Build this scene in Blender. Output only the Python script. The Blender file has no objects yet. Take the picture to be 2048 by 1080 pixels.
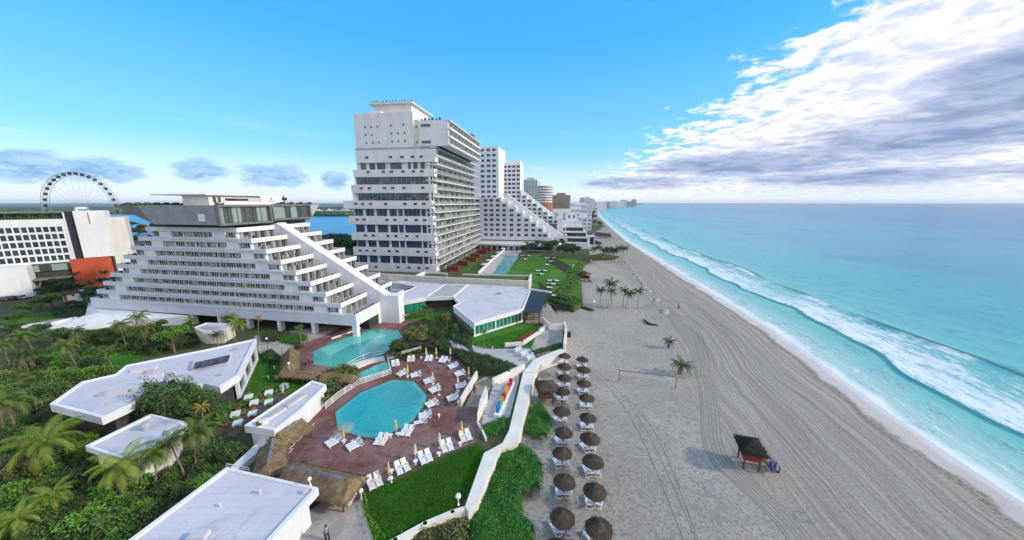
import bpy, math, random
from mathutils import Vector, Matrix
random.seed(7)
SC = bpy.context.scene
COL = SC.collection
# ------------------------------------------------------------------ camera model
F = 660.0; H = 34.0; PITCH = math.atan(134 / 660.0); CP, SP = math.cos(PITCH), math.sin(PITCH)
def W(u, v, z=1.5):
    """world point at height z seen at photograph pixel (u, v)"""
    x = (u - 1024) / F; y = -(v - 540) / F
    d = (x, y * SP + CP, y * CP - SP); t = (z - H) / d[2]
    return (d[0] * t, d[1] * t, z)
def W2(u, v, z=1.5):
    p = W(u, v, z); return (p[0], p[1])
def zc(ox, oy, s):
    return lambda x, y: (ox + x / s, oy + y / s)
class Fr:
    """building frame: a runs along the front, b into depth"""
    def __init__(s, O, ang):
        s.O = O; s.t = math.radians(ang); s.a = (math.cos(s.t), math.sin(s.t)); s.b = (-s.a[1], s.a[0])
    def loc(s, p):
        dx, dy = p[0] - s.O[0], p[1] - s.O[1]
        return (dx * s.a[0] + dy * s.a[1], dx * s.b[0] + dy * s.b[1], p[2])
    def wor(s, a, b, z=0): return (s.O[0] + a * s.a[0] + b * s.b[0], s.O[1] + a * s.a[1] + b * s.b[1], z)
cam = bpy.data.cameras.new('camera'); camo = bpy.data.objects.new('camera', cam); COL.objects.link(camo)
cam.sensor_width = 36; cam.lens = 36 * F / 2048; cam.clip_end = 90000; cam.clip_start = 0.5
camo.location = (0, 0, H); camo.rotation_euler = (math.pi / 2 - PITCH, 0, 0); SC.camera = camo
# ------------------------------------------------------------------ tagging
def tag(o, label=None, cat=None, group=None, kind=None):
    if label: o['label'] = label
    if cat: o['category'] = cat
    if group: o['group'] = group
    if kind: o['kind'] = kind
    return o
def top(name, label, cat, loc=(0, 0, 0), rz=0, group=None):
    o = bpy.data.objects.new(name, None); COL.objects.link(o); o.empty_display_size = 0.3
    o.location = loc; o.rotation_euler = (0, 0, rz); tag(o, label, cat, group); return o
def kids(o): return [c for c in COL.objects if c.parent == o]
CH = {}
def dup(o, loc=None, rz=None, label=None, parent=None, sc=None, group=None):
    c = o.copy(); COL.objects.link(c)
    if parent is not None: c.parent = parent; CH.setdefault(parent.name, []).append(c)
    if loc is not None: c.location = loc
    if rz is not None: c.rotation_euler = (0, 0, rz)
    if sc is not None: c.scale = (sc, sc, sc) if not isinstance(sc, tuple) else sc
    if label: c['label'] = label
    if group: c['group'] = group
    for ch in list(CH.get(o.name, [])): dup(ch, parent=c)
    return c
ORD = ['first', 'second', 'third', 'fourth', 'fifth', 'sixth', 'seventh', 'eighth', 'ninth', 'tenth', 'eleventh', 'twelfth', 'thirteenth', 'fourteenth', 'fifteenth', 'sixteenth', 'seventeenth', 'eighteenth', 'nineteenth', 'twentieth']
ORD += ['twenty-' + x for x in ORD[:9]] + ['thirtieth'] + ['thirty-' + x for x in ORD[:9]] + ['fortieth']
# ------------------------------------------------------------------ mesh builder
class MB:
    def __init__(s): s.v = []; s.f = []; s.m = []
    def add(s, vs, fs, mi=0):
        n = len(s.v); s.v += [tuple(v) for v in vs]; s.f += [tuple(i + n for i in f) for f in fs]; s.m += [mi] * len(fs); return s
    def box(s, x0, x1, y0, y1, z0, z1, mi=0):
        v = [(x0, y0, z0), (x1, y0, z0), (x1, y1, z0), (x0, y1, z0), (x0, y0, z1), (x1, y0, z1), (x1, y1, z1), (x0, y1, z1)]
        return s.add(v, [(0, 3, 2, 1), (4, 5, 6, 7), (0, 1, 5, 4), (1, 2, 6, 5), (2, 3, 7, 6), (3, 0, 4, 7)], mi)
    def obox(s, c, sz, rz=0, mi=0, rx=0, ry=0):
        R = Matrix.Rotation(rz, 3, 'Z') @ Matrix.Rotation(ry, 3, 'Y') @ Matrix.Rotation(rx, 3, 'X'); hx, hy, hz = sz[0] / 2, sz[1] / 2, sz[2] / 2
        v = [Vector(c) + R @ Vector(q) for q in [(-hx, -hy, -hz), (hx, -hy, -hz), (hx, hy, -hz), (-hx, hy, -hz), (-hx, -hy, hz), (hx, -hy, hz), (hx, hy, hz), (-hx, hy, hz)]]
        return s.add(v, [(0, 3, 2, 1), (4, 5, 6, 7), (0, 1, 5, 4), (1, 2, 6, 5), (2, 3, 7, 6), (3, 0, 4, 7)], mi)
    def prism(s, poly, z0, z1, mi=0, poly2=None, cap0=True):
        A = sum(poly[i][0] * poly[(i + 1) % len(poly)][1] - poly[(i + 1) % len(poly)][0] * poly[i][1] for i in range(len(poly)))
        if A < 0: poly = poly[::-1]; poly2 = poly2[::-1] if poly2 else None
        n = len(poly); q = poly2 or poly
        v = [(p[0], p[1], z0) for p in poly] + [(p[0], p[1], z1) for p in q]
        f = [tuple(range(n, 2 * n))] + [(i, (i + 1) % n, (i + 1) % n + n, i + n) for i in range(n)]
        if cap0: f.append(tuple(range(n - 1, -1, -1)))
        return s.add(v, f, mi)
    def sheet(s, poly, z, mi=0):
        A = sum(poly[i][0] * poly[(i + 1) % len(poly)][1] - poly[(i + 1) % len(poly)][0] * poly[i][1] for i in range(len(poly)))
        if A < 0: poly = poly[::-1]
        return s.add([(p[0], p[1], z) for p in poly], [tuple(range(len(poly)))], mi)
    def tube(s, pts, r, n=6, mi=0, cap=True):
        pts = [Vector(p) for p in pts]; rs = r if isinstance(r, (list, tuple)) else [r] * len(pts); v = []; f = []
        for i, p in enumerate(pts):
            d = (pts[min(i + 1, len(pts) - 1)] - pts[max(i - 1, 0)]).normalized()
            a = d.cross(Vector((0, 0, 1)) if abs(d.z) < .9 else Vector((1, 0, 0))).normalized(); b = d.cross(a)
            for k in range(n):
                t = 2 * math.pi * k / n; v.append(p + (a * math.cos(t) + b * math.sin(t)) * rs[i])
        for i in range(len(pts) - 1):
            for k in range(n):
                f.append((i * n + k, (i + 1) * n + k, (i + 1) * n + (k + 1) % n, i * n + (k + 1) % n))
        if cap: f.append(tuple(range(n))); f.append(tuple(range((len(pts) - 1) * n + n - 1, (len(pts) - 1) * n - 1, -1)))
        return s.add(v, f, mi)
    def lathe(s, prof, n=12, c=(0, 0, 0), mi=0):
        v = []; f = []
        for r, z in prof:
            for k in range(n): v.append((c[0] + r * math.cos(2 * math.pi * k / n), c[1] + r * math.sin(2 * math.pi * k / n), c[2] + z))
        for i in range(len(prof) - 1):
            for k in range(n): f.append((i * n + k, i * n + (k + 1) % n, (i + 1) * n + (k + 1) % n, (i + 1) * n + k))
        return s.add(v, f, mi)
    def wallseg(s, p, q, t, z0, z1, mi=0):
        dx, dy = q[0] - p[0], q[1] - p[1]; L = math.hypot(dx, dy) or 1; nx, ny = -dy / L * t / 2, dx / L * t / 2
        return s.prism([(p[0] - nx, p[1] - ny), (q[0] - nx, q[1] - ny), (q[0] + nx, q[1] + ny), (p[0] + nx, p[1] + ny)], z0, z1, mi)
    def mesh(s, name, mats, smooth=False):
        me = bpy.data.meshes.new(name); me.from_pydata(s.v, [], s.f)
        for m in (mats if isinstance(mats, (list, tuple)) else [mats]): me.materials.append(m)
        if any(s.m): me.polygons.foreach_set('material_index', s.m)
        if smooth: me.polygons.foreach_set('use_smooth', [True] * len(s.f))
        me.update(); return me
    def build(s, name, mats, parent=None, loc=(0, 0, 0), smooth=False):
        return link(name, s.mesh(name, mats, smooth), parent, loc)
def link(name, me, parent=None, loc=(0, 0, 0), rz=0):
    o = bpy.data.objects.new(name, me); COL.objects.link(o); o.location = loc; o.rotation_euler = (0, 0, rz)
    if parent is not None: o.parent = parent; CH.setdefault(parent.name, []).append(o)
    return o
# ------------------------------------------------------------------ materials
def nn(nt, t, **kw):
    n = nt.nodes.new(t)
    for k, v in kw.items():
        if k.startswith('i_'): n.inputs[int(k[2:]) if k[2:].isdigit() else k[2:].replace('_', ' ')].default_value = v
        else: setattr(n, k, v)
    return n
def rgb(c): return (c[0], c[1], c[2], 1)
def mixc(nt, f, a, b, blend='MIX'):
    m = nt.nodes.new('ShaderNodeMix'); m.data_type = 'RGBA'; m.blend_type = blend
    for idx, val in ((0, f), (6, a), (7, b)):
        if hasattr(val, 'links') or hasattr(val, 'is_output'): nt.links.new(val, m.inputs[idx])
        else: m.inputs[idx].default_value = val if idx == 0 else rgb(val)
    return m.outputs[2]
def math_(nt, op, a, b=0.0, c=None, clamp=False):
    m = nt.nodes.new('ShaderNodeMath'); m.operation = op; m.use_clamp = clamp
    for i, val in enumerate((a, b, c)):
        if val is None: continue
        if hasattr(val, 'is_output'): nt.links.new(val, m.inputs[i])
        else: m.inputs[i].default_value = val
    return m.outputs[0]
def ramp(nt, f, x0, x1, a=0.0, b=1.0):
    m = nt.nodes.new('ShaderNodeMapRange'); m.interpolation_type = 'SMOOTHSTEP'
    nt.links.new(f, m.inputs[0]); m.inputs[1].default_value = x0; m.inputs[2].default_value = x1; m.inputs[3].default_value = a; m.inputs[4].default_value = b
    return m.outputs[0]
def noise(nt, vec, scale, detail=4, rough=.55, sc=(1, 1, 1), dist=0):
    if sc != (1, 1, 1):
        mp = nt.nodes.new('ShaderNodeMapping'); mp.inputs['Scale'].default_value = sc; nt.links.new(vec, mp.inputs[0]); vec = mp.outputs[0]
    n = nn(nt, 'ShaderNodeTexNoise'); n.inputs['Scale'].default_value = scale; n.inputs['Detail'].default_value = detail; n.inputs['Roughness'].default_value = rough; n.inputs['Distortion'].default_value = dist
    nt.links.new(vec, n.inputs['Vector']); return n.outputs[0]
def base(name):
    m = bpy.data.materials.new(name); m.use_nodes = True; nt = m.node_tree; return m, nt, nt.nodes['Principled BSDF'], nt.nodes.new('ShaderNodeTexCoord')
def bump(nt, b, h, dist, strength=1.0):
    bp = nn(nt, 'ShaderNodeBump'); bp.inputs['Distance'].default_value = dist; bp.inputs['Strength'].default_value = strength
    nt.links.new(h, bp.inputs['Height']); nt.links.new(bp.outputs[0], b.inputs['Normal'])
def mat(name, c1, c2=None, scale=1.0, rough=.7, bmp=0, sc=(1, 1, 1), metal=0, spec=.3, fine=0, dist=0, lo=.35, hi=.65, alpha=None, trans=0):
    m, nt, b, tc = base(name); v = tc.outputs['Object']
    b.inputs['Roughness'].default_value = rough; b.inputs['Metallic'].default_value = metal; b.inputs['Specular IOR Level'].default_value = spec
    if trans: b.inputs['Transmission Weight'].default_value = trans
    if c2 is None: c2 = tuple(x * .85 for x in c1)
    n = noise(nt, v, scale, 5, .6, sc, dist)
    c = mixc(nt, ramp(nt, n, lo, hi), c1, c2)
    if fine:
        n2 = noise(nt, v, scale * 9, 3, .6, sc); c = mixc(nt, ramp(nt, n2, .3, .7, 0, fine), c, tuple(x * .45 for x in c2))
    nt.links.new(c, b.inputs['Base Color'])
    if bmp: bump(nt, b, noise(nt, v, scale * 6, 4, .6, sc), bmp)
    if alpha is not None: b.inputs['Alpha'].default_value = alpha
    return m
def leafmat(name, cs, yellow=None, vein=1.0):
    """foliage: colour varies clump by clump and from plant to plant"""
    m, nt, b, tc = base(name)
    g = nn(nt, 'ShaderNodeNewGeometry'); oi = nn(nt, 'ShaderNodeObjectInfo')
    n = noise(nt, g.outputs['Position'], .9, 3); f = ramp(nt, n, .36, .64)
    c = mixc(nt, f, cs[0], cs[1])
    n2 = noise(nt, g.outputs['Position'], 6.0, 2); c = mixc(nt, ramp(nt, n2, .45, .7, 0, .7), c, cs[2])
    c = mixc(nt, math_(nt, 'MULTIPLY', oi.outputs['Random'], .45), c, cs[3] if len(cs) > 3 else tuple(x * .6 for x in cs[0]))
    if yellow:
        n3 = noise(nt, g.outputs['Position'], 1.6, 2); c = mixc(nt, ramp(nt, n3, .55, .7, 0, .8), c, yellow)
    nt.links.new(c, b.inputs['Base Color']); b.inputs['Roughness'].default_value = .55; b.inputs['Specular IOR Level'].default_value = .35
    tr = nn(nt, 'ShaderNodeBsdfTranslucent'); nt.links.new(c, tr.inputs[0]); mx = nn(nt, 'ShaderNodeMixShader'); mx.inputs[0].default_value = .25
    nt.links.new(b.outputs[0], mx.inputs[1]); nt.links.new(tr.outputs[0], mx.inputs[2]); nt.links.new(mx.outputs[0], nt.nodes['Material Output'].inputs[0])
    return m
def glassmat(name, dark, cell=(1.0, 1.0, 1.0), curtain=None, amount=.5, rough=.08):
    """window glass; some panes have a curtain drawn behind them"""
    m, nt, b, tc = base(name); g = nn(nt, 'ShaderNodeNewGeometry')
    sn = nn(nt, 'ShaderNodeVectorMath', operation='SNAP'); nt.links.new(g.outputs['Position'], sn.inputs[0]); sn.inputs[1].default_value = cell
    wn = nn(nt, 'ShaderNodeTexWhiteNoise', noise_dimensions='3D'); nt.links.new(sn.outputs[0], wn.inputs[0])
    c = mixc(nt, wn.outputs[0], dark, tuple(x * 2.2 for x in dark))
    if curtain: c = mixc(nt, ramp(nt, wn.outputs[0], 1 - amount, 1 - amount + .05, 0, .8), c, curtain)
    nt.links.new(c, b.inputs['Base Color']); b.inputs['Roughness'].default_value = rough; b.inputs['Specular IOR Level'].default_value = .6
    bump(nt, b, noise(nt, g.outputs['Position'], .35, 2), .15)
    return m
M = {}
M['white'] = mat('white_render', (.78, .79, .82), (.69, .70, .735), .35, .75, .01, (1, 1, .3), fine=.10)
M['cream'] = mat('cream_render', (.77, .74, .68), (.67, .64, .58), .35, .75, .01, (1, 1, .3), fine=.10)
m, nt, b, tc = base('white_roof_coating'); g = nn(nt, 'ShaderNodeNewGeometry').outputs['Position']
c = mixc(nt, ramp(nt, noise(nt, g, .22, 5, .6), .3, .7), (.60, .575, .635), (.52, .50, .55)); c = mixc(nt, ramp(nt, noise(nt, g, .35, 6, .7, (1, 1, 1), .6), .56, .62, 0, .5), c, (.44, .41, .42)); c = mixc(nt, ramp(nt, noise(nt, g, .8, 5, .75), .62, .70, 0, .5), c, (.36, .34, .33)); c = mixc(nt, ramp(nt, noise(nt, g, .12, 3, .5), .55, .7, 0, .6), c, (.62, .56, .56))
br = nn(nt, 'ShaderNodeTexBrick'); br.offset = 0; br.inputs['Scale'].default_value = .33; br.inputs['Mortar Size'].default_value = .006; br.inputs[1].default_value = (1, 1, 1, 1); br.inputs[2].default_value = (.96, .96, .96, 1); br.inputs[3].default_value = (.80, .79, .79, 1); nt.links.new(g, br.inputs[0]); c = mixc(nt, .8, c, br.outputs[0], 'MULTIPLY')
nt.links.new(c, b.inputs['Base Color']); b.inputs['Roughness'].default_value = .75; bump(nt, b, noise(nt, g, 2, 4), .02); M['roofw'] = m
M['roofg'] = mat('grey_roof_coating', (.46, .46, .43), (.38, .38, .36), .3, .8, .01, fine=.2)
M['paleblue'] = mat('pale_blue_paint_and_shade', (.62, .69, .79), (.56, .63, .74), .35, .75, .01, (1, 1, .3), fine=.10)  # front parapets: partly real blue paint, partly bluish shade put into the colour
M['concrete'] = mat('grey_concrete', (.34, .35, .38), (.27, .28, .31), .4, .8, .02, fine=.2)
M['frame_grey'] = mat('warm_grey_metal', (.20, .20, .19), (.16, .16, .155), .8, .5)
M['dark'] = mat('dark_trim', (.03, .035, .045), (.02, .022, .03), 1, .5)
M['navy'] = mat('navy_panel', (.045, .07, .13), (.035, .05, .1), .4, .35)
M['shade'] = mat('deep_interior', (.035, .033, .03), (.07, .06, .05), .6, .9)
M['red'] = mat('red_wall', (.52, .09, .04), (.42, .07, .035), .3, .6)
M['orange'] = mat('orange_panel', (.62, .18, .05), (.5, .13, .05), .5, .6)
M['beige'] = mat('beige_stone', (.42, .36, .28), (.34, .29, .23), .1, .8, fine=.2)
M['fargrey'] = mat('sunlit_grey_render', (.56, .59, .62), (.50, .53, .57), .06, .8)
M['farwin'] = mat('far_window_tone', (.17, .20, .23), (.13, .15, .18), .1, .4)
M['greyb'] = mat('pale_grey_render', (.42, .44, .46), (.36, .38, .41), .06, .8, fine=.15)
M['plastic'] = mat('white_plastic', (.80, .80, .82), (.72, .72, .76), 2, .45)
M['sling'] = mat('lounger_sling', (.74, .76, .82), (.66, .69, .76), 3, .7)
M['slingc'] = mat('cream_sling', (.80, .72, .56), (.72, .64, .5), 3, .7)
M['slingb'] = mat('blue_white_sling', (.55, .64, .82), (.75, .78, .85), 3, .7)
M['wood'] = mat('brown_timber', (.16, .075, .035), (.09, .045, .025), 2, .7, .01, (1, 1, .2), fine=.3)
M['redwood'] = mat('red_painted_timber', (.30, .035, .02), (.2, .03, .02), 2, .6, .01, fine=.2)
M['trunk'] = mat('palm_trunk', (.26, .21, .16), (.15, .12, .09), 3, .9, .03, (1, 1, 3))
M['bark'] = mat('grey_bark', (.17, .14, .11), (.1, .08, .06), 3, .9, .03)
M['rail'] = mat('white_rail_paint', (.82, .82, .80), (.7, .7, .68), 2, .5)
M['canvasy'] = mat('yellow_canvas', (.78, .52, .13), (.62, .4, .1), 3, .8)
M['canvasc'] = mat('cream_canvas', (.74, .66, .48), (.62, .55, .4), 3, .8)
M['net'] = mat('sheer_beige_canvas', (.38, .34, .22), (.3, .28, .2), 3, .8, alpha=.45)
M['tablec'] = mat('pale_green_tablecloth', (.60, .76, .74), (.7, .8, .8), 3, .8)
M['chair'] = mat('green_chair_plastic', (.16, .24, .05), (.25, .3, .06), 2, .5)
M['chairr'] = mat('red_chair_plastic', (.40, .06, .04), (.3, .05, .04), 2, .5)
M['globe'] = mat('opal_globe', (.85, .84, .82), (.8, .8, .8), 2, .3)
M['post'] = mat('dark_lamp_post', (.05, .05, .05), (.08, .08, .08), 2, .5)
M['steel'] = mat('painted_steel', (.30, .33, .38), (.2, .22, .26), 2, .4)
M['wheelw'] = mat('pale_wheel_steel', (.30, .33, .40), (.22, .24, .3), .2, .4)
M['tyre'] = mat('tyre_rubber', (.02, .02, .02), (.03, .03, .03), 2, .9)
M['skin'] = mat('skin', (.35, .2, .13), (.3, .17, .11), 3, .6)
M['blue'] = mat('royal_blue_fabric', (.03, .06, .35), (.02, .04, .22), 3, .7)
M['soil'] = mat('dark_soil', (.05, .042, .028), (.03, .032, .016), .5, .95, .05, fine=.4)
M['glass_hotel'] = glassmat('curtained_glass', (.035, .04, .042), (.74, .74, 2.57), (.42, .40, .37), .38)
M['glass_tower'] = glassmat('tower_glass', (.02, .035, .06), (2.2, 2.2, 3.65), (.12, .14, .17), .2)
M['glass_green'] = glassmat('green_glass', (.012, .13, .085), (1.1, 1.1, 9), (.03, .24, .17), .4)
M['glass_dark'] = glassmat('dark_glass', (.012, .018, .028), (2, 2, 2), (.05, .07, .1), .3)
M['glass_teal'] = glassmat('teal_glass', (.018, .035, .045), (1.5, 1.5, 2.6), (.04, .07, .09), .4)
M['glass_top'] = glassmat('restaurant_glass', (.05, .06, .055), (2.2, 2.2, 9), (.30, .38, .34), .5)
M['balcony'] = glassmat('balcony_depth', (.035, .04, .038), (2.1, 2.1, 3.55), (.42, .43, .40), .5, .4)
M['skyl'] = glassmat('skylight_glass', (.02, .03, .06), (1.5, 1.5, 5), (.05, .08, .15), .3, .15)
M['railglass'] = mat('balustrade_glass', (.35, .42, .42), (.3, .38, .38), 1, .1, spec=.6, alpha=.35)
# leaves
M['leaf'] = leafmat('broad_leaves', [(0.069, 0.149, 0.030), (0.118, 0.228, 0.045), (0.176, 0.280, 0.067), (0.059, 0.105, 0.030)])
M['leafd'] = leafmat('dark_leaves', [(0.043, 0.096, 0.024), (0.078, 0.149, 0.033), (0.127, 0.193, 0.052), (0.039, 0.070, 0.022)])
M['leafl'] = leafmat('bright_leaves', [(0.118, 0.298, 0.033), (0.176, 0.385, 0.045), (0.255, 0.473, 0.074), (0.098, 0.210, 0.030)])
M['leafo'] = leafmat('olive_leaves', [(0.176, 0.193, 0.052), (0.255, 0.263, 0.074), (0.333, 0.333, 0.119), (0.137, 0.140, 0.045)])
M['hedge'] = leafmat('vivid_dune_leaves', [(0.042, 0.203, 0.016), (0.060, 0.270, 0.021), (0.106, 0.338, 0.034), (0.030, 0.149, 0.014)])
M['frond'] = leafmat('palm_fronds', [(0.098, 0.193, 0.030), (0.176, 0.280, 0.045), (0.274, 0.333, 0.074), (0.098, 0.123, 0.045)])
M['frondy'] = leafmat('yellowing_palm_fronds', [(.15, .26, .03), (.25, .36, .045), (.42, .40, .08), (.15, .22, .035)])
M['frondd'] = leafmat('dark_palm_fronds', [(0.049, 0.105, 0.027), (0.078, 0.140, 0.030), (0.118, 0.175, 0.045), (0.039, 0.079, 0.022)])
M['dead'] = leafmat('dry_fronds', [(.25, .19, .11), (.32, .25, .15), (.2, .16, .1), (.2, .15, .1)])
M['frondo'] = leafmat('orange_dying_fronds', [(.45, .32, .04), (.50, .22, .04), (.55, .40, .08), (.4, .25, .05)])
M['grass'] = leafmat('grass_blades', [(0.061, 0.219, 0.023), (0.092, 0.282, 0.031), (0.123, 0.328, 0.046), (0.061, 0.182, 0.023)])
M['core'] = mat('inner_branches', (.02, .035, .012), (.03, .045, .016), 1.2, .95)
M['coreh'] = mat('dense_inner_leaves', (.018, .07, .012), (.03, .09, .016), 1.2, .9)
def thatch(name, c1, c2, c3=None):
    m, nt, b, tc = base(name); v = tc.outputs['Object']
    n = noise(nt, v, 1.2, 4, .6); n2 = noise(nt, v, 14, 4, .7, (1, 1, .25))
    c = mixc(nt, ramp(nt, n, .3, .7), c1, c2); c = mixc(nt, ramp(nt, n2, .4, .7, 0, .75), c, tuple(x * .35 for x in c2))
    if c3: c = mixc(nt, ramp(nt, noise(nt, v, .5, 2), .5, .62, 0, .8), c, c3)
    nt.links.new(c, b.inputs['Base Color']); b.inputs['Roughness'].default_value = .95; b.inputs['Specular IOR Level'].default_value = .05
    bump(nt, b, n2, .08); return m
M['thatch'] = thatch('grey_brown_thatch', (.15, .115, .088), (.085, .066, .055))
M['thatchd'] = thatch('blackened_thatch', (.055, .05, .04), (.032, .03, .024))
M['thatchg'] = thatch('golden_thatch', (.36, .26, .15), (.21, .15, .095))
M['thatchr'] = mat('grey_ridge_thatch', (.24, .25, .28), (.15, .15, .17), 1.5, .95, .05, fine=.3)
# ------------------------------------------------------------------ sky, sun, haze
HAZE = .00005
SUN_AZ, SUN_EL = math.radians(99), math.radians(26)      # azimuth from +Y towards +X
def make_world():
    w = bpy.data.worlds.new('World'); SC.world = w; w.use_nodes = True; nt = w.node_tree; bg = nt.nodes['Background']
    sky = nn(nt, 'ShaderNodeTexSky', sky_type='NISHITA'); sky.sun_disc = False; sky.sun_elevation = SUN_EL; sky.sun_rotation = SUN_AZ
    sky.altitude = 30; sky.air_density = 1.15; sky.dust_density = .35; sky.ozone_density = 2.2
    hs = nn(nt, 'ShaderNodeHueSaturation'); hs.inputs['Hue'].default_value = .492; hs.inputs['Saturation'].default_value = 1.5; hs.inputs['Value'].default_value = 1.4
    nt.links.new(sky.outputs[0], hs.inputs['Color'])
    tc = nn(nt, 'ShaderNodeTexCoord'); sp = nn(nt, 'ShaderNodeSeparateXYZ'); nt.links.new(tc.outputs['Generated'], sp.inputs[0])
    x, y, z = sp.outputs; deg = 57.2958
    az = math_(nt, 'MULTIPLY', math_(nt, 'ARCTAN2', x, y), deg); el = math_(nt, 'MULTIPLY', math_(nt, 'ARCSINE', z), deg)
    ze = math_(nt, 'MAXIMUM', z, .0) ; zz = math_(nt, 'ADD', ze, .10)
    cv = nn(nt, 'ShaderNodeCombineXYZ'); nt.links.new(math_(nt, 'DIVIDE', x, zz), cv.inputs[0]); nt.links.new(math_(nt, 'DIVIDE', y, zz), cv.inputs[1])
    P = cv.outputs[0]                                        # flat cloud deck seen in perspective
    av = nn(nt, 'ShaderNodeCombineXYZ'); nt.links.new(az, av.inputs[0]); nt.links.new(el, av.inputs[1]); A = av.outputs[0]
    n1 = noise(nt, P, 1.6, 6, .62, dist=.3); n2 = noise(nt, P, 6.5, 7, .62, dist=.25); n5 = noise(nt, P, 2.3, 6, .6, dist=.2); n3 = noise(nt, A, .14, 5, .6, (.5, 1.6, 1)); n4 = noise(nt, A, .10, 6, .62, (.35, 1.3, 1))
    # big bank on the right: edge runs from (az 5, el 3) up to (az 37, el 23)
    edge = math_(nt, 'SUBTRACT', math_(nt, 'MULTIPLY', math_(nt, 'SUBTRACT', az, 3.5), .66), el)
    e2 = math_(nt, 'ADD', edge, math_(nt, 'MULTIPLY', math_(nt, 'SUBTRACT', n1, .5), 15)); e2 = math_(nt, 'ADD', e2, math_(nt, 'MULTIPLY', math_(nt, 'SUBTRACT', n2, .5), 13))
    bank = ramp(nt, e2, -.3, 2.2)
    thin = ramp(nt, math_(nt, 'ADD', math_(nt, 'MULTIPLY', math_(nt, 'ADD', math_(nt, 'MULTIPLY', n2, .6), math_(nt, 'MULTIPLY', n5, .4)), .9), math_(nt, 'MULTIPLY', math_(nt, 'SUBTRACT', edge, 8), .022)), .33, .47)
    bank = math_(nt, 'MULTIPLY', bank, thin)
    # far-side pale veil close to the horizon
    veil = math_(nt, 'MULTIPLY', ramp(nt, el, 7.5, .5), math_(nt, 'ADD', .5, math_(nt, 'MULTIPLY', n3, .55)), clamp=True)
    veil = math_(nt, 'MULTIPLY', veil, .78)
    wisp = math_(nt, 'MULTIPLY', math_(nt, 'MULTIPLY', ramp(nt, noise(nt, A, .16, 6, .6, (.22, 1.6, 1)), .56, .74), ramp(nt, el, 13, 6.5)), .55)
    def blob(a0, e0, ra, re, amp=1.0):
        u = math_(nt, 'DIVIDE', math_(nt, 'SUBTRACT', az, a0), ra); v = math_(nt, 'DIVIDE', math_(nt, 'SUBTRACT', el, e0), re)
        d = math_(nt, 'ADD', math_(nt, 'MULTIPLY', u, u), math_(nt, 'MULTIPLY', v, v))
        return math_(nt, 'MULTIPLY', math_(nt, 'SUBTRACT', 1.0, d), amp)
    def group(bl, nzs):
        m = None
        for b_ in bl:
            o = blob(*b_); m = o if m is None else math_(nt, 'MAXIMUM', m, o)
        for nz, amp in nzs: m = math_(nt, 'ADD', m, math_(nt, 'MULTIPLY', math_(nt, 'SUBTRACT', nz, .5), amp))
        return m
    nb = noise(nt, A, .55, 5, .6, (.7, 1.5, 1))
    small = ramp(nt, group([(-55, 3.6, 4.5, 1.7), (-50.3, 3.4, 3.5, 1.5), (-42.2, 3.9, 3.0, 1.5), (-34.8, 3.6, 4.5, 1.8), (-27.5, 3.3, 2.4, 1.3)], [(nb, 3.2)]), -.1, .75)
    dark = ramp(nt, group([(57, 9.8, 10, 5.0), (49, 6.8, 15, 2.9), (36, 5.2, 17, 1.8), (21, 3.1, 11, 1.3, .9), (47, 3.0, 17, 1.0, .8)], [(n4, 2.6), (n1, 1.2)]), -.3, 1.0)
    grey = ramp(nt, n4, .38, .66)
    cloudc = mixc(nt, ramp(nt, n2, .38, .60), (3.9, 4.3, 5.3), (6.4, 6.2, 6.3)); cloudc = mixc(nt, math_(nt, 'MULTIPLY', grey, ramp(nt, edge, 2, 18, .05, .6)), cloudc, (3.2, 3.7, 5.1))
    gb = mixc(nt, ramp(nt, el, .5, 9), (3.1, 4.2, 5.0), (1.15, 3.3, 5.3)); gb = mixc(nt, ramp(nt, el, 7, 26), gb, (.40, 2.55, 5.2))
    col = mixc(nt, .78, hs.outputs[0], gb)
    south = math_(nt, 'MULTIPLY', ramp(nt, y, .1, -.35), math_(nt, 'ADD', .55, math_(nt, 'MULTIPLY', n1, .5)), clamp=True)
    col = mixc(nt, veil, col, (4.4, 5.2, 6.5))
    col = mixc(nt, wisp, col, (5.2, 5.6, 6.3))
    col = mixc(nt, math_(nt, 'MULTIPLY', south, ramp(nt, z, -.02, .1)), col, (6.3, 6.15, 6.25))     # unseen bright cloud added behind the camera to fill the shaded fronts
    col = mixc(nt, bank, col, cloudc)
    col = mixc(nt, math_(nt, 'MULTIPLY', dark, ramp(nt, n5, .32, .62, 1.0, .84)), col, mixc(nt, ramp(nt, n5, .38, .62), (1.2, 1.75, 3.0), (1.95, 2.5, 3.8)))
    col = mixc(nt, math_(nt, 'MULTIPLY', small, ramp(nt, noise(nt, A, .9, 6, .65, (.6, 1.5, 1)), .35, .60, .65, .95)), col, mixc(nt, ramp(nt, nb, .4, .62), (1.1, 2.4, 4.3), (2.3, 3.6, 5.2)))
    col = mixc(nt, ramp(nt, el, 2.4, .3, 0, .65), col, (5.0, 5.3, 5.8))
    nt.links.new(col, bg.inputs[0]); bg.inputs[1].default_value = .12
make_world()
sun = bpy.data.lights.new('sun', 'SUN'); sun.energy = 2.0; sun.angle = math.radians(4); sun.color = (1, .90, .76)
so = bpy.data.objects.new('sun', sun); COL.objects.link(so)
sd = Vector((math.sin(SUN_AZ) * math.cos(SUN_EL), math.cos(SUN_AZ) * math.cos(SUN_EL), math.sin(SUN_EL))); so.rotation_euler = sd.to_track_quat('Z', 'Y').to_euler()
SC.view_settings.view_transform = 'Standard'; SC.view_settings.look = 'None'; SC.view_settings.exposure = 0.68; SC.view_settings.gamma = 1
SC.cycles.max_bounces = 5; SC.cycles.transparent_max_bounces = 8
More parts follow.
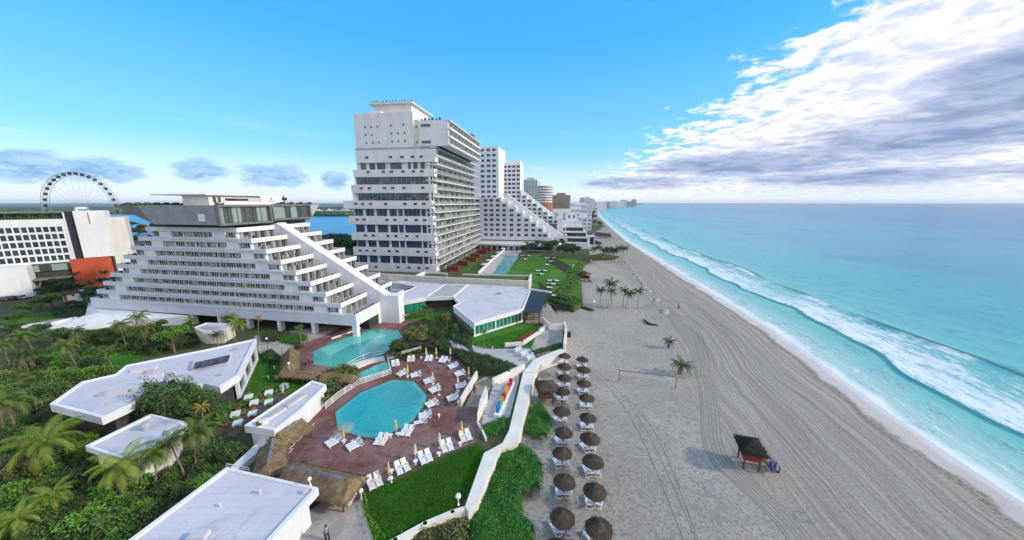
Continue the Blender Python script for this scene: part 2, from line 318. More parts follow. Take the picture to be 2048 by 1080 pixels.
# ------------------------------------------------------------------ shoreline, sea, beach
SH = [(-200, 33), (32.2, 59.7), (42.3, 61.6), (47.5, 62.6), (54.7, 64.2), (64.1, 67.1), (79.6, 71.4), (99.2, 75.0), (126.5, 79.0), (149.2, 82.9), (184.2, 88.4), (232, 96.2), (299.5, 107), (391.5, 126), (576, 165.4), (878, 231.5), (1487, 375), (2913, 830), (3887, 1250), (6500, 2500), (9339, 3700)]
def xs(y):
    for i in range(len(SH) - 1):
        if y <= SH[i + 1][0] or i == len(SH) - 2:
            (a, b), (c, d) = SH[i], SH[i + 1]; return b + (d - b) * (y - a) / (c - a)
def xsm(y):
    w = 4 + abs(y) * .06; return (xs(y - w) + xs(y) + xs(y + w)) / 3
def ca(y): s_ = (xsm(y + 2) - xsm(y - 2)) / 4; return 1 / math.sqrt(1 + s_ * s_)
def dout(s): return 34.5 + 1.6 * math.sin(s / 23) + .9 * math.sin(s / 9 + 1)
def dinn(s): return 16.6 + 1.6 * math.sin(s / 14.5 + .8) + .8 * math.sin(s / 5.3) + .5 * math.sin(s / 2.7)
def spread(segs):
    o = []
    for a, b, n in segs: o += [a + (b - a) * i / n for i in range(n)]
    return o + [segs[-1][1]]
def grid(name, ys, ds, zf, m, kind='structure', jag=0):
    v = []; uv = []; uv2 = []
    for y in ys:
        X = xsm(y); c = ca(y); do, di = dout(y), dinn(y)
        for d in ds:
            d2 = d
            v.append((X + d2 / c, y, zf(y, d2))); uv.append((y, d2)); uv2.append((d2 - di, d2 - do))
    n = len(ds); f = [(i * n + j, i * n + j + 1, (i + 1) * n + j + 1, (i + 1) * n + j) for i in range(len(ys) - 1) for j in range(n - 1)]
    me = bpy.data.meshes.new(name); me.from_pydata(v, [], f); me.materials.append(m)
    for nm, data in (('shore', uv), ('crest', uv2)):
        L = me.uv_layers.new(name=nm); fl = []
        for fc in f:
            for i in fc: fl += data[i]
        L.data.foreach_set('uv', fl)
    me.polygons.foreach_set('use_smooth', [True] * len(f)); me.update()
    o = link(name, me); o['kind'] = kind; return o
def uvsep(nt, nm):
    u = nn(nt, 'ShaderNodeUVMap', uv_map=nm); s = nn(nt, 'ShaderNodeSeparateXYZ'); nt.links.new(u.outputs[0], s.inputs[0]); return u.outputs[0], s.outputs[0], s.outputs[1]
def band(nt, v, a, b, c, d):
    return math_(nt, 'MULTIPLY', ramp(nt, v, a, b), ramp(nt, v, c, d, 1, 0))
def sea_mat():
    m, nt, b, tc = base('sea_water'); U, s, d = uvsep(nt, 'shore'); U2, ci, co = uvsep(nt, 'crest')
    nl = noise(nt, U, .03, 5, .6, (.35, 1, 1)); nm = noise(nt, U, .25, 5, .65, (.45, 1, 1)); nf = noise(nt, U, 1.1, 5, .7, (.5, 1, 1)); nb = noise(nt, U, .011, 3, .5)
    dw = math_(nt, 'ADD', d, math_(nt, 'MULTIPLY', math_(nt, 'SUBTRACT', nl, .5), 50))
    c = mixc(nt, ramp(nt, d, 1, 14), (.42, .60, .56), (.16, .47, .47))
    c = mixc(nt, ramp(nt, dw, 14, 70), c, (.055, .40, .44))
    c = mixc(nt, ramp(nt, dw, 60, 190), c, (.028, .30, .42)); c = mixc(nt, ramp(nt, dw, 200, 700), c, (.022, .19, .36)); c = mixc(nt, ramp(nt, d, 900, 3500), c, (.010, .10, .23))
    # darker ripples and patches of weed
    c = mixc(nt, math_(nt, 'MULTIPLY', ramp(nt, nm, .53, .68), .55), c, (.015, .23, .27))
    c = mixc(nt, math_(nt, 'MULTIPLY', ramp(nt, nb, .52, .68), ramp(nt, d, 40, 90, 0, .5)), c, (.02, .20, .33))
    # steep faces of the two lines of surf
    pres = ramp(nt, noise(nt, U, .022, 2, .5, (1, .1, 1)), .40, .52)
    c = mixc(nt, math_(nt, 'MULTIPLY', band(nt, co, -.8, .1, .9, 2.6), math_(nt, 'MULTIPLY', pres, .9)), c, (.005, .16, .15))
    c = mixc(nt, math_(nt, 'MULTIPLY', band(nt, ci, -1.8, -1.0, -.2, .25), .75), c, (.01, .21, .24))
    # foam: churned water between the lines, swash by the sand
    far = ramp(nt, s, 260, 600, 1, .0)
    nfo = math_(nt, 'ADD', math_(nt, 'MULTIPLY', nf, .55), math_(nt, 'MULTIPLY', nm, .5))
    zone = band(nt, ci, -.1, .6, 5, 21)
    th = math_(nt, 'ADD', nfo, math_(nt, 'MULTIPLY', zone, .23))
    gate = math_(nt, 'MULTIPLY', ramp(nt, co, .2, -1.2), ramp(nt, ci, -.2, .3))
    foam = math_(nt, 'MULTIPLY', ramp(nt, math_(nt, 'ADD', math_(nt, 'MULTIPLY', th, .6), math_(nt, 'MULTIPLY', noise(nt, U, .8, 6, .75, (.22, 1.2, 1)), .42)), .545, .68), gate)
    foam = math_(nt, 'MULTIPLY', foam, ramp(nt, s, 130, 900, .9, .3)); foam = math_(nt, 'MULTIPLY', foam, ramp(nt, noise(nt, U, .018, 2, .5, (1, .3, 1)), .34, .5, .45, 1))
    foam = math_(nt, 'MAXIMUM', foam, math_(nt, 'MULTIPLY', band(nt, ci, -.3, 0, .3, 1.2), ramp(nt, nf, .35, .6)))
    crestf = math_(nt, 'MULTIPLY', band(nt, co, -3.0, -1.6, -.6, .1), ramp(nt, noise(nt, U, .05, 3, .6, (1, .1, 1)), .46, .56)); foam = math_(nt, 'MAXIMUM', foam, math_(nt, 'MULTIPLY', crestf, ramp(nt, nf, .3, .5)))
    dn = math_(nt, 'ADD', d, math_(nt, 'MULTIPLY', math_(nt, 'SUBTRACT', noise(nt, U, .12, 4, .6), .5), 7))
    sw = ramp(nt, dn, 3.5, .3); sw = math_(nt, 'MAXIMUM', sw, math_(nt, 'MULTIPLY', band(nt, dn, 4.2, 4.8, 5.0, 5.8), ramp(nt, nf, .4, .6, 0, .5)))
    lace = math_(nt, 'MULTIPLY', ramp(nt, nfo, .53, .68), ramp(nt, d, 16, 6, .18, .55)); lace = math_(nt, 'MULTIPLY', lace, ramp(nt, d, 17, 15))
    foam = math_(nt, 'MAXIMUM', foam, math_(nt, 'MAXIMUM', sw, lace))
    white = math_(nt, 'MULTIPLY', math_(nt, 'MULTIPLY', ramp(nt, noise(nt, U, .4, 4, .7, (.25, 1, 1)), .68, .74), .5), ramp(nt, d, 250, 60, 0, 1)); foam = math_(nt, 'MAXIMUM', foam, white)
    c = mixc(nt, foam, c, (.76, .78, .82))
    nt.links.new(c, b.inputs['Base Color']); nt.links.new(math_(nt, 'ADD', .22, math_(nt, 'MULTIPLY', foam, .6)), b.inputs['Roughness'])
    b.inputs['IOR'].default_value = 1.33; b.inputs['Specular IOR Level'].default_value = .13
    h = math_(nt, 'ADD', math_(nt, 'MULTIPLY', nm, .55), math_(nt, 'MULTIPLY', nf, .2)); h = math_(nt, 'ADD', h, math_(nt, 'MULTIPLY', foam, .15))
    bump(nt, b, h, .9, .6); return m
def gs(x, w): return math.exp(-(x / w) ** 2)
def zsea(y, d):
    z = -.8 + .05 * math.sin(y * .31 + d * .5) * min(1, max(0, d) / 10)
    if -5 < d < 90 and y < 700:
        u = d - dout(y); z += .75 * (gs(u, 1.1) if u < 0 else gs(u, 3.0)) * (.5 + .5 * math.sin(y / 17 + 2.4))
        u = d - dinn(y); z += .30 * (gs(u, .7) if u < 0 else gs(u, 2.5))
    return z
ys = spread([(-60, 20, 20), (20, 140, 120), (140, 260, 60), (260, 700, 55), (700, 1500, 25), (1500, 9339, 40)]) + [12000, 20000, 45000]
ds = spread([(-4, 0, 2), (0, 60, 84), (60, 140, 20), (140, 500, 20), (500, 2000, 10)]) + [5000, 12000, 30000, 60000]
grid('sea', ys, ds, zsea, sea_mat())
def sand_nodes(nt, b, U, d, wet=True):
    g = nn(nt, 'ShaderNodeNewGeometry').outputs['Position']
    rough = noise(nt, g, 2.6, 7, .82); ft = noise(nt, g, 1.1, 5, .8, (1, 1, 1), .4); big = noise(nt, g, .09, 4, .6); mid = noise(nt, g, .5, 5, .65)
    pale = mixc(nt, ramp(nt, big, .35, .65), (.49, .44, .39), (.40, .36, .32)); pale = mixc(nt, ramp(nt, rough, .47, .60, 0, .7), pale, (.20, .18, .16)); pale = mixc(nt, ramp(nt, ft, .52, .60, 0, .5), pale, (.24, .215, .195))
    pale = mixc(nt, ramp(nt, mid, .52, .7, 0, .5), pale, (.50, .46, .42))
    if not wet:
        nt.links.new(pale, b.inputs['Base Color']); b.inputs['Roughness'].default_value = .95; b.inputs['Specular IOR Level'].default_value = .1; bump(nt, b, rough, .25); return
    # combed band with wheel ruts running along the shore
    wob = math_(nt, 'MULTIPLY', math_(nt, 'SUBTRACT', noise(nt, U, .03, 3, .5), .5), 14)
    dw = math_(nt, 'ADD', d, wob)
    comb = math_(nt, 'MULTIPLY', ramp(nt, dw, -33, -27), ramp(nt, d, -4.5, -3, 1, 0))
    Uw = nn(nt, 'ShaderNodeVectorMath', operation='ADD'); wz = nn(nt, 'ShaderNodeCombineXYZ'); nt.links.new(math_(nt, 'MULTIPLY', math_(nt, 'SUBTRACT', noise(nt, U, .045, 3, .5), .5), 6), wz.inputs[1]); nt.links.new(U, Uw.inputs[0]); nt.links.new(wz.outputs[0], Uw.inputs[1]); Uw = Uw.outputs[0]; rut = noise(nt, Uw, 1.0, 5, .6, (.03, 1.1, 1), .25); rut2 = noise(nt, Uw, 1.0, 4, .7, (.06, 4.5, 1), .15)
    cc = mixc(nt, ramp(nt, rut, .36, .64), (.31, .272, .235), (.42, .375, .33)); cc = mixc(nt, ramp(nt, rut2, .52, .68, 0, .5), cc, (.19, .165, .145))
    lines = nn(nt, 'ShaderNodeTexWave', wave_type='BANDS', bands_direction='Y'); mp = nn(nt, 'ShaderNodeMapping'); mp.inputs['Scale'].default_value = (.02, .42, 1); nt.links.new(U, mp.inputs[0]); nt.links.new(mp.outputs[0], lines.inputs[0])
    lines.inputs['Scale'].default_value = 1.0; lines.inputs['Distortion'].default_value = 3.5; lines.inputs['Detail'].default_value = 3; lines.inputs['Detail Scale'].default_value = .6
    cc = mixc(nt, ramp(nt, lines.outputs[1], .86, .98, 0, .25), cc, (.18, .155, .135)); cc = mixc(nt, ramp(nt, rough, .48, .62, 0, .55), cc, (.18, .155, .135))
    c = mixc(nt, comb, pale, cc)
    # weed line then wet sand, its foam and reflected sheen painted pale
    edge = math_(nt, 'ADD', d, math_(nt, 'MULTIPLY', math_(nt, 'SUBTRACT', noise(nt, U, .14, 4, .65), .5), 5))
    weed = math_(nt, 'MULTIPLY', band(nt, edge, -6.0, -4.6, -4.3, -3.2), ramp(nt, noise(nt, U, 2.5, 4, .7), .44, .58)); c = mixc(nt, math_(nt, 'MULTIPLY', weed, .75), c, (.13, .115, .10))
    c = mixc(nt, ramp(nt, edge, -4.2, -2.8), c, (.60, .55, .53)); c = mixc(nt, ramp(nt, edge, -1.6, -.2), c, (.70, .68, .69))
    nt.links.new(c, b.inputs['Base Color']); nt.links.new(ramp(nt, edge, -4.5, -2.5, .95, .45), b.inputs['Roughness']); b.inputs['Specular IOR Level'].default_value = .15
    h = math_(nt, 'ADD', math_(nt, 'MULTIPLY', rough, math_(nt, 'SUBTRACT', 1, math_(nt, 'MULTIPLY', comb, .6))), math_(nt, 'MULTIPLY', math_(nt, 'MULTIPLY', rut, comb), 1.0))
    bump(nt, b, h, .26, 1)
m, nt, b, tc = base('beach_sand'); U, s, d = uvsep(nt, 'shore'); sand_nodes(nt, b, U, d); M['beach'] = m
m, nt, b, tc = base('loose_sand'); sand_nodes(nt, b, None, None, False); M['sand'] = m
def zbeach(y, d):
    if d > -9: return -.9 * ((d + 9) / 10.5) ** 1.3 - .0
    return .07 * math.sin(y * .35 + d * .2) * gs(d + 12, 6) * 0 
bys = spread([(-60, 260, 160), (260, 700, 60), (700, 1500, 24), (1500, 4500, 20)])
bds = spread([(-60, -10, 12), (-10, 2, 16)])
grid('beach', bys, bds, zbeach, M['beach'])
# land behind the beach, lagoon, far ground
M['land'] = mat('scrubby_ground', (.10, .11, .05), (.18, .16, .11), .03, .95, .1, fine=.5)
M['groundm'] = mat('sea_bed_and_ground', (.12, .13, .09), (.08, .1, .06), .001, .95)
MB().sheet([(-60000, -3000), (60000, -3000), (60000, 60000), (-60000, 60000)], -4).build('ground', M['groundm'])['kind'] = 'structure'
pl = [(-900, -80), (-900, 520), (-560, 360), (-300, 330), (-215, 335), (-170, 300), (-120, 305), (-95, 420), (-60, 560), (0, 760), (60, 1000), (150, 1500), (560, 2913), (980, 3950), (2200, 6600), (3400, 9500)]
pr = [(xsm(y) - 9, y) for y in (9339, 6500, 3887, 2913, 1487, 878, 576, 391, 299, 232, 184, 149, 126, 99, 79, 64, 47, 32, 0, -80)]
MB().prism([(p[0], p[1]) for p in pl + pr], -3, -.05).build('terrain', M['land'])['kind'] = 'structure'
m, nt, b, tc = base('lagoon_water'); c = mixc(nt, ramp(nt, noise(nt, tc.outputs['Object'], .004, 3), .35, .65), (.02, .20, .42), (.03, .26, .48)); nt.links.new(c, b.inputs['Base Color']); b.inputs['Roughness'].default_value = .3; b.inputs['Specular IOR Level'].default_value = .3
bump(nt, b, noise(nt, tc.outputs['Object'], .25, 4, .6, (.4, 1, 1)), .5, .6)
MB().sheet([(-6000, 100), (-80, 100), (200, 1500), (700, 2900), (-500, 4000), (-6000, 4000)], -.9).build('lagoon', m)['kind'] = 'structure'
M['farland'] = mat('far_shore', (.03, .055, .03), (.05, .07, .04), .01, .95)
far = [(-6000, 1500), (-2600, 1300), (-1500, 1120), (-1000, 960), (-520, 900), (-300, 1150), (-420, 1500), (-800, 3500), (-6000, 3500)]
MB().prism(far, -3, 0.6).build('far_shore', M['farland'])['kind'] = 'structure'

# ------------------------------------------------------------------ sea air: one closed box of faint even haze
hb_ = MB().box(-15000, 15000, -400, 15000, -6, 96).mesh('haze', [])
hm = bpy.data.materials.new('sea_haze'); hm.use_nodes = True; hn = hm.node_tree; hn.nodes.remove(hn.nodes['Principled BSDF'])
pv = nn(hn, 'ShaderNodeVolumePrincipled'); pv.inputs['Color'].default_value = (.80, .90, 1, 1); pv.inputs['Density'].default_value = HAZE; pv.inputs['Anisotropy'].default_value = .2
hn.links.new(pv.outputs[0], hn.nodes['Material Output'].inputs['Volume']); hb_.materials.append(hm)
if HAZE: tag(link('haze', hb_), 'thin pale sea haze over beach, hotels and water', 'haze', kind='stuff')
# ------------------------------------------------------------------ resort ground, paving, pools, walls
def PX(lst, z=1.5, s=None): return [W2(*(s(*q) if s else q), z) for q in lst]
Z5 = zc(740, 480, 4.154); Z8 = zc(600, 680, 2.7); ZL = zc(900, 700, 5.4); ZB = zc(400, 760, 5.4); ZG = zc(400, 640, 6.75); ZC = zc(380, 640, 2.455); Z6 = zc(0, 600, 2.25); ZR = zc(620, 800, 3.858); ZN = zc(740, 700, 6.75); ZH = zc(1020, 480, 6.75); Z4 = zc(940, 270, 3.6); ZU = zc(1000, 660, 2.57); ZK = zc(1180, 560, 4.5); Z1 = zc(0, 320, 2.7)
M['platform'] = mat('planted_soil', (.055, .085, .03), (.10, .10, .05), .12, .95, .06, fine=.5)
plat = PX([(700, 1300), (800, 1078), (935, 1026), (952, 1010), (976, 948), (1000, 896), (1035, 878), (1070, 745), (1078, 722), (1128, 702), (1130, 668), (1085, 628), (1092, 606), (1148, 616), (1166, 606), (1160, 560), (1168, 528), (1180, 520), (1176, 470)]) + [(140, 500), (40, 640), (-30, 560), (-80, 400), (-112, 296), (-165, 290), (-215, 322), (-420, 300), (-420, -60), (-10, -60)]
MB().prism(plat, -2, 1.5).build('resort_ground', M['platform'])['kind'] = 'structure'
def paving(name, polys, m, z, kind='structure'):
    b = MB()
    for p in polys: b.sheet(p, z)
    o = b.build(name, m); o['kind'] = kind; return o
m, nt, b, tc = base('red_deck'); g = nn(nt, 'ShaderNodeNewGeometry').outputs['Position']
c = mixc(nt, ramp(nt, noise(nt, g, .16, 5, .65), .38, .62), (.175, .055, .04), (.27, .15, .135)); c = mixc(nt, ramp(nt, noise(nt, g, .45, 5, .7), .50, .68, 0, .7), c, (.065, .024, .022)); c = mixc(nt, ramp(nt, noise(nt, g, 3.0, 4, .7), .52, .66, 0, .45), c, (.34, .22, .20))
br = nn(nt, 'ShaderNodeTexBrick'); br.inputs['Scale'].default_value = 1.6; br.inputs['Mortar Size'].default_value = .012; br.inputs[1].default_value = (1, 1, 1, 1); br.inputs[2].default_value = (.86, .86, .86, 1); br.inputs[3].default_value = (.55, .55, .55, 1); nt.links.new(g, br.inputs[0])
c = mixc(nt, 1.0, c, br.outputs[0], 'MULTIPLY'); nt.links.new(c, b.inputs['Base Color']); nt.links.new(ramp(nt, noise(nt, g, .45, 5, .7), .5, .68, .8, .35), b.inputs['Roughness']); bump(nt, b, noise(nt, g, 6, 3), .01); M['deck'] = m
M['pave'] = mat('pale_concrete_paving', (.46, .42, .39), (.34, .30, .28), .35, .85, .01, fine=.3)
M['pavel'] = mat('light_grey_paving', (.50, .48, .49), (.42, .40, .41), .3, .85, .01, fine=.2)
M['tan'] = mat('tan_ramp_paving', (.40, .33, .26), (.27, .22, .18), .5, .85, .01, fine=.3)
M['asphalt'] = mat('worn_asphalt', (.13, .13, .14), (.09, .09, .10), .2, .9, .01, fine=.3)
def grassmat(name, c1, c2, c3):
    m, nt, b, tc = base(name); g = nn(nt, 'ShaderNodeNewGeometry').outputs['Position']
    c = mixc(nt, ramp(nt, noise(nt, g, .13, 4, .6), .38, .62), c1, c2); c = mixc(nt, ramp(nt, noise(nt, g, 1.8, 6, .75), .48, .66, 0, .85), c, c3); nt.links.new(c, b.inputs['Base Color'])
    b.inputs['Roughness'].default_value = .9; b.inputs['Specular IOR Level'].default_value = .1; bump(nt, b, noise(nt, g, 3.5, 5, .8), .25); return m
M['lawn'] = grassmat('lawn', (.045, .17, .02), (.075, .23, .032), (.025, .10, .014))
M['lawno'] = grassmat('dry_roof_grass', (.09, .11, .025), (.13, .14, .035), (.05, .07, .02))
M['lawnb'] = grassmat('mown_lawn', (.06, .16, .02), (.10, .23, .03), (.04, .11, .018))
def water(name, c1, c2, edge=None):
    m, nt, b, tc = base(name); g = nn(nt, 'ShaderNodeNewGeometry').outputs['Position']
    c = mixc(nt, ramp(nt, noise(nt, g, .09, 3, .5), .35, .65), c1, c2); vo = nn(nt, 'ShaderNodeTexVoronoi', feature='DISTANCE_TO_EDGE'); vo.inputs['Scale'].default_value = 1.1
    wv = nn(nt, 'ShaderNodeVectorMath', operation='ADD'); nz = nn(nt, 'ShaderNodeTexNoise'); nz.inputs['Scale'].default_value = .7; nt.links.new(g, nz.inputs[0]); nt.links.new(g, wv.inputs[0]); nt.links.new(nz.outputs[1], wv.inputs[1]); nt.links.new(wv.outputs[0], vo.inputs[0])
    c = mixc(nt, ramp(nt, vo.outputs[0], .0, .10, .22, 0), c, tuple(min(1, x * 1.7 + .03) for x in c1)); c = mixc(nt, ramp(nt, noise(nt, g, .22, 3, .5), .5, .7, 0, .45), c, tuple(x * .72 for x in c1)); nt.links.new(c, b.inputs['Base Color']); b.inputs['Roughness'].default_value = .08; b.inputs['Specular IOR Level'].default_value = .5  # voronoi web paints caustic light into the water colour
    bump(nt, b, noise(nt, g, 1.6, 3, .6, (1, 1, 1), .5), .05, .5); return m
M['pool'] = water('pool_water', (.028, .30, .34), (.04, .35, .35)); M['pool2'] = water('upper_pool_water', (.06, .38, .33), (.035, .31, .31)); M['pools'] = water('shallow_pool_water', (.12, .46, .40), (.15, .50, .44))
# lower pool and its deck
octo = PX([(178, 390), (320, 281), (500, 210), (622, 216), (696, 296), (686, 350), (622, 440), (540, 492), (405, 541), (318, 531), (190, 492)], 1.5, Z8)
deckpts = PX([(784, 728), (842, 713), (905, 712), (940, 735), (947, 768), (918, 812), (960, 815), (966, 838), (957, 882), (848, 925), (722, 986), (714, 1004), (640, 1006), (560, 990), (512, 960), (522, 890), (602, 822), (640, 808), (664, 800), (700, 772), (745, 752), (781, 744)])
def ring(outer, inner, z, m, name):
    me = bpy.data.meshes.new(name); import bmesh
    bm = bmesh.new(); es = []
    for poly in (outer, inner):
        vs = [bm.verts.new((p[0], p[1], z)) for p in poly]; es += [bm.edges.new((vs[i], vs[(i + 1) % len(vs)])) for i in range(len(vs))]
    bmesh.ops.triangle_fill(bm, use_beauty=True, use_dissolve=False, edges=es); bmesh.ops.recalc_face_normals(bm, faces=bm.faces)
    if sum(f.normal.z for f in bm.faces) < 0: bmesh.ops.reverse_faces(bm, faces=bm.faces)
    bm.to_mesh(me); bm.free(); me.materials.append(m); o = link(name, me); o['kind'] = 'structure'; return o
ring(deckpts, octo, 1.516, M['deck'], 'pool_deck')
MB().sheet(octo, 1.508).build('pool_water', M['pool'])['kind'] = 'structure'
M['pooledge'] = water('pool_edge_water', (.07, .38, .35), (.06, .36, .35))
def inset(poly, d):
    cx = sum(p[0] for p in poly) / len(poly); cy = sum(p[1] for p in poly) / len(poly)
    return [(p[0] + (cx - p[0]) / math.hypot(cx - p[0], cy - p[1]) * d, p[1] + (cy - p[1]) / math.hypot(cx - p[0], cy - p[1]) * d) for p in poly]
M['coping'] = mat('dark_red_coping', (.20, .07, .05), (.13, .05, .045), 1.0, .6, fine=.3)
ring(octo, inset(octo, .35), 1.56, M['coping'], 'pool_coping'); ring(inset(octo, .3), inset(octo, 1.15), 1.511, M['pooledge'], 'pool_edge_bench')
up = PX([(627, 703), (665, 684), (713, 666), (745, 658), (797, 661), (804, 673), (785, 692), (763, 711), (688, 738), (627, 729)])
dk2 = PX([(556, 752), (562, 715), (596, 690), (648, 672), (700, 648), (770, 641), (838, 640), (842, 655), (815, 675), (800, 705), (778, 720), (700, 752), (640, 762)])
ring(dk2, up, 1.512, M['deck'], 'upper_pool_deck')
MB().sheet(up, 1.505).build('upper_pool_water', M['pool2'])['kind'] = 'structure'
paving('pool_shallow_shelf', [PX([(640, 698), (712, 668), (742, 661), (775, 672), (700, 690), (660, 712)])], M['pools'], 1.509)
paving('stepping_water', [PX([(706, 752), (770, 722), (785, 735), (778, 748), (720, 762)])], M['pools'], 1.505)
paving('plaza', [PX([(640, 1006), (714, 1004), (724, 988), (728, 1010), (748, 1085), (560, 1110), (596, 1040)])], M['pave'], 1.504)
paving('hotel_forecourt', [PX([(508, 672), (700, 645), (650, 671), (596, 690), (566, 712), (540, 708), (518, 706)])], M['pave'], 1.505)
paving('terrace_path', [PX([(944, 690), (985, 698), (1060, 697), (1086, 735), (1070, 748), (1045, 742), (985, 725), (950, 712)]), PX([(895, 675), (925, 690), (946, 708), (935, 712), (905, 695)])], M['pavel'], 1.505)
paving('sunken_court', [PX([(460, 395), (745, 240), (745, 330), (645, 720), (350, 850), (300, 800), (415, 540)], 1.5, ZL)], M['pavel'], 1.508)
paving('tan_ramp', [PX([(290, 340), (380, 290), (470, 330), (440, 400), (330, 640), (160, 618)], 1.5, ZL)], M['tan'], 1.510)
paving('breakfast_terrace_floor', [PX([(150, 620), (175, 560), (105, 480), (230, 350), (440, 240), (700, 135), (990, 130), (820, 260), (560, 430), (480, 500), (380, 600)], 1.5, ZB)], M['deck'], 1.512)
for nm, ps in (('lawn', [[(728, 990), (955, 888), (968, 903), (930, 1000), (905, 1018), (780, 1082), (750, 1085), (726, 1015)], [(944, 694), (944, 672), (1047, 646), (1080, 646), (1066, 694), (1012, 694), (970, 698)], [(520, 706), (545, 706), (562, 722), (556, 752), (640, 764), (630, 776), (560, 792), (500, 800), (488, 800)], [(200, 715), (280, 695), (296, 712), (250, 745), (205, 740)], [(805, 640), (815, 630), (860, 622), (895, 632), (880, 650)]]), ('hotel_garden_lawn', [[(1000, 548), (1060, 508), (1120, 511), (1166, 524), (1160, 560), (1142, 590), (1165, 606), (1146, 617), (1090, 598), (1060, 568), (1052, 550)]])):
    paving(nm, [PX(p) for p in ps], M['lawn'] if nm == 'lawn' else M['lawnb'], 1.504)
paving('roundabout_lawn', [PX([(0, 648), (10, 630), (60, 626), (150, 622), (160, 632), (50, 650)])], M['lawnb'], 1.504)
paving('driveway', [PX([(40, 652), (160, 634), (190, 620), (200, 604), (182, 592), (120, 588), (0, 600), (0, 585), (120, 575), (205, 586), (215, 612), (170, 645), (55, 662)])], M['asphalt'], 1.508)
paving('sand_stair_floor', [PX([(1078, 655), (1092, 648), (1126, 664), (1124, 700), (1075, 712), (1062, 694)])], M['pave'], 1.506)
paving('sand_verge', [PX([(1081, 646), (1076, 625), (1091, 606), (1100, 610), (1134, 664), (1100, 656)])], M['sand'], 1.5025)
paving('garden_margin', [PX([(1120, 512), (1156, 520), (1168, 528), (1162, 560), (1166, 606), (1148, 616), (1092, 606), (1062, 570), (1085, 590), (1140, 600)])], M['lawnb'], 1.5025)
paving('garden_path', [PX([(180, 1000), (262, 985), (378, 966), (384, 970), (268, 995), (185, 1012)])], M['pave'], 1.508)
paving('lawn_path', [PX([(1105, 512), (1140, 532), (1130, 546), (1092, 522)]), PX([(1075, 560), (1110, 590), (1122, 600), (1085, 596)])], M['soil'], 1.508)
# neighbour's lap pool
Zp = lambda l, z=1.5: PX(l, z, Z4)
paving('lap_pool_terrace', [Zp([(60, 1000), (260, 815), (395, 815), (340, 870), (255, 1000)])], M['pavel'], 1.510)
paving('lap_pool_water', [Zp([(160, 1003), (250, 872), (352, 872), (262, 1003)])], M['pool'], 1.514)
paving('planted_strip', [PX([(700, 280), (760, 255), (900, 120), (935, 128), (830, 250)], 1.5, Z5)], M['lawn'], 1.512)
# ---- walls
def wall(label, pts, t, z0, z1, m='cream', name='white_wall', cat='wall'):
    b = MB()
    for p, q in zip(pts, pts[1:]): b.wallseg(p, q, t, z0, z1)
    for p in pts[1:-1]: b.lathe([(t * .5, z0), (t * .5, z1), (0, z1)], 10, (p[0], p[1], 0))
    return tag(b.build(name, M[m]), label, cat)
wk = PX([(1070, 745), (1036, 878), (1002, 893), (978, 945), (955, 1005), (937, 1022), (930, 1012), (968, 905), (1005, 885), (1018, 860), (1046, 745)], 2.3)
o = MB().prism(wk, -.3, 2.25).build('retaining_wall', M['cream']); tag(o, 'broad white retaining wall with flat top beside the dune bushes', 'wall')
o = MB().prism(PX([(1046, 744), (1070, 744), (1080, 722), (1130, 705), (1132, 699), (1120, 697), (1068, 718), (1058, 730)], 2.2), -.3, 2.15).build('retaining_wall', M['cream']); tag(o, 'white wall turning seaward behind the first thatched umbrellas', 'wall')
wall('low white kerb wall along the seaward foot of the grass slope', PX([(930, 1015), (905, 1022), (850, 1045), (790, 1078), (760, 1095)], 2.2), .45, .5, 2.15)
wall('narrow white parapet beside the tan ramp next to the loungers', PX([(115, 612), (290, 300)], 1.6, ZL), .35, 1.5, 3.0)
wall('white wall along the inland side of the colourful letters court', PX([(462, 385), (640, 300), (800, 222)], 1.6, ZL), .5, 1.5, 3.0)
o = MB().prism(PX([(296, 800), (325, 650), (385, 492), (410, 545), (398, 600)], 1.5, ZL), 1.5, 3.3).build('wedge_wall', M['cream']); tag(o, 'tall white wedge shaped wall between tan ramp and letters court', 'wall')
wall('thin white kerb at the corner between red deck and triangular hedge', PX([(295, 800), (345, 880), (390, 985)], 1.5, ZL), .25, 1.5, 2.0)
wall('white wall on the beach side of the steps beside the black container', PX([(1128, 705), (1132, 668), (1128, 656)], 1.5), .5, -.2, 3.4)
wall('angled white wall shielding the sand stairs from the plaza', PX([(1085, 646), (1100, 660), (1126, 660)], 1.5), .35, 0, 3.2)
wall('low white planter wall under the red steps', PX([(1010, 693), (1045, 690), (1078, 668), (1092, 655)], 1.5), .6, 1.5, 2.3)
wall('long white boundary wall by the hotel driveway', PX([(46, 656), (100, 652), (150, 640), (168, 648)], 1.5), .6, 1.5, 2.4, 'white')
wall('curved grey kerb at the roundabout lawn', PX([(0, 655), (50, 652), (160, 633)], 1.5), .4, 1.5, 1.9, 'concrete')
wall('long white poolside wall above the lap pool seats', PX([(60, 1005), (160, 905), (250, 830)], 1.5, Z4), .6, 1.5, 2.8)
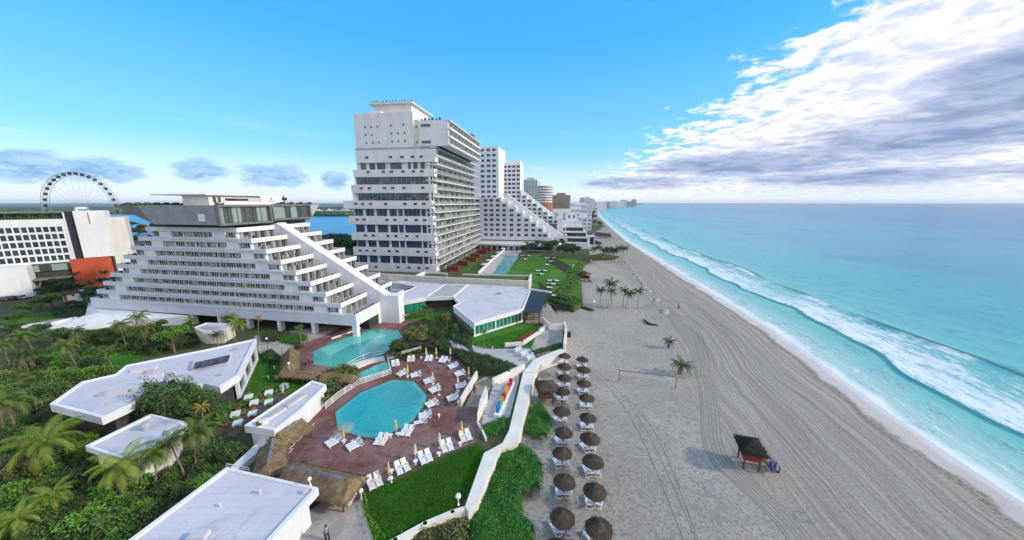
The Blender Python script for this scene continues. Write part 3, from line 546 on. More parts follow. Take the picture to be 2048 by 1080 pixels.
# red steps, container, grey ramp by beach
st = top('wooden_steps', 'reddish wooden steps between lawn and white planter wall', 'steps', W(1058, 680))
pa, pb_ = Vector(W(1045, 688)), Vector(W(1074, 672)); dd = (pb_ - pa).normalized(); nv = Vector((-dd.y, dd.x, 0)); b = MB()
for i in range(5):
    cc_ = (pa + pb_) / 2 + nv * (i * .38) - Vector(st.location); b.obox((cc_.x, cc_.y, .15 + i * .17), ((pb_ - pa).length, .34, .1), math.atan2(dd.y, dd.x))
b.build('tread', M['redwood'], st)
b = MB(); b.obox((0, 0, .55), (1.0, 1.1, 1.1)); b.obox((0, 0, 1.13), (1.08, 1.18, .06)); o = b.build('bin', M['dark'], None, W(1137, 673, 0)); tag(o, 'black waste bin on the sand against the white stair wall', 'bin')
b = MB(); p1, p2 = PX([(1096, 690), (1118, 672)], .8); b.wallseg(p1, p2, 2.0, -.1, .8); o = b.build('ramp', M['pavel']); tag(o, 'grey concrete ramp sloping to the sand between white walls', 'ramp')
# ---- railings
def railing(label, pts, z=1.5, h=1.0, mid=2, mt='rail', posts=1.3, name='railing', rr=.045):
    root = top(name, label, 'railing', (pts[0][0], pts[0][1], z)); o0 = pts[0]; bp = MB(); br_ = MB()
    loc = [(p[0] - o0[0], p[1] - o0[1]) for p in pts]
    for p, q in zip(loc, loc[1:]):
        L = math.hypot(q[0] - p[0], q[1] - p[1]); n = max(1, int(L / posts))
        for i in range(n + 1): t = i / n; bp.tube([(p[0] + (q[0] - p[0]) * t, p[1] + (q[1] - p[1]) * t, 0), (p[0] + (q[0] - p[0]) * t, p[1] + (q[1] - p[1]) * t, h)], rr * 1.1, 6)
        for k in range(mid + 1): zz = h - k * (h - .15) / max(1, mid); br_.tube([(p[0], p[1], zz), (q[0], q[1], zz)], rr, 6)
    bp.build('post', M[mt], root); br_.build('rail', M[mt], root); return root
railing('white railing along the upper edge of the lower pool', PX([(140, 372), (210, 312), (310, 245), (400, 215), (492, 184)], 1.5, Z8), 1.5, 1.1, 3, rr=.06)
railing('white railing corner behind the loungers at the pool head', PX([(492, 186), (474, 108), (560, 85), (655, 60)], 1.5, Z8), 1.5, 1.1, 4, rr=.06)
railing('thin rail above the curved footbridge', PX([(690, 742), (715, 726), (740, 716), (765, 712)]), 1.9, .8, 1, 'rail', 1.0)
b = MB(); bp = PX([(686, 744), (712, 730), (738, 720), (768, 716), (770, 722), (742, 727), (718, 737), (694, 751)]); b.prism(bp, 1.5, 1.95); o = b.build('footbridge', M['cream']); tag(o, 'curved pale footbridge edge below the upper pool', 'footbridge')
wall('low cream kerb along the upper left edge of the upper pool', PX([(1490, 950), (1590, 915), (1700, 870)], 1.6, zc(180, 370, 3.085)), .35, 1.5, 1.85)
# ------------------------------------------------------------------ buildings
BIG = []
def building(label, O, ang, base_z=1.5, name='hotel', cat='building', group=None):
    r = top(name, label, cat, (O[0], O[1], base_z), math.radians(ang), group); r['_b'] = base_z; return r
def part(root, mb, name, m, smooth=False): return mb.build(name, m, root, (0, 0, -root['_b']), smooth)
def unit_window(w, h, glass, frame, n=2, d=.12, sill=False, key=None):
    """window facing -b: frame bars and glass, centred on x, base at z 0"""
    b = MB(); b.box(-w / 2, w / 2, -.02, .0, 0, h, 0); t = .07
    for x in [(-w / 2), (w / 2 - t)] + [-w / 2 + w * i / n - t / 2 for i in range(1, n)]: b.box(x, x + t, -d, -.021, 0, h, 1)
    b.box(-w / 2 - .0, w / 2, -d - .01, -.022, h - t, h + .01, 1); b.box(-w / 2, w / 2, -d - .01, -.022, -.01, t, 1)
    return b.mesh('window', [M[glass], M[frame]])
def windows(root, me, spots, name='window', cap=100):
    """spots: (a, b, z, rz) largest in the photograph first; beyond the cap they merge into one part"""
    bz = root['_b']
    for a, b, z, rz in spots[:cap]: link(name, me, root, (a, b, z - bz), rz)
    rest = spots[cap:]
    if rest:
        mb = MB(); vs = [v.co.copy() for v in me.vertices]; fs = [tuple(p.vertices) for p in me.polygons]; ms = [p.material_index for p in me.polygons]
        for a, b, z, rz in rest:
            R = Matrix.Rotation(rz, 3, 'Z'); n = len(mb.v); mb.v += [tuple(R @ v + Vector((a, b, z - bz))) for v in vs]; mb.f += [tuple(i + n for i in f) for f in fs]; mb.m += ms
        o = mb.build(name, list(me.materials), root); o['kind'] = 'stuff'
# ---- the stepped pyramid hotel
PO = (-38.03, 76.43); PA = -10
ph = building('wide stepped white hotel like a pyramid with a grey rooftop box, behind the pools', PO, PA, name='pyramid_hotel', cat='hotel')
def aR(k): return -3.8 * k
def aL(k): return -84.2 + 3.2 * k
D = 23.8
wl, wp, wt, wf = MB(), MB(), MB(), MB()
win = []; side = []
bay = unit_window(2.9, 1.42, 'glass_hotel', 'rail', 4, .08); bays = unit_window(2.1, 2.2, 'glass_hotel', 'frame_grey', 3)
FH = 2.57
for k in range(0, 9):
    z = 7.41 + FH * k; r, l = aR(k), aL(k); t = .28
    if k < 8:
        R1, L1 = aR(k + 1), aL(k + 1)
        # body storey above the parapet
        wl.box(L1 + 1.0, R1 - .9, .62, D - 1, z - 1.02, z + FH - 1.13)
        wt.box(l + t, r - t, t, D - t, z - 1.13, z - 1.0)
    h = 1.13 if k else 2.95
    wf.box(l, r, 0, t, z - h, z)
    for (x0, x1, y0, y1) in ((l, r, D - t, D), (r - t, r - .001, t, D - t), (l, l + t, t, D - t)): wp.box(x0, x1, y0, y1, z - h, z)
    if k < 8:
        # blank white panels flush with the parapet
        for x0, x1 in ((R1 - 7.7, R1 - 4.0), (L1 + 3.9, L1 + 7.7)): wl.box(x0, x1, .12, .7, z - .02, z + FH - 1.13)
        # small end windows and long rows of bays
        win.append((R1 - 2.6, .61, z + .03, 0)); win.append((L1 + 2.6, .61, z + .03, 0))
        x0, x1 = L1 + 7.8, R1 - 7.8; n = int((x1 - x0) / 2.95); stp = (x1 - x0) / n
        for i in range(n): win.append((x0 + (i + .5) * stp, .61, z + .03, 0))
        # thin shade line: recessed slot band under each window row
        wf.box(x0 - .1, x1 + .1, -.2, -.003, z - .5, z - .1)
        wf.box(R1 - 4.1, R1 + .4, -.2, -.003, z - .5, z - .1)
        # right face bays, front side of the spine and beyond it
        for i in range(4): side.append((R1 - .88, 2.55 + i * 2.3, z - .95, math.pi / 2))
        for i in range(4): side.append((R1 - .88, 15.15 + i * 2.3, z - .95, math.pi / 2))
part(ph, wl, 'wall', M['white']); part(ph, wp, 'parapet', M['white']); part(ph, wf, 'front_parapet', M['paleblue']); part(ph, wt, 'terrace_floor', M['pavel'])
win.sort(key=lambda s: -s[0] - s[2] * .2); windows(ph, bay, win[:len(win)], 'window', 76)
side.sort(key=lambda s: s[1] > 12); windows(ph, bays, side, 'terrace_window', 60)
# divider fins, chairs and railings on the right hand terraces
fin = MB(); tb = MB()
for k in range(8):
    z = 7.41 + FH * k - 1.0; r = aR(k)
    for y in [1.4 + 2.3 * i for i in range(5)] + [14.0 + 2.3 * i for i in range(5)]:
        fin.box(r - 4.6, r - 3.7, y - .05, y + .05, z, z + 2.3)
        if y < 10 or y > 13.5:
            tb.lathe([(0, .45), (.3, .45), (.3, .5), (0, .5)], 8, (r - 1.3, y + 1.1, z)); tb.box(r - .34, r - .28, y, y + .05, z + .9, z + 1.5)
            for q in (-.5, .5): tb.box(r - 1.75, r - 1.35, y + 1.1 + q - .2, y + 1.1 + q + .2, z + .35, z + .42); tb.box(r - 1.75, r - 1.7, y + 1.1 + q - .2, y + 1.1 + q + .2, z + .42, z + .85)
            tb.box(r - .3, r - .25, y + 1.1, y + 1.15, z + .9, z + 1.45)
part(ph, fin, 'divider', M['cream']); part(ph, tb, 'terrace_furniture', M['post'])
tb2 = MB()
for k in range(8):
    z = 7.41 + FH * k - 1.0; l = aL(k)
    for i in range(9): tb2.box(l + .3, l + .36, 1 + i * 2.4, 1.06 + i * 2.4, z + .9, z + 1.5); tb2.box(l + 1.0, l + 1.5, 1.4 + i * 2.4, 1.9 + i * 2.4, z + .6, z + 1.2)
part(ph, tb2, 'terrace_furniture', M['post'])
# podium
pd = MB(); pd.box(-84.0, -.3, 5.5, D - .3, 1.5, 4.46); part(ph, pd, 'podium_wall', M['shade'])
fr_ = Fr(PO, PA); apx = [fr_.loc(W(*q, 1.6))[:2] for q in ((178, 612), (172, 634), (93, 657), (150, 664), (228, 652))]
pd = MB(); ap = [(-84, .3, 4.3), (-84, 5.4, 4.3), (-88, 12, 3.6)] + [(apx[0][0], apx[0][1], 2.6), (apx[1][0], apx[1][1], 2.2), (apx[2][0], apx[2][1], 1.7), (apx[3][0], apx[3][1], 1.9), (apx[4][0], apx[4][1], 2.6), (-50, -.2, 4.2)]; n_ = len(ap); pd.add([(x, y, 1.4) for x, y, z in ap] + ap + [(-80, -1, 3.6)], [(i, (i + 1) % n_, (i + 1) % n_ + n_, i + n_) for i in range(n_)][::1] + [(i + n_, (i + 1) % n_ + n_, 2 * n_) for i in range(n_)]); part(ph, pd, 'ramp_apron', M['white'])
pd = MB()
for x, wdt in ((-.9, 1.2), (-12.5, 1.0), (-22.5, 1.0), (-32, 1.0), (-41, 1.0), (-50, 1.0)): pd.box(x - wdt / 2, x + wdt / 2, .3, 1.5, .9, 4.46)
part(ph, pd, 'column', M['white'])
gl = MB(); gl.box(-49, -33, 4.9, 5.0, 1.6, 4.3); gl.box(-31, -23, 5.0, 5.1, 1.6, 4.3); part(ph, gl, 'ground_floor_glass', M['glass_teal'])
pd = MB(); pd.box(-.32, -.02, 9.5, D, 1.5, 4.46); pd.box(-.3, -.04, .02, .6, 3.6, 4.46); part(ph, pd, 'side_wall', M['cream'])
# slanting spine and its flared foot
sp_ = MB(); prof = [(-33.0, 27.6), (-29.5, 28.6), (1.6, 9.35), (5.4, 9.35), (5.4, 1.5), (-1.0, 1.5), (-1.2, 4.6), (-33.0, 20)]
n = len(prof); y0, y1 = 10.7, 13.6; v = [(p[0], y0, p[1]) for p in prof] + [(p[0], y1, p[1]) for p in prof]
sp_.add(v, [tuple(range(n)), tuple(range(2 * n - 1, n - 1, -1))] + [(i, i + n, (i + 1) % n + n, (i + 1) % n) for i in range(n)])
part(ph, sp_, 'sloping_spine', M['white'])
# rooftop restaurant box with canted sides
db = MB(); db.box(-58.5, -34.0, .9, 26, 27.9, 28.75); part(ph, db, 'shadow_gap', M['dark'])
top_b = [(-52.5, -2), (-33.2, -2), (-33.2, 27.6), (-66, 27), (-60, 2.5)]; top_t = [(-56.3, -2.1), (-33, -2.1), (-33, 30.6), (-82, 30), (-72, 2.5)]
bx = MB(); bx.prism(top_b, 28.75, 33.45, 0, top_t); part(ph, bx, 'rooftop_box', M['concrete'])
bx = MB()
def frameb(b, y0, y1, z0, z1, x0, x1, t): b.box(x0, x1, y0, y1, z1 - t, z1); b.box(x0, x1, y0, y1, z0, z0 + t); b.box(x0, x1, y0, y0 + t, z0 + t, z1 - t); b.box(x0, x1, y1 - t, y1, z0 + t, z1 - t)
frameb(bx, -2.3, 12.2, 28.6, 33.6, -32.95, -31.9, .5); frameb(bx, 12.6, 26.8, 29.2, 33.6, -32.95, -32.0, .45); part(ph, bx, 'window_surround', M['frame_grey'])
bx = MB(); bx.add([(-32.9, 26.9, 29.2), (-32.9, 30.6, 33.5), (-32.9, 26.9, 33.5), (-32.4, 26.9, 29.2), (-32.2, 30.8, 33.5), (-32.4, 26.9, 33.5)], [(3, 4, 5), (0, 2, 1), (0, 1, 4, 3), (1, 2, 5, 4), (0, 3, 5, 2)]); part(ph, bx, 'prow', M['greyb'])
gl = MB(); gl.box(-32.7, -32.6, -1.75, 11.65, 29.15, 33.05); gl.box(-32.7, -32.6, 13.1, 26.3, 29.7, 33.1); g_ = part(ph, gl, 'restaurant_glass', M['glass_top'])
bx = MB()
for i in range(7): bx.box(-32.55, -32.4, -1.7 + i * 2.2, -1.6 + i * 2.2, 29.15, 33.05)
for i in range(4): bx.box(-32.55, -32.4, 13.2 + i * 4.2, 13.3 + i * 4.2, 29.7, 33.1)
bx.build('mullion', M['frame_grey'], g_)
bx = MB(); bx.box(-38.2, -36.2, -2.22, -2.08, 29.6, 31.4); part(ph, bx, 'wall_panel', M['white'])
pn = MB(); pn.box(-47, -39.0, 1.5, 16, 33.4, 35.9); part(ph, pn, 'penthouse', M['cream'])
pn = MB(); pn.box(-55, -38.0, .2, 17.5, 35.95, 36.25); part(ph, pn, 'roof_slab', M['white'])
pn = MB(); pn.box(-38.98, -38.85, 2.6, 3.2, 34.2, 35.5); pn.box(-38.98, -38.85, 3.8, 4.4, 34.2, 35.5); pn.box(-38.98, -38.85, 5.6, 12, 34.6, 35.2); part(ph, pn, 'penthouse_window', M['glass_dark'])
pn = MB(); pn.box(-34.6, -34.4, 1.5, 15, 33.46, 34.3); part(ph, pn, 'roof_balustrade', M['rail'])
rg = MB()
for i in range(34): rg.box(-70 + i * 1.05, -69.4 + i * 1.05, 2.8, 3.8, 33.42, 33.75 + .2 * (i % 3))
for i in range(12): rg.box(-34.2, -33.4, 15 + i * 1.2, 15.7 + i * 1.2, 33.42, 33.8 + .25 * (i % 3))
part(ph, rg, 'roof_planting', M['leafd'])
pn = MB(); pn.box(-35.6, -35.3, 12.5, 19.5, 33.4, 36.0); sc_ = part(ph, pn, 'roof_screen', M['white'])
em = MB(); em.add([(-35.26, 15.8 + .6 * math.cos(a) * (1 if i % 2 == 0 else .45), 35.2 + .45 * math.sin(a) * (1 if i % 2 == 0 else .45)) for i, a in enumerate([2 * math.pi * j / 12 for j in range(12)])], [tuple(range(12))])
em.box(-35.29, -35.24, 14.5, 17.1, 34.45, 34.6); em.build('emblem', M['steel'], sc_)
pn = MB(); pn.box(-35.5, -35.3, 19.6, 21.4, 34.8, 35.6); pn.box(-35.6, -35.4, 20.4, 20.6, 33.4, 36.2); pn.box(-38.5, -38.2, 16.3, 17.8, 35.0, 35.8); part(ph, pn, 'aerial', M['dark'])
# ---- the tall tower
TO = W2(878, 545); T = building('tall white tower hotel with shifted storeys and an overhanging top, beyond the pyramid hotel', TO, -8, name='tower_hotel', cat='hotel')
bands = [(1.4, 5.45), (9.2, 13.15), (16.5, 20.25), (24.0, 28.0), (31.35, 35.1), (38.5, 42.35), (45.7, 49.0), (52.0, 57.5)]
lefts = [-41.5, -42.6, -42.8, -43.2, -45.5, -40.6, -38.9, -37]; rights = [0, 0, -.2, -.5, -.7, .6, 1.0, 1.8]
wb, nv_ = MB(), MB(); pn_ = []; sw = []
DT = 80
for i, (z0, z1) in enumerate(bands):
    wb.box(lefts[i], rights[i] - .9, -.9, 3, z0, z1)
    ztop = bands[i + 1][0] if i < 7 else 58.3
    cl_ = (-41, -41, -41, -41, -41, -39, -37.6, -36.2)[i]; nv_.box(cl_, -1.2, .35, 1.2, z0, ztop); nv_.box(cl_, -3.1, 1.2, DT, z0, ztop)
    for j, a in enumerate((-39, -35.5, -31.5, -24, -20, -14.5, -9.5, -5.5)):
        if (i + j * 3) % 7 != 2 and a > lefts[i] + 1.6: sw.append((a, -.905, z0 + 1.75, 0))
part(T, wb, 'storey_band', M['white']); part(T, nv_, 'core_wall', M['white'])
sww = unit_window(1.7, 1.05, 'glass_dark', 'greyb', 2, .1); windows(T, sww, sw, 'small_window')
# dark glazed bands between the white storeys
for i in range(7):
    z0, z1 = bands[i][1], bands[i + 1][0]; b = MB(); pat = [(-40.6, -36.5), (-35, -31), (-29.5, -24.5), (-23, -19.5), (-18.7, -16.6), (-15.6, -8.0), (-7.2, -5.2), (-4.4, -1.6)]
    if i in (4, 5): pat = [(-38.2, -1.3)]
    if i == 6: pat = [(-35.5, -33), (-31.2, -28.5), (-27.5, -23.5), (-21, -15.5), (-12.5, -11.2), (-10, -8), (-6.5, -4.6), (-1.8 - 1, -1.5)]
    for p, q in pat: b.box(p, q, .22, .34, z0 + .02, z1 - .02)
    gp = part(T, b, 'glazed_band', M['glass_tower'] if i >= 4 else M['navy'])
    if i in (3, 4, 5):
        mu = MB()
        for q in range(18): mu.box(-39 + q * 2.1, -38.9 + q * 2.1, .1, .21, z0 + .02, z1 - .02)
        mu.build('mullion', M['greyb'], gp)
# balconies along the seaward face, one object per storey
nfl = 16; pitch = 3.55
for k in range(nfl):
    z = 1.5 + k * pitch; off = 1.5 if k > 12 else 0.6 if k > 10 else 0; y1 = 92 - k * .9
    sl = MB(); sl.box(-4, off, -.88, y1, z + 3.15, z + 3.55); bo = part(T, sl, 'balcony', M['white'])
    rl = MB(); rl.box(off - .10, off - .05, -.6, y1 - .3, z + .02, z + 1.0); ro = rl.build('balustrade', M['railglass'], bo)
    fn = MB()
    for q in range(10):
        y = -.6 + q * (y1 - 1) / 9.4; fn.box(-2.9, -1.7, y, y + .16, z, z + 3.19)
        if (q * 7 + k * 5) % 4: fn.box(-1.6, -1.1, y + 2.2, y + 3.0, z, z + .8)
        if (q * 5 + k * 3) % 5 == 0: fn.box(off - 1.2, off - .7, y + 3.5, y + 4.2, z, z + 1.2)
    fn.build('partition', M['cream'], bo)
b = MB(); b.box(-3.0, -2.9, .4, DT + 2, 1.5, 58); part(T, b, 'balcony_glazing', M['balcony'])
# overhanging three storey block
tp = MB(); tp.box(-36.5, -8.7, -.6, 40, 57.6, 73.1); tp.box(-30, -24, 1, 20, 73.1, 74.2); part(T, tp, 'top_block', M['white'])
tp = MB(); tp.box(-6.3, 7.2, -.55, .2, 58.6, 69.3); tp.box(-6.3, 8.0, -.5, 58, 58.6, 58.9); tp.box(-8.65, 3.0, .9, 56, 58.6, 69.25); part(T, tp, 'top_side_block', M['white'])
for k in range(3):
    z = 58.9 + k * 3.45; b = MB(); b.box(3.0, 8.2, -.6, 57.5, z + 3.1, z + 3.5); b.box(8.0, 8.2, -.6, 57.5, z, z + .55); bo = part(T, b, 'balcony', M['white'])
    b = MB()
    for q in range(11): b.box(3.05, 7.6, .2 + q * 5.6, .45 + q * 5.6, z, z + 3.09)
    b.build('partition', M['cream'], bo)
b = MB(); b.box(3.01, 3.1, .3, 56, 58.9, 69.2); part(T, b, 'balcony_glazing', M['balcony'])
b = MB(); b.box(-8.68, -6.4, .5, .9, 58, 70); part(T, b, 'recess', M['cream'])
sq = unit_window(.75, .85, 'glass_dark', 'greyb', 1, .06)
spots = [(-31.3, 67), (-28.3, 67), (-25.3, 67), (-19, 67.2), (-13, 67.4), (-31.4, 63.6), (-28.3, 63.6), (-18.9, 63.9), (-15.9, 63.9), (-12.8, 64), (-31.2, 60.2), (-28.2, 60.2), (-25.2, 60.3), (-18.8, 60.5), (-15.9, 60.6), (-12.8, 60.7)]
windows(T, sq, [(a, -.61, z, 0) for a, z in spots], 'square_window')
lw = unit_window(4.4, 1.3, 'glass_dark', 'white', 4); windows(T, lw, [(-2.8, -.56, 66.6, 0), (-2.9, -.56, 59.7, 0)], 'window'); windows(T, sq, [(-7.6, .49, 66.7, 0), (-7.6, .49, 60.2, 0)], 'square_window')
b = MB(); b.box(-30, -12, 6, 26, 74.5, 78.2); b.box(-32, -10.5, 4.5, 30, 78.2, 78.7); part(T, b, 'penthouse', M['cream'])
b = MB()
for i in range(14): b.box(-31 + i * 1.5, -30.6 + i * 1.5, 5, 5.4, 78.7, 79.3 + (i % 3) * .3)
for i in range(10): b.box(-3 + i * 1.0, -2.6 + i, 6 + i * 4.5, 8 + i * 4.5, 69.4, 70.4 + (i % 4) * .6)
b.box(4, 7, 44, 48, 69.4, 72); part(T, b, 'roof_plant', M['frame_grey'])
b = MB()
for i in range(10): b.box(-8 + i * 1.15, -7.4 + i * 1.15, 3 + (i % 3), 4.4 + (i % 3), 69.3, 70.3 + (i % 3) * .7)
part(T, b, 'roof_greenery', M['leafd'])
b = MB(); b.box(-37, -1.4, -.95, -.9, 57.5, 58.5); part(T, b, 'terrace_rail', M['railglass'])
# red cabanas at its seaward foot, each a thing
for i, (u, v) in enumerate(Z3p for Z3p in [(645, 1000), (702, 968), (748, 945), (770, 925), (812, 902), (835, 888)]):
    p = W(680 + u / 2.842, 190 + v / 2.842); s_ = 1.0 + .0 * i
    t_ = top('cabana', 'red walled poolside cabana at the tower foot, %s from the camera' % ORD[i], 'cabana', p, math.radians(-8), 'red cabanas beside the tower')
    b = MB(); b.box(-2.8, 2.8, -1.3, -1.1, .05, 2.3); b.box(-2.8, -2.6, -1.1, 1.3, .05, 2.3); b.box(2.6, 2.8, -1.1, 1.3, .05, 2.3); b.build('wall', M['redwood'], t_)
    b = MB(); b.box(-3, 3, -1.5, 1.5, 2.32, 2.45); b.build('roof', M['wood'], t_)
# ---- stepped white hotel beyond
SO = W2(*Z4(100, 815)); S = building('white stepped hotel with square blue windows in two sloping wings, behind the tower', SO, -10, name='stepped_hotel', cat='hotel')
wv = unit_window(2.7, 1.9, 'glass_dark', 'white', 2, .12)
b = MB(); w_ = []; rows = [11.0, 14.6, 18.1, 21.6, 25.0, 28.3, 31.8, 35.2]; cols = [1.8, 6.1, 10.6, 15.3, 20.6, 25.9, 31.2, 36.2, 41.0, 44.6]
ends = [47, 43.5, 38.5, 34, 29, 24, 18.5, 13.5]
b.box(-14, 50, .2, 16, 8, 10.2)
for i, z in enumerate(rows):
    b.box(-14, ends[i], 0, 16, z - .8, z + 2.75); b.box(ends[i], ends[i] + 4.6, 1.5, 15, z - .8, z + .1)
    b.box(ends[i] + .3, ends[i] + 4.4, 2.5, 4.5, z + .1, z + 1.6)
    for c_ in cols:
        if c_ < ends[i] - 1.5: w_.append((c_, -.01, z - .35, 0))
    for c_ in (-4, -9): w_.append((c_, -.01, z - .35, 0))
part(S, b, 'front_wing', M['white'])
b = MB(); prof = [(12, 40.5), (16, 40.5), (56, 11.5), (60, 11.5), (60, 1.5), (52, 1.5), (48, 10)]; n = len(prof); v = [(p[0], 8, p[1]) for p in prof] + [(p[0], 11, p[1]) for p in prof]
b.add(v, [tuple(range(n)), tuple(range(2 * n - 1, n - 1, -1))] + [(i, i + n, (i + 1) % n + n, (i + 1) % n) for i in range(n)]); part(S, b, 'sloping_spine', M['white'])
b = MB(); b.box(-14, 8.5, 13.5, 40, 8, 74.3); b.box(7, 21.3, 35, 55, 8, 64.3); b.box(12, 21, 36, 50, 64.3, 67.0)
for i in range(8): b.box(20, 53 - i * 4.3, 35, 52, 17.5 + i * 3.25, 17.5 + (i + 1) * 3.25 + .01)
part(S, b, 'rear_wing', M['white'])
b = MB(); prof = [(20, 46), (53, 21.5), (57, 21.5), (57, 8), (20, 8)]; n = 5; v = [(p[0], 41, p[1]) for p in prof] + [(p[0], 43.5, p[1]) for p in prof]
b.add(v, [tuple(range(n)), tuple(range(2 * n - 1, n - 1, -1))] + [(i, i + n, (i + 1) % n + n, (i + 1) % n) for i in range(n)]); part(S, b, 'rear_spine', M['white'])
for i in range(13):
    z = 61.3 - i * 3.3
    for c_ in (4.5, 8.2, 11.7, 15.2, 18.9) if i < 7 else (4.5, 8.2, 11.7, 15.2, 18.9): w_.append((c_ + 1.0, 34.98 if c_ > 6 else 34.98, z, 0))
for i in range(8):
    for q in range(8):
        a = 24.5 + q * 4.3
        if a < 51 - i * 4.3: w_.append((a, 34.98, 18.4 + i * 3.25, 0))
for i in range(10):
    z = 71 - i * 3.7
    w_.append((-3.6, 13.48, z, 0)); w_.append((1.0, 13.48, z, 0)); w_.append((5.2, 13.48, z, 0))
windows(S, wv, w_)
b = MB(); b.box(-14, 52, -9, -.1, 1.5, 5.0); part(S, b, 'podium', M['greyb'])
b = MB(); b.box(-14, 30, -10, .1, 5.0, 6.2); b.prism([(30, -10), (53, -3), (56, 4), (30, .1)], 5.0, 6.2); b.box(-13, 48, -.15, .15, 6.25, 7.2); part(S, b, 'canopy', M['white'])
b = MB()
for i in range(8): b.box(-3 + i * 4, -1 + i * 4, -9.1, -9.02, 1.7, 4.6)
b.box(28, 50, -9.1, -9.02, 2.4, 4.6); part(S, b, 'shopfront', M['glass_dark'])
# seaward villas block
VO = W2(*Z4(640, 800)); V = building('low white terraced block with bands of green balconies stepping toward the palms', VO, -8, name='terraced_block')
b = MB()
for i in range(5): b.box(4 - i * .3, 39 - i * 3.0, -12 + i * 5.2, 22, 1.5 + i * 3.3, 4.6 + i * 3.3); b.box(3.5 - i * .3, 39.5 - i * 3.0, -13 + i * 5.2, -11 + i * 5.2, 4.3 + i * 3.3, 5.4 + i * 3.3)
b.box(-3, 3.5, -2, 8, 1.5, 21); b.box(8, 22, 18, 30, 17, 23.5); b.box(-2, 4, 20, 30, 1.5, 24); b.box(33, 41, -14, -6, 1.5, 9.5); b.box(20, 44, -17, -13.5, 1.5, 4.0); part(V, b, 'wall', M['white'])
b = MB()
for i in range(4): b.box(9 - i * .3, 38 - i * 3.0, -12.12 + i * 5.2, -12.02 + i * 5.2, 1.7 + i * 3.3, 4.25 + i * 3.3)
b.box(35.5, 40.2, -14.1, -14.02, 3.5, 9.0); part(V, b, 'balcony_glass', M['glass_teal'])
w5 = unit_window(2.4, 2.1, 'glass_dark', 'white', 2); windows(V, w5, [(6, -12.02 + i * 5.2, 1.9 + i * 3.3, 0) for i in range(4)] + [(34, -12.02, 2.0, 0), (12, 17.98, 20, 0), (18, 17.98, 20, 0)])
V.scale = (.62, .8, 1.12)
# ---- distant hotels
def slab(label, u, v_top, width, dist, depth=20, m='greyb', ang=-10, stripes=None, extra=None, name='distant_tower'):
    """a block whose top appears at (u, v_top) when it stands dist metres out"""
    x_ = (u - 1024) / F; yv = -(v_top - 540) / F; d = (x_, yv * SP + CP, yv * CP - SP); t = dist / d[1]; zt = H + d[2] * t
    r = building(label, (d[0] * t, dist), ang, 0, name); b = MB(); b.box(-width / 2, width / 2, 0, depth, 0, zt); wlp = part(r, b, 'wall', M[m])
    n = max(3, int(zt / 3.6)); s_ = MB()
    nb = max(2, int(width / 4.5))
    for i in range(1, n):
        z = i * zt / n
        for q in range(nb): a = -width / 2 + (q + .5) * width / nb; s_.box(a - width / nb * .28, a + width / nb * .28, -.12, -.02, z - .2, z + zt / n * .3)
        for q in range(int(depth / 6)): s_.box(width / 2 + .02, width / 2 + .12, 1.5 + q * 6, 4.8 + q * 6, z - .2, z + zt / n * .3)
    part(r, s_, 'window_band', M['farwin'] if stripes is None else M[stripes])
    if extra: extra(r, width, zt, depth)
    b = MB(); b.box(-width * .2, width * .25, depth * .3, depth * .7, zt, zt + 4); part(r, b, 'roof_plant', M[m])
    return r
def ex_gray(r, w, zt, dp):
    b = MB(); b.lathe([(15, 0), (15, zt * .86), (0, zt * .86)], 20, (w / 2 + 9, 12, 0)); part(r, b, 'round_wing', M['cream'])
    b = MB()
    for i in range(14):
        z = 4 + i * zt * .82 / 14; b.lathe([(15.2, z), (15.2, z + 1.7)], 20, (w / 2 + 9, 12, 0))
    part(r, b, 'balcony', M['farwin'])
    b = MB()
    for i in range(7):
        z = 4 + i * zt * .82 / 14; b.lathe([(15.4, z + 1.8), (15.4, z + 4.1)], 20, (w / 2 + 9.3, 11.6, 0))
    part(r, b, 'orange_panels', M['orange'])
slab('plain pale grey slab tower with a round cream and orange wing', 1058, 359, 28, 560, 40, 'fargrey', -12, None, ex_gray)
slab('flat topped beige hotel block with darker left bay, beyond the orange tower', 1120, 390, 36, 610, 35, 'beige', -12)
far_ = [(1176, 396, 26, 1150, 'fargrey', 'darkest of the twin towers above the beach bend'), (1186, 399, 16, 1300, 'fargrey', 'slim tower just right of the twin towers'), (1166, 396, 12, 1250, 'fargrey', 'narrow pale tower left of the twin towers'),
        (1203, 404, 60, 1900, 'white', 'wide low pale hotel on the bend of the coast'), (1218, 403, 70, 2300, 'fargrey', 'stepped grey hotel on the far coast'), (1232, 402, 35, 2700, 'white', 'squat white tower on the far cape'), (1248, 400, 60, 3300, 'fargrey', 'broad blue grey tower on the far cape'), (1258, 403, 60, 3500, 'beige', 'low tan hotel on the far cape'), (1269, 399, 45, 3700, 'beige', 'tallest cream tower at the tip of the cape'), (1211, 405, 50, 2100, 'beige', 'low buff hotel in the middle of the far coast'), (1225, 405, 60, 2500, 'fargrey', 'low grey hotel before the far cape'), (1240, 405, 60, 3000, 'white', 'long low white hotel on the far cape')]
for u, v, wd, ds_, m_, lb in far_: slab(lb, u, v, wd, ds_, 30, m_, 0)
slab('low white hotel with pink roofs before the twin towers', 1155, 409, 60, 700, 25, 'white', -14)
slab('cluster of low white villas behind the terraced block', 1120, 424, 50, 430, 18, 'cream', -12)
slab('small pale hotel block between beige hotel and beach', 1150, 418, 36, 520, 18, 'white', -12)
slab('plain white low hotel behind the stepped hotel end', 1165, 434, 22, 400, 14, 'white', -12)
for i in range(16):
    u = 462 + i * 16 if i < 16 else 0
    if i < 12: slab('tiny pale building on the far lagoon shore, %s from the left' % ORD[i], 628 + i * 7, 420 + (i * 5) % 4, 12 + (i * 7) % 14, 1160 + i * 9, 12, ['white', 'cream', 'fargrey'][i % 3], 0, name='shore_building')
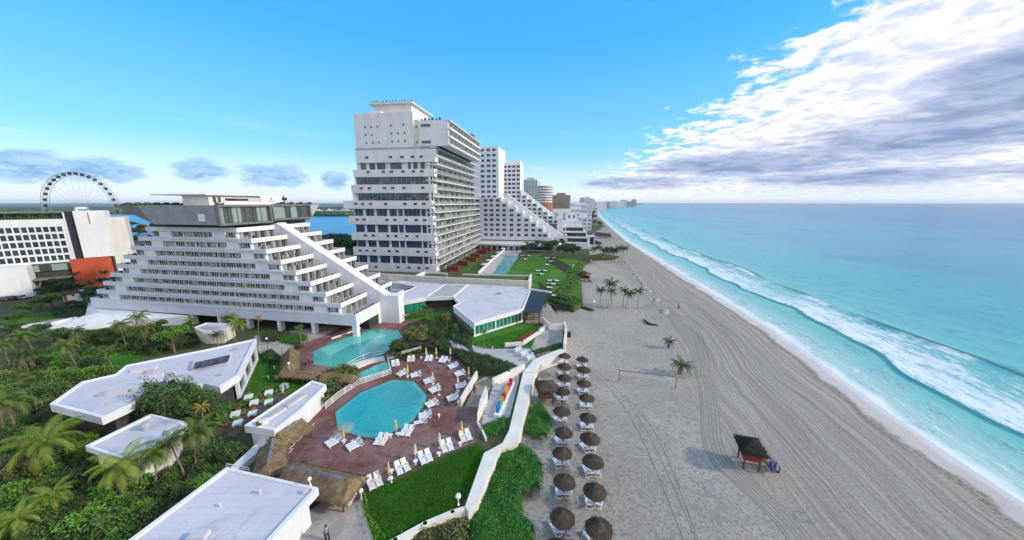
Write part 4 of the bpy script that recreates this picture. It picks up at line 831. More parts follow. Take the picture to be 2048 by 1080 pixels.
slab('small red roofed building glimpsed between the white mall and pyramid hotel', 276, 455, 12, 400, 10, 'red', -10, name='red_roofed_house')
# ---- left: hotel over a mall
LO = (-166.24, 125.7); ML = building('white hotel with a grid of square dark windows above a red walled mall', LO, 45, name='mall_hotel', cat='hotel')
b = MB(); b.box(-60, -1.7, 0, 14, 12.9, 28.2); b.box(-60, -1.65, -.3, 14, 12.2, 12.9); b.box(-1.68, -1.3, -.2, 14, 12.9, 30.7); part(ML, b, 'wall', M['white'])
b = MB(); b.box(-60, -1.5, -.4, 13, 30.4, 30.9); part(ML, b, 'roof_canopy', M['frame_grey'])
b = MB(); b.box(-60, -1.8, 2, 12, 28.2, 30.4); part(ML, b, 'roof_terrace_glass', M['glass_teal'])
b = MB()
for i in range(60): b.box(-40 + i * .63, -39.6 + i * .63, .3, 1.6, 28.2, 29.0 + (i * 7 % 4) * .25)
part(ML, b, 'roof_planting', M['leafd'])
sw = unit_window(1.12, 1.85, 'glass_teal', 'post', 1, .05)
windows(ML, sw, [(-3.1 - 1.54 * i, -.01, 23.6 - r_ * 2.65, 0) for i in range(16) for r_ in range(5)])
b = MB(); b.box(-1.3, .8, .3, 14, 13, 30.9); part(ML, b, 'dark_glass_shaft', M['dark'])
b = MB(); b.box(.8, 8.4, -.6, 14, 13.2, 31.0); part(ML, b, 'white_tower_slab', M['white'])
b = MB(); b.box(8.4, 13.4, -.3, 14, 1.5, 28.3); b.box(4.5, 8.45, -.4, 14, 13.3, 30.4); part(ML, b, 'cream_tower_slab', M['cream'])
b = MB(); b.prism([(-2.8, -.4), (6.3, -.4), (7.3, .4), (7.3, 5), (-2.8, 5)], 1.5, 13.0); part(ML, b, 'red_wall', M['red'])
b = MB(); b.box(4.2, 4.45, -.72, -.61, 26.2, 30.4); part(ML, b, 'vertical_sign', M['red'])
b = MB(); b.box(-60, -11.4, -6, 5, 1.5, 12.1); part(ML, b, 'blank_white_wall', M['white'])
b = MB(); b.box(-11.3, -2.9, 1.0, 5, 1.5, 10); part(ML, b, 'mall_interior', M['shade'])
b = MB(); b.box(-11.3, -2.9, .3, .4, 9.2, 11.6); part(ML, b, 'mall_glass', M['glass_top'])
b = MB(); b.box(-14, -2.9, -4.5, .2, 6.6, 7.0); b.obox((-10.6, -3, 4.0), (.5, .5, 5.4), 0, 0, 0, .35); part(ML, b, 'entrance_canopy', M['frame_grey'])
# ---- ferris wheel
WD = 230; xw = (163 - 1024) / F; yy = -(417 - 540) / F; d = (xw, yy * SP + CP, yy * CP - SP); t = WD / d[1]; wc = (d[0] * t, WD, H + d[2] * t)
fw = top('ferris_wheel', 'large white ferris wheel with round dark cabins, rising behind the mall hotel', 'ferris wheel', (wc[0], wc[1], 1.5), math.radians(2))
RW = 24.0; hz = wc[2] - 1.5
b = MB()
for y in (-1.6, 1.6):
    for R_ in (RW, RW - 1.7): b.tube([(R_ * math.cos(a), y, hz + R_ * math.sin(a)) for a in [2 * math.pi * i / 72 for i in range(73)]], .13, 5, cap=False)
for i in range(72):
    a = 2 * math.pi * i / 72; c_, s_ = math.cos(a), math.sin(a); b.tube([(RW * c_, -1.6, hz + RW * s_), (RW * c_, 1.6, hz + RW * s_)], .09, 4)
    a2 = a + math.pi / 72
    for y in (-1.6, 1.6): b.tube([(RW * c_, y, hz + RW * s_), ((RW - 1.7) * math.cos(a2), y, hz + (RW - 1.7) * math.sin(a2))], .05, 4)
b.build('rim', M['wheelw'], fw)
for i in range(24):
    a = 2 * math.pi * i / 24; b = MB()
    for y in (-1.6, 1.6): b.tube([(0, y * 1.4, hz), ((RW - 1.7) * math.cos(a), y, hz + (RW - 1.7) * math.sin(a))], .035, 3)
    b.build('spoke', M['wheelw'], fw)
b = MB(); b.lathe([(0, -3), (1.1, -3), (1.1, 3), (0, 3)], 14); hb = b.build('hub', M['white'], fw, (0, 0, hz)); hb.rotation_euler = (math.pi / 2, 0, 0)
b = MB()
for y in (-1, 1):
    for x in (-12, 12): b.tube([(x, y * 7, -1.5), (0, y * 3, hz)], .5, 8)
b.build('support_leg', M['white'], fw)
cb = MB(); cb.lathe([(0, -1.0), (.6, -.95), (.95, -.5), (1.0, 0), (.95, .5), (.6, .9), (0, 1.0)], 10); cbm = cb.mesh('cabin', [M['dark']], True)
for i in range(36):
    a = 2 * math.pi * (i + .5) / 36
    if math.sin(a) > -.15: o = link('cabin', cbm, fw, ((RW - .85) * math.cos(a), 0, hz + (RW - .85) * math.sin(a)))
# ---- restaurant with green glass and the link roofs
RZ = 5.2
RT = building('white roofed pavilion restaurant with tall green glass walls beside the lawn', W2(*Z5(875, 800)), 0, name='restaurant_pavilion', cat='restaurant')
def rel(root, pts): return [(p[0] - root.location.x, p[1] - root.location.y) for p in pts]
def shrink(poly, d): return inset(poly, d)
def roofed(root, outer, z0, z1, rim=.35, mroof='roofw', mrim='white', wall_m=None, wins=.9):
    poly = rel(root, outer); b = MB(); b.prism(poly, z0, z1 - .12); inner = shrink(poly, .45)
    part(root, b, 'roof', M[mroof])
    n = len(poly); q = MB(); A = sum(poly[i][0] * poly[(i + 1) % n][1] - poly[(i + 1) % n][0] * poly[i][1] for i in range(n))
    for i in range(n):
        j = (i + 1) % n; q.prism([poly[i], poly[j], inner[j], inner[i]], z1 - .12, z1 + .1 + .002 * (i % 2))
    for i in range(n):
        j = (i + 1) % n; p_, r_ = poly[i], poly[j]; dx, dy = r_[0] - p_[0], r_[1] - p_[1]; L = math.hypot(dx, dy); s_ = 1 if A > 0 else -1; nx, ny = dy / L * .03 * s_, -dx / L * .03 * s_
        q.prism([p_, r_, (r_[0] + nx, r_[1] + ny), (p_[0] + nx, p_[1] + ny)], z0 - .05, z1 + .1)
    part(root, q, 'parapet', M[mrim])
    if wall_m:
        b = MB(); b.prism(shrink(poly, wins), 1.5, z0); part(root, b, 'wall', M[wall_m])
Ro = PX([(865, 690), (1275, 575), (1332, 425), (1265, 395), (815, 368), (690, 470), (742, 525), (690, 548)], RZ, Z5)
roofed(RT, Ro, 4.35, RZ, wall_m='glass_green', wins=.8)
# glass wall mullions and white frame along the two seaward sides
b = MB(); A_, B_ = rel(RT, [Ro[0], Ro[1]]); dv = Vector((B_[0] - A_[0], B_[1] - A_[1])); L = dv.length; dv.normalize(); an = math.atan2(dv.y, dv.x); nrm = Vector((dv.y, -dv.x))
for i in range(13):
    p = Vector(A_) + dv * (L * (.02 + .96 * i / 12)) - nrm * .32; w_m = .35 if i in (0, 5, 12) else .05; b.obox((p.x, p.y, 2.95), (w_m, .1, 2.85), an)
p = Vector(A_) + dv * L / 2 - nrm * .3; b.obox((p.x, p.y, 1.72), (L, .3, .42), an)
H_, A2 = rel(RT, [Ro[7], Ro[0]]); dv = Vector((A2[0] - H_[0], A2[1] - H_[1])); L = dv.length; dv.normalize(); an = math.atan2(dv.y, dv.x); nrm = Vector((dv.y, -dv.x))
for i in range(9): p = Vector(H_) + dv * (L * (.03 + .94 * i / 8)) - nrm * .32; b.obox((p.x, p.y, 2.95), (.05, .1, 2.85), an)
p = Vector(H_) + dv * L / 2 - nrm * .2; b.obox((p.x, p.y, 3.85), (L * .97, .34, .9), an); part(RT, b, 'mullion', M['white'])
b = MB(); c_ = rel(RT, [W2(*Z5(1070, 445), 5.3)])[0]; b.box(c_[0] - .8, c_[0] + .8, c_[1] - .6, c_[1] + .6, 5.08, 5.7); c_ = rel(RT, [W2(*Z5(1000, 385), 5.3)])[0]; b.box(c_[0] - .5, c_[0] + .3, c_[1], c_[1] + .6, 5.08, 5.8); part(RT, b, 'roof_vent', M['greyb'])
LK = building('low grey link roof between the pyramid foot and the restaurant', W2(*Z5(640, 430)), 0, name='link_building')
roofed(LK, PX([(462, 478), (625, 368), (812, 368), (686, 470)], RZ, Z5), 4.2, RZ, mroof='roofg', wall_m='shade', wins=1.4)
L3 = building('white roofed annex with green glass below, right of the pyramid foot', W2(*Z5(400, 450)), 0, name='annex')
roofed(L3, PX([(268, 512), (462, 478), (622, 368), (300, 345), (170, 350), (390, 385), (270, 440)], RZ, Z5), 4.1, RZ, wall_m='glass_green', wins=.5)
b = MB(); p, q = rel(L3, PX([(275, 640), (425, 600)], 1.5, Z5)); b.wallseg(p, q, .3, 1.5, 1.95); part(L3, b, 'base_wall', M['white'])
TS = building('white terrace court with rows of tables below the spine of the pyramid hotel', W2(*Z5(250, 400)), 0, name='terrace_court')
b = MB(); pp = rel(TS, PX([(15, 340), (110, 430), (230, 450), (395, 385), (180, 345), (75, 285)], 4.0, Z5)); b.prism(pp, 1.5, 3.9); part(TS, b, 'floor', M['pavel'])
b = MB()
for i in range(len(pp)):
    if i in (0, 3, 4): b.wallseg(pp[i], pp[(i + 1) % len(pp)], .4, 3.9, 5.0)
part(TS, b, 'parapet', M['cream'])
b = MB(); p0, p1, p2 = [Vector(x_) for x_ in rel(TS, PX([(130, 405), (370, 380), (215, 440)], 4.0, Z5))]
for i in range(7):
    for j in range(4):
        c_ = p0 + (p1 - p0) * (i / 7) + (p2 - p0) * (j / 5); b.obox((c_.x, c_.y, 4.6), (1.3, .8, .1), .5); b.obox((c_.x, c_.y, 4.2), (.15, .15, .7), .5)
part(TS, b, 'table', M['steel'])
BW = building('long cream parapet wall with a grass roof strip behind the restaurant', W2(*Z5(700, 350)), 0, name='roof_garden')
b = MB(); pts = rel(BW, PX([(75, 290), (620, 322), (1318, 352)], 5.6, Z5))
for p, q in zip(pts, pts[1:]): b.wallseg(p, q, .7, 1.5, 6.2)
b.wallseg(pts[2], rel(BW, PX([(1338, 292)], 5.6, Z5))[0], .5, 1.5, 6.21); part(BW, b, 'parapet', M['cream'])
b = MB(); b.prism(rel(BW, PX([(700, 320), (770, 285), (1335, 298), (1312, 345)], 5.3, Z5)), 1.5, 5.3); b.prism(rel(BW, PX([(440, 300), (480, 278), (640, 288), (620, 310)], 5.0, Z5)), 1.5, 5.0); part(BW, b, 'grass_strip', M['lawno'])
b = MB(); b.wallseg(*rel(BW, PX([(770, 283), (1338, 296)], 5.6, Z5)), .4, 1.5, 5.7); b.wallseg(*rel(BW, PX([(385, 300), (455, 272)], 5.0, Z5)), .4, 1.5, 5.6); b.wallseg(*rel(BW, PX([(455, 272), (640, 284)], 5.0, Z5)), .4, 1.5, 5.5); part(BW, b, 'rear_wall', M['white'])
# black pergola
PG = top('pergola', 'black roofed pergola with white beams on the seaward end of the restaurant', 'pergola', W(*Z5(1350, 620)))
def rl(root, pts): return [(p[0] - root.location.x, p[1] - root.location.y) for p in pts]
pg = rl(PG, PX([(1272, 595), (1330, 425), (1470, 428), (1420, 600)], 5.0, Z5)); MB().prism(pg, 3.3, 3.5).build('roof', M['dark'], PG)
b = MB(); b.wallseg(*rl(PG, PX([(1330, 405), (1505, 432)], 5.3, Z5)), .5, 3.45, 3.9); b.build('beam', M['white'], PG)
b = MB(); q = rl(PG, PX([(1278, 700), (1405, 705), (1455, 560), (1490, 470), (1502, 470)], 1.5, Z5))
for c_ in q: b.box(c_[0] - .15, c_[0] + .15, c_[1] - .15, c_[1] + .15, 0, 3.3)
b.build('post', M['wood'], PG); b = MB(); b.prism(rl(PG, PX([(1285, 690), (1400, 700), (1440, 590), (1330, 580)], 1.5, Z5)), 0, .1); b.build('floor', M['tan'], PG)
for i in range(8):
    p = rl(PG, PX([(1305 + (i % 4) * 28, 620 + (i // 4) * 45)], 1.5, Z5))[0]; t_ = top('table_set', 'dark dining table under the black pergola, %s from the glass wall' % ORD[i], 'table', (p[0] + PG.location.x, p[1] + PG.location.y, 1.6), 0, 'tables under the pergola')
    b = MB(); b.lathe([(0, .7), (.45, .7), (.45, .75), (0, .75)], 10); b.build('table_top', M['wood'], t_); b = MB(); b.lathe([(.25, 0), (.05, .05), (.05, .7)], 8); b.build('leg', M['post'], t_)
# ---- foreground flat roofs
def flat(label, px, z0, z1, wall_m='white', wins=1.2, mroof='roofw', name='flat_roofed_building'):
    P_ = PX(px, z1); cx = sum(p[0] for p in P_) / len(P_); cy = sum(p[1] for p in P_) / len(P_)
    r = building(label, (cx, cy), 0, name=name); roofed(r, P_, z0, z1, wall_m=wall_m, wins=wins, mroof=mroof); return r
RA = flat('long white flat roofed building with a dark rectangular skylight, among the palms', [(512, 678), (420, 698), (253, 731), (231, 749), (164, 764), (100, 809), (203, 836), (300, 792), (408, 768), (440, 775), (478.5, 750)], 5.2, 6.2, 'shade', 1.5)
b = MB(); b.prism(rel(RA, PX([(10, 243), (20, 200), (210, 160), (192, 205)], 6.3, ZC)), 6.0, 6.62); sk = part(RA, b, 'skylight_kerb', M['roofw'])
b = MB(); b.prism(rel(RA, PX([(18, 236), (27, 207), (196, 170), (186, 200)], 6.7, ZC)), 6.5, 6.66); sk2 = part(RA, b, 'skylight', M['skyl'])
b = MB(); s0, s1, s2, s3 = rel(RA, PX([(18, 236), (27, 207), (196, 170), (186, 200)], 6.7, ZC))
for i in range(5): t_ = i / 4; b.wallseg((s0[0] + (s3[0] - s0[0]) * t_, s0[1] + (s3[1] - s0[1]) * t_), (s1[0] + (s2[0] - s1[0]) * t_, s1[1] + (s2[1] - s1[1]) * t_), .08, 6.665, 6.70)
b.build('glazing_bar', M['frame_grey'], sk2)
b = MB()
for u_, v_, s_ in ((470, 700, .5), (300, 745, .6), (205, 790, .5), (360, 752, .35), (440, 750, .3)):
    c2 = rel(RA, [W2(u_, v_, 6.2)])[0]; b.obox((c2[0], c2[1], 6.3), (s_ * 1.6, s_, s_), .4)
part(RA, b, 'roof_vent', M['greyb'])
b = MB()
for c_, sx, sy in (((650, 310), 3.2, .9), ((690, 340), 2.4, .8), ((545, 405), 4.0, .9)):
    c2 = rel(RA, [W2(*Z6(*c_), 6.3)])[0]; b.obox((c2[0], c2[1], 6.3), (sx, sy, .5), .35)
part(RA, b, 'roof_curb', M['roofw'])
e0, e1 = rel(RA, PX([(478.5, 797), (515, 720)], 1.5)); b = MB(); dv = Vector((e1[0] - e0[0], e1[1] - e0[1])); L = dv.length; dv.normalize(); an = math.atan2(dv.y, dv.x)
for i in range(4): p = Vector(e0) + dv * (.3 + (L - .6) * i / 3); b.obox((p.x, p.y, 3.35), (.5 if i else 1.1, .4, 3.7), an)
p = Vector(e0) + dv * L / 2; b.obox((p.x, p.y, 1.7), (L, .35, .4), an); part(RA, b, 'column', M['white'])
b = MB(); p = Vector(e0) + dv * L / 2 + Vector((-dv.y, dv.x)) * .15; b.obox((p.x, p.y, 3.3), (L - .2, .06, 3.6), an); gp = part(RA, b, 'window_wall', M['glass_teal'])
RB = flat('small white roofed hut with a round vent half hidden by palm fronds', [(171, 893), (302, 829), (374, 846), (345, 885), (268, 926)], 4.6, 5.2, 'cream', .8)
b = MB(); c_ = rel(RB, [W2(291, 853, 5.5)])[0]; b.lathe([(.35, 5.1), (.35, 5.7), (.55, 5.75), (.45, 6.0), (0, 6.05)], 12, (c_[0], c_[1], 0)); part(RB, b, 'vent', M['greyb'])
b = MB(); b.prism(rel(RB, PX([(272, 955), (300, 957), (372, 918), (352, 905)], 1.5)), 1.5, 1.6); part(RB, b, 'porch_floor', M['deck'])
RC = flat('large white flat roof at the bottom edge below the thatched bar', [(453, 936), (636, 977), (530, 1095), (240, 1095)], 4.8, 5.5, 'white', 1.0)
b = MB(); c_ = rel(RC, [W2(520, 985, 5.5)])[0]; b.lathe([(.12, 5.35), (.12, 5.8), (.2, 5.85), (0, 5.95)], 8, (c_[0], c_[1], 0)); c_ = rel(RC, [W2(440, 1010, 5.5)])[0]; b.lathe([(.1, 5.35), (.1, 5.7), (0, 5.75)], 8, (c_[0], c_[1], 0)); c_ = rel(RC, [W2(612, 984, 5.5)])[0]; b.obox((c_[0], c_[1], 5.6), (.5, .3, .3), .3); c_ = rel(RC, [W2(398, 1076, 5.5)])[0]; b.obox((c_[0], c_[1], 5.7), (1.4, .8, .5), .1); part(RC, b, 'roof_vent', M['roofw'])
RD = flat('narrow white roof with two long skylight strips between bar and tables', [(489, 852), (548, 861), (600, 822), (652, 770), (624, 762)], 3.9, 4.8, 'white', .6)
for k, (s_, e_) in enumerate([((700, 420), (910, 290)), ((920, 280), (1130, 145))]):
    a_, b_ = rel(RD, PX([s_, e_], 5.0, ZB)); b = MB(); b.wallseg(a_, b_, 1.0, 4.7, 5.05); kb = part(RD, b, 'skylight_kerb', M['roofw']); b = MB(); b.wallseg((a_[0] * .97 + b_[0] * .03, a_[1] * .97 + b_[1] * .03), (b_[0] * .97 + a_[0] * .03, b_[1] * .97 + a_[1] * .03), .7, 5.06, 5.1); g2 = b.build('glass', M['roofg'], kb)
b = MB(); c_ = rel(RD, [W2(*ZB(690, 450), 5.0)])[0]; b.obox((c_[0], c_[1], 5.0), (1.0, .7, .6), .6); part(RD, b, 'hatch', M['cream']); c_ = rel(RD, [W2(*ZB(636, 475), 5.0)])[0]; b = MB(); b.obox((c_[0], c_[1], 4.95), (.6, .6, .5), .6); part(RD, b, 'vent_opening', M['wood'])
RE = flat('little white pavilion with round corners beside the palms near the hotel', [(388, 655), (412, 646), (470, 648), (445, 662), (405, 664)], 4.0, 4.6, 'cream', .25)
b = MB(); b.prism(PX([(553, 872), (470, 945), (462, 935), (535, 868)], 2.2), 1.5, 2.3); o = b.build('white_ramp', M['white']); tag(o, 'pale sloping ramp slab behind the left thatched roof', 'ramp')
railing('white railing at the foot of the sloping ramp', PX([(455, 940), (500, 948)]), 1.6, .8, 2, 'rail', 1.0)
# ------------------------------------------------------------------ vegetation
from mathutils import noise as mnoise
def proj(x, y, z):
    dz = z - H; dep = y * CP - dz * SP; u_ = y * SP + dz * CP
    return (1024 + F * x / dep, 540 - F * u_ / dep)
def inside(p, poly):
    c = False; n = len(poly); j = n - 1
    for i in range(n):
        if (poly[i][1] > p[1]) != (poly[j][1] > p[1]) and p[0] < (poly[j][0] - poly[i][0]) * (p[1] - poly[i][1]) / (poly[j][1] - poly[i][1]) + poly[i][0]: c = not c
        j = i
    return c
def leafquad(b, p, s, up=.5, mi=0, R=random):
    n = Vector((R.gauss(0, 1), R.gauss(0, 1), abs(R.gauss(0, 1)) + up)).normalized(); a = n.orthogonal().normalized(); t = R.random() * 6.28
    a = a * math.cos(t) + n.cross(a) * math.sin(t); c = n.cross(a); w = s * .5
    b.add([p - a * s, p - c * w, p + a * s, p + c * w], [(0, 1, 2, 3)], mi)
def shrub_mesh(name, seed, n, leaf, mats, flat=.8, lumps=8, loose=.12):
    R = random.Random(seed); b = MB(); cs = []
    for i in range(lumps):
        a = R.random() * 6.28; r = R.random() ** .5 * .62; cs.append((Vector((r * math.cos(a), r * math.sin(a), flat * (.28 + .5 * R.random() * (1 - r)))), .32 + .22 * R.random()))
    for c, r in cs:
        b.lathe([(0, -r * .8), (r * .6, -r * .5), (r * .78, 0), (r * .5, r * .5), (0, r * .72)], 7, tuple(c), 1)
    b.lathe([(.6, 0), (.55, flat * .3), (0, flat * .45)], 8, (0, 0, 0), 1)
    for i in range(n):
        c, r = R.choice(cs); d = Vector((R.gauss(0, 1), R.gauss(0, 1), R.gauss(.25, .9))).normalized(); p = c + d * r * (1 + R.gauss(0, loose)); p.z = max(.02, p.z)
        leafquad(b, p, leaf * (.7 + .6 * R.random()), .6, 0, R)
    return b.mesh(name, mats)
SHR = {}
for i in range(4):
    SHR['d%d' % i] = shrub_mesh('shrub', 10 + i, 1500, .085, [M['leafd'], M['core']])
    SHR['m%d' % i] = shrub_mesh('shrub', 20 + i, 1400, .085, [M['leaf'], M['core']])
for i in range(2):
    SHR['o%d' % i] = shrub_mesh('shrub', 30 + i, 1300, .075, [M['leafo'], M['core']], loose=.2)
    SHR['l%d' % i] = shrub_mesh('shrub', 40 + i, 1300, .095, [M['leafl'], M['core']])
    SHR['h%d' % i] = shrub_mesh('shrub', 50 + i, 2600, .06, [M['hedge'], M['coreh']], .75)
def shrub(kind, u, v, r, h, label, z=1.5, group=None, name='shrub', rz=None):
    p = W(u, v, z); o = link(name, SHR[kind], None, p, random.random() * 6.28 if rz is None else rz); o.scale = (r, r, h); return tag(o, label, 'shrub', group)
# broad trees: trunk and limbs under a clumped crown
def crown_mesh(seed, n, leaf, m, rr=1.0, flat=.7):
    R = random.Random(seed); b = MB(); cs = []
    for i in range(13):
        a = R.random() * 6.28; r = R.random() ** .5 * .75; cs.append((Vector((r * math.cos(a), r * math.sin(a), flat * (R.random() * .9 - .25) * (1.1 - r * .6))), .2 + .18 * R.random()))
    for i in range(n):
        c, r = R.choice(cs); d = Vector((R.gauss(0, 1), R.gauss(0, 1), R.gauss(.3, .9))).normalized(); leafquad(b, c + d * r * (R.random() ** .35), leaf * (.7 + .6 * R.random()), .5, 0, R)
    return b.mesh('crown', [m])
CR = {'leaf': [crown_mesh(60, 2600, .07, M['leaf']), crown_mesh(61, 2600, .07, M['leaf'])], 'leafd': [crown_mesh(62, 2600, .07, M['leafd']), crown_mesh(63, 2600, .065, M['leafd'])], 'leafo': [crown_mesh(64, 2200, .06, M['leafo'])], 'leafl': [crown_mesh(65, 2400, .07, M['leafl'])]}
def tree_trunk(seed, h):
    R = random.Random(seed); b = MB(); b.tube([(0, 0, 0), (.05, .03, h * .3), (.0, -.04, h * .55), (.1, .05, h * .8)], [.2, .16, .12, .06], 7)
    for i in range(6):
        a = i * 1.05 + R.random(); z = h * (.35 + .08 * i); b.tube([(0, 0, z), (.8 * math.cos(a), .8 * math.sin(a), z + .6), (1.6 * math.cos(a), 1.6 * math.sin(a), z + 1.0 + R.random())], [.09, .06, .03], 5)
    return b.mesh('trunk', [M['bark']])
TTR = [tree_trunk(3, 4.0), tree_trunk(5, 4.0)]
def tree(u, v, h, r, kind, label, z=1.5, group=None, name='tree'):
    """u, v: pixel of the crown's middle"""
    zc_ = z + h * .68; p = W(u, v, zc_); t = top(name, label, 'tree', (p[0], p[1], z), random.random() * 6.28, group)
    o = link('trunk', TTR[len(label) % 2], t); s_ = h * .8 / 4.0; o.scale = (s_, s_, s_)
    k = CR[kind]; c = link('crown', k[len(label) % len(k)], t, (0, 0, h * .68)); c.scale = (r, r, h * .42 if h * .42 > r * .5 else r * .7); return t
# palms
def frond(b, az, el, L, droop, R, mi=0, nl=24, wl=.54):
    pts = []; p = Vector((0, 0, 0)); e = el; st = L / 9
    for i in range(10):
        pts.append(p.copy()); p = p + Vector((math.cos(az) * math.cos(e), math.sin(az) * math.cos(e), math.sin(e))) * st; e -= droop / 9 * (1 + i * .12)
    b.tube(pts, [.035 * (1 - i / 12) for i in range(10)], 3, mi)
    side = Vector((-math.sin(az), math.cos(az), 0)); tw = R.uniform(-.3, .3)
    for i in range(nl):
        t = .12 + .86 * i / (nl - 1); k = t * 9; j = min(8, int(k)); q = pts[j].lerp(pts[j + 1], k - j) if j < 9 else pts[9]; d = (pts[min(9, j + 1)] - pts[j]).normalized()
        ll = wl * L * .42 * math.sin(math.pi * (.15 + .8 * t)) * R.uniform(.85, 1.1); w = .034 * L / 3
        for s_ in (-1, 1):
            dirv = (side * s_ * .85 + d * .55 + Vector((0, 0, -.38 - droop * .12 + tw * s_))).normalized(); tip = q + dirv * ll + Vector((0, 0, -ll * .25))
            b.add([q - d * w, q + d * w, q + dirv * ll * .55 + d * w * .8, tip, q + dirv * ll * .55 - d * w * .8], [(0, 1, 2, 3, 4)], mi)
def palm_crown(seed, m, n=24, L=3.0, dead=3):
    R = random.Random(seed); b = MB()
    for i in range(n):
        t = i / n; frond(b, i * 2.39996 + R.uniform(-.2, .2), 1.25 - t * 1.35 + R.uniform(-.1, .1), L * R.uniform(.85, 1.1), 1.1 + t * .9, R)
    b.lathe([(.0, -.35), (.22, -.15), (.16, .2), (0, .4)], 8)
    return b.mesh('crown', [m])
def dead_mesh(seed, m, n=9, L=2.9):
    R = random.Random(seed); b = MB()
    for i in range(n): frond(b, R.random() * 6.28, -.35 + R.uniform(-.35, .1), L * R.uniform(.8, 1), 1.2, R, 0, 13, .45)
    return b.mesh('dry_fronds', [m])
PC = {'g': [palm_crown(1, M['frond'], 18), palm_crown(2, M['frond'], 19)], 'y': [palm_crown(3, M['frondy'], 19, 3.4), palm_crown(4, M['frondy'], 17, 3.3)], 'd': [palm_crown(5, M['frondd'], 18, 2.4), palm_crown(6, M['frondd'], 16, 2.3)], 'o': [palm_crown(7, M['frondo'], 14, 2.2)]}
DM = [dead_mesh(8, M['dead']), dead_mesh(9, M['dead'], 12)]
TRK = []
for s_ in range(3):
    b = MB(); lx = (.0, .5, -.35)[s_]; b.tube([(0, 0, 0), (lx * .2, .05, .25), (lx * .55, 0, .6), (lx, 0, 1)], [.06, .045, .035, .03], 8); TRK.append((b.mesh('trunk', [M['trunk']]), lx))
def palm(u, v, h, kind, sc, label, z=1.5, dead=True, ti=0, group=None, at='crown', var=0, name='palm_tree'):
    p = W(u, v, z + h) if at == 'crown' else W(u, v, z)
    t = top(name, label, 'palm tree', (p[0], p[1], z), 0, group); me, lx = TRK[ti]
    ox = -lx * 2.2 if at == 'crown' else 0
    k = link('trunk', me, t, (ox if at == 'crown' else 0, 0, 0)); k.scale = (2.2, 2.2, h + .1)
    cx = 0 if at == 'crown' else lx * 2.2; rz = random.random() * 6.28
    c = link('crown', PC[kind][var % len(PC[kind])], t, (cx, 0, h), rz); c.scale = (sc, sc, sc)
    if dead: d = link('dry_fronds', DM[var % 2], t, (cx, 0, h - .15), rz); d.scale = (sc, sc, sc)
    return t
# palms of the garden on the left, each placed by its crown
palm(90, 885, 4.0, 'y', 1.3, 'large bright yellow green palm nearest the left edge, spreading over dark shrubs', var=0)
palm(245, 930, 4.4, 'y', 1.1, 'bright palm with long grey drooping dead fronds beside the small hut', var=1, ti=1)
palm(12, 805, 4.5, 'g', 1.3, 'grey green palm cut by the left edge above the large bright palm', var=1)
palm(132, 690, 5.5, 'g', .9, 'brownish palm with a ring of dry fronds left of the long roof', var=0, ti=2)
palm(105, 990, 2.6, 'y', .7, 'small bright young palm near the bottom left corner', dead=False, var=1)
palm(35, 1040, 2.2, 'y', .7, 'smallest bright palm in the bottom left corner', dead=False, var=0)
palm(390, 862, 6.0, 'g', 1.0, 'tall palm with grey skirt right of the small hut roof', var=1, ti=1)
palm(402, 815, 6.3, 'o', .55, 'dying palm with orange yellow fronds above the red tables terrace', dead=False)
palm(340, 885, 5.2, 'g', .8, 'leaning palm in front of the small hut porch', var=0, ti=2)
palm(312, 905, 4.6, 'g', .75, 'dusty palm hanging over the hut roof edge', var=1, ti=1)
palm(277, 634, 6.5, 'g', .9, 'tall green palm against the white podium of the pyramid hotel', var=0)
palm(240, 650, 6.0, 'g', .85, 'palm with slim pale trunk just left of the tallest podium palm', var=1)
palm(290, 655, 5.0, 'g', .85, 'feathery palm between the light green tree and podium palms', var=0, ti=1)
palm(150, 662, 5.0, 'g', .8, 'dark palm in the grove below the hotel driveway', var=1)
palm(50, 670, 5.0, 'g', .85, 'broad palm in the grove under the roundabout', var=0, ti=2)
palm(215, 705, 4.2, 'g', .7, 'short palm by the small sunny lawn', var=0, dead=False)
palm(45, 710, 4.0, 'd', 1.1, 'dark fan of a palm behind the left edge palm', var=0)
palm(5, 690, 5.0, 'g', .8, 'palm clipped by the left edge below the road', var=1)
palm(475, 648, 5.5, 'y', .8, 'full green palm in front of the hotel columns', var=0, ti=1)
palm(460, 634, 6.2, 'g', .75, 'taller palm behind the little white pavilion', var=1)
palm(517, 634, 7.0, 'o', .5, 'slender palm with a yellow crown in the hotel forecourt', ti=1)
palm(432, 670, 3.5, 'd', .7, 'low spiky palm beside the little white pavilion', dead=False)
palm(598, 655, 4.5, 'g', .45, 'small palm standing before the third hotel column', var=1, dead=False)
palm(382, 642, 4.5, 'g', .6, 'dark little palm under the hotel podium wall', var=0, dead=False)
palm(967, 664, 4.0, 'g', .42, 'slim palm on the lawn in front of the green glass corner', dead=False)
palm(893, 632, 5.0, 'g', .6, 'pale trunked palm in the shady garden left of the restaurant', var=1)
palm(850, 615, 4.0, 'd', .7, 'dark palm leaning under the annex roof', dead=False, ti=2)
palm(150, 548, 7, 'd', .9, 'dark palm before the red mall wall', var=1, dead=False); palm(208, 545, 7, 'd', .9, 'dark palm between the red mall wall and pyramid hotel', dead=False); palm(125, 565, 5, 'd', .9, 'palm under the mall entrance canopy', dead=False)
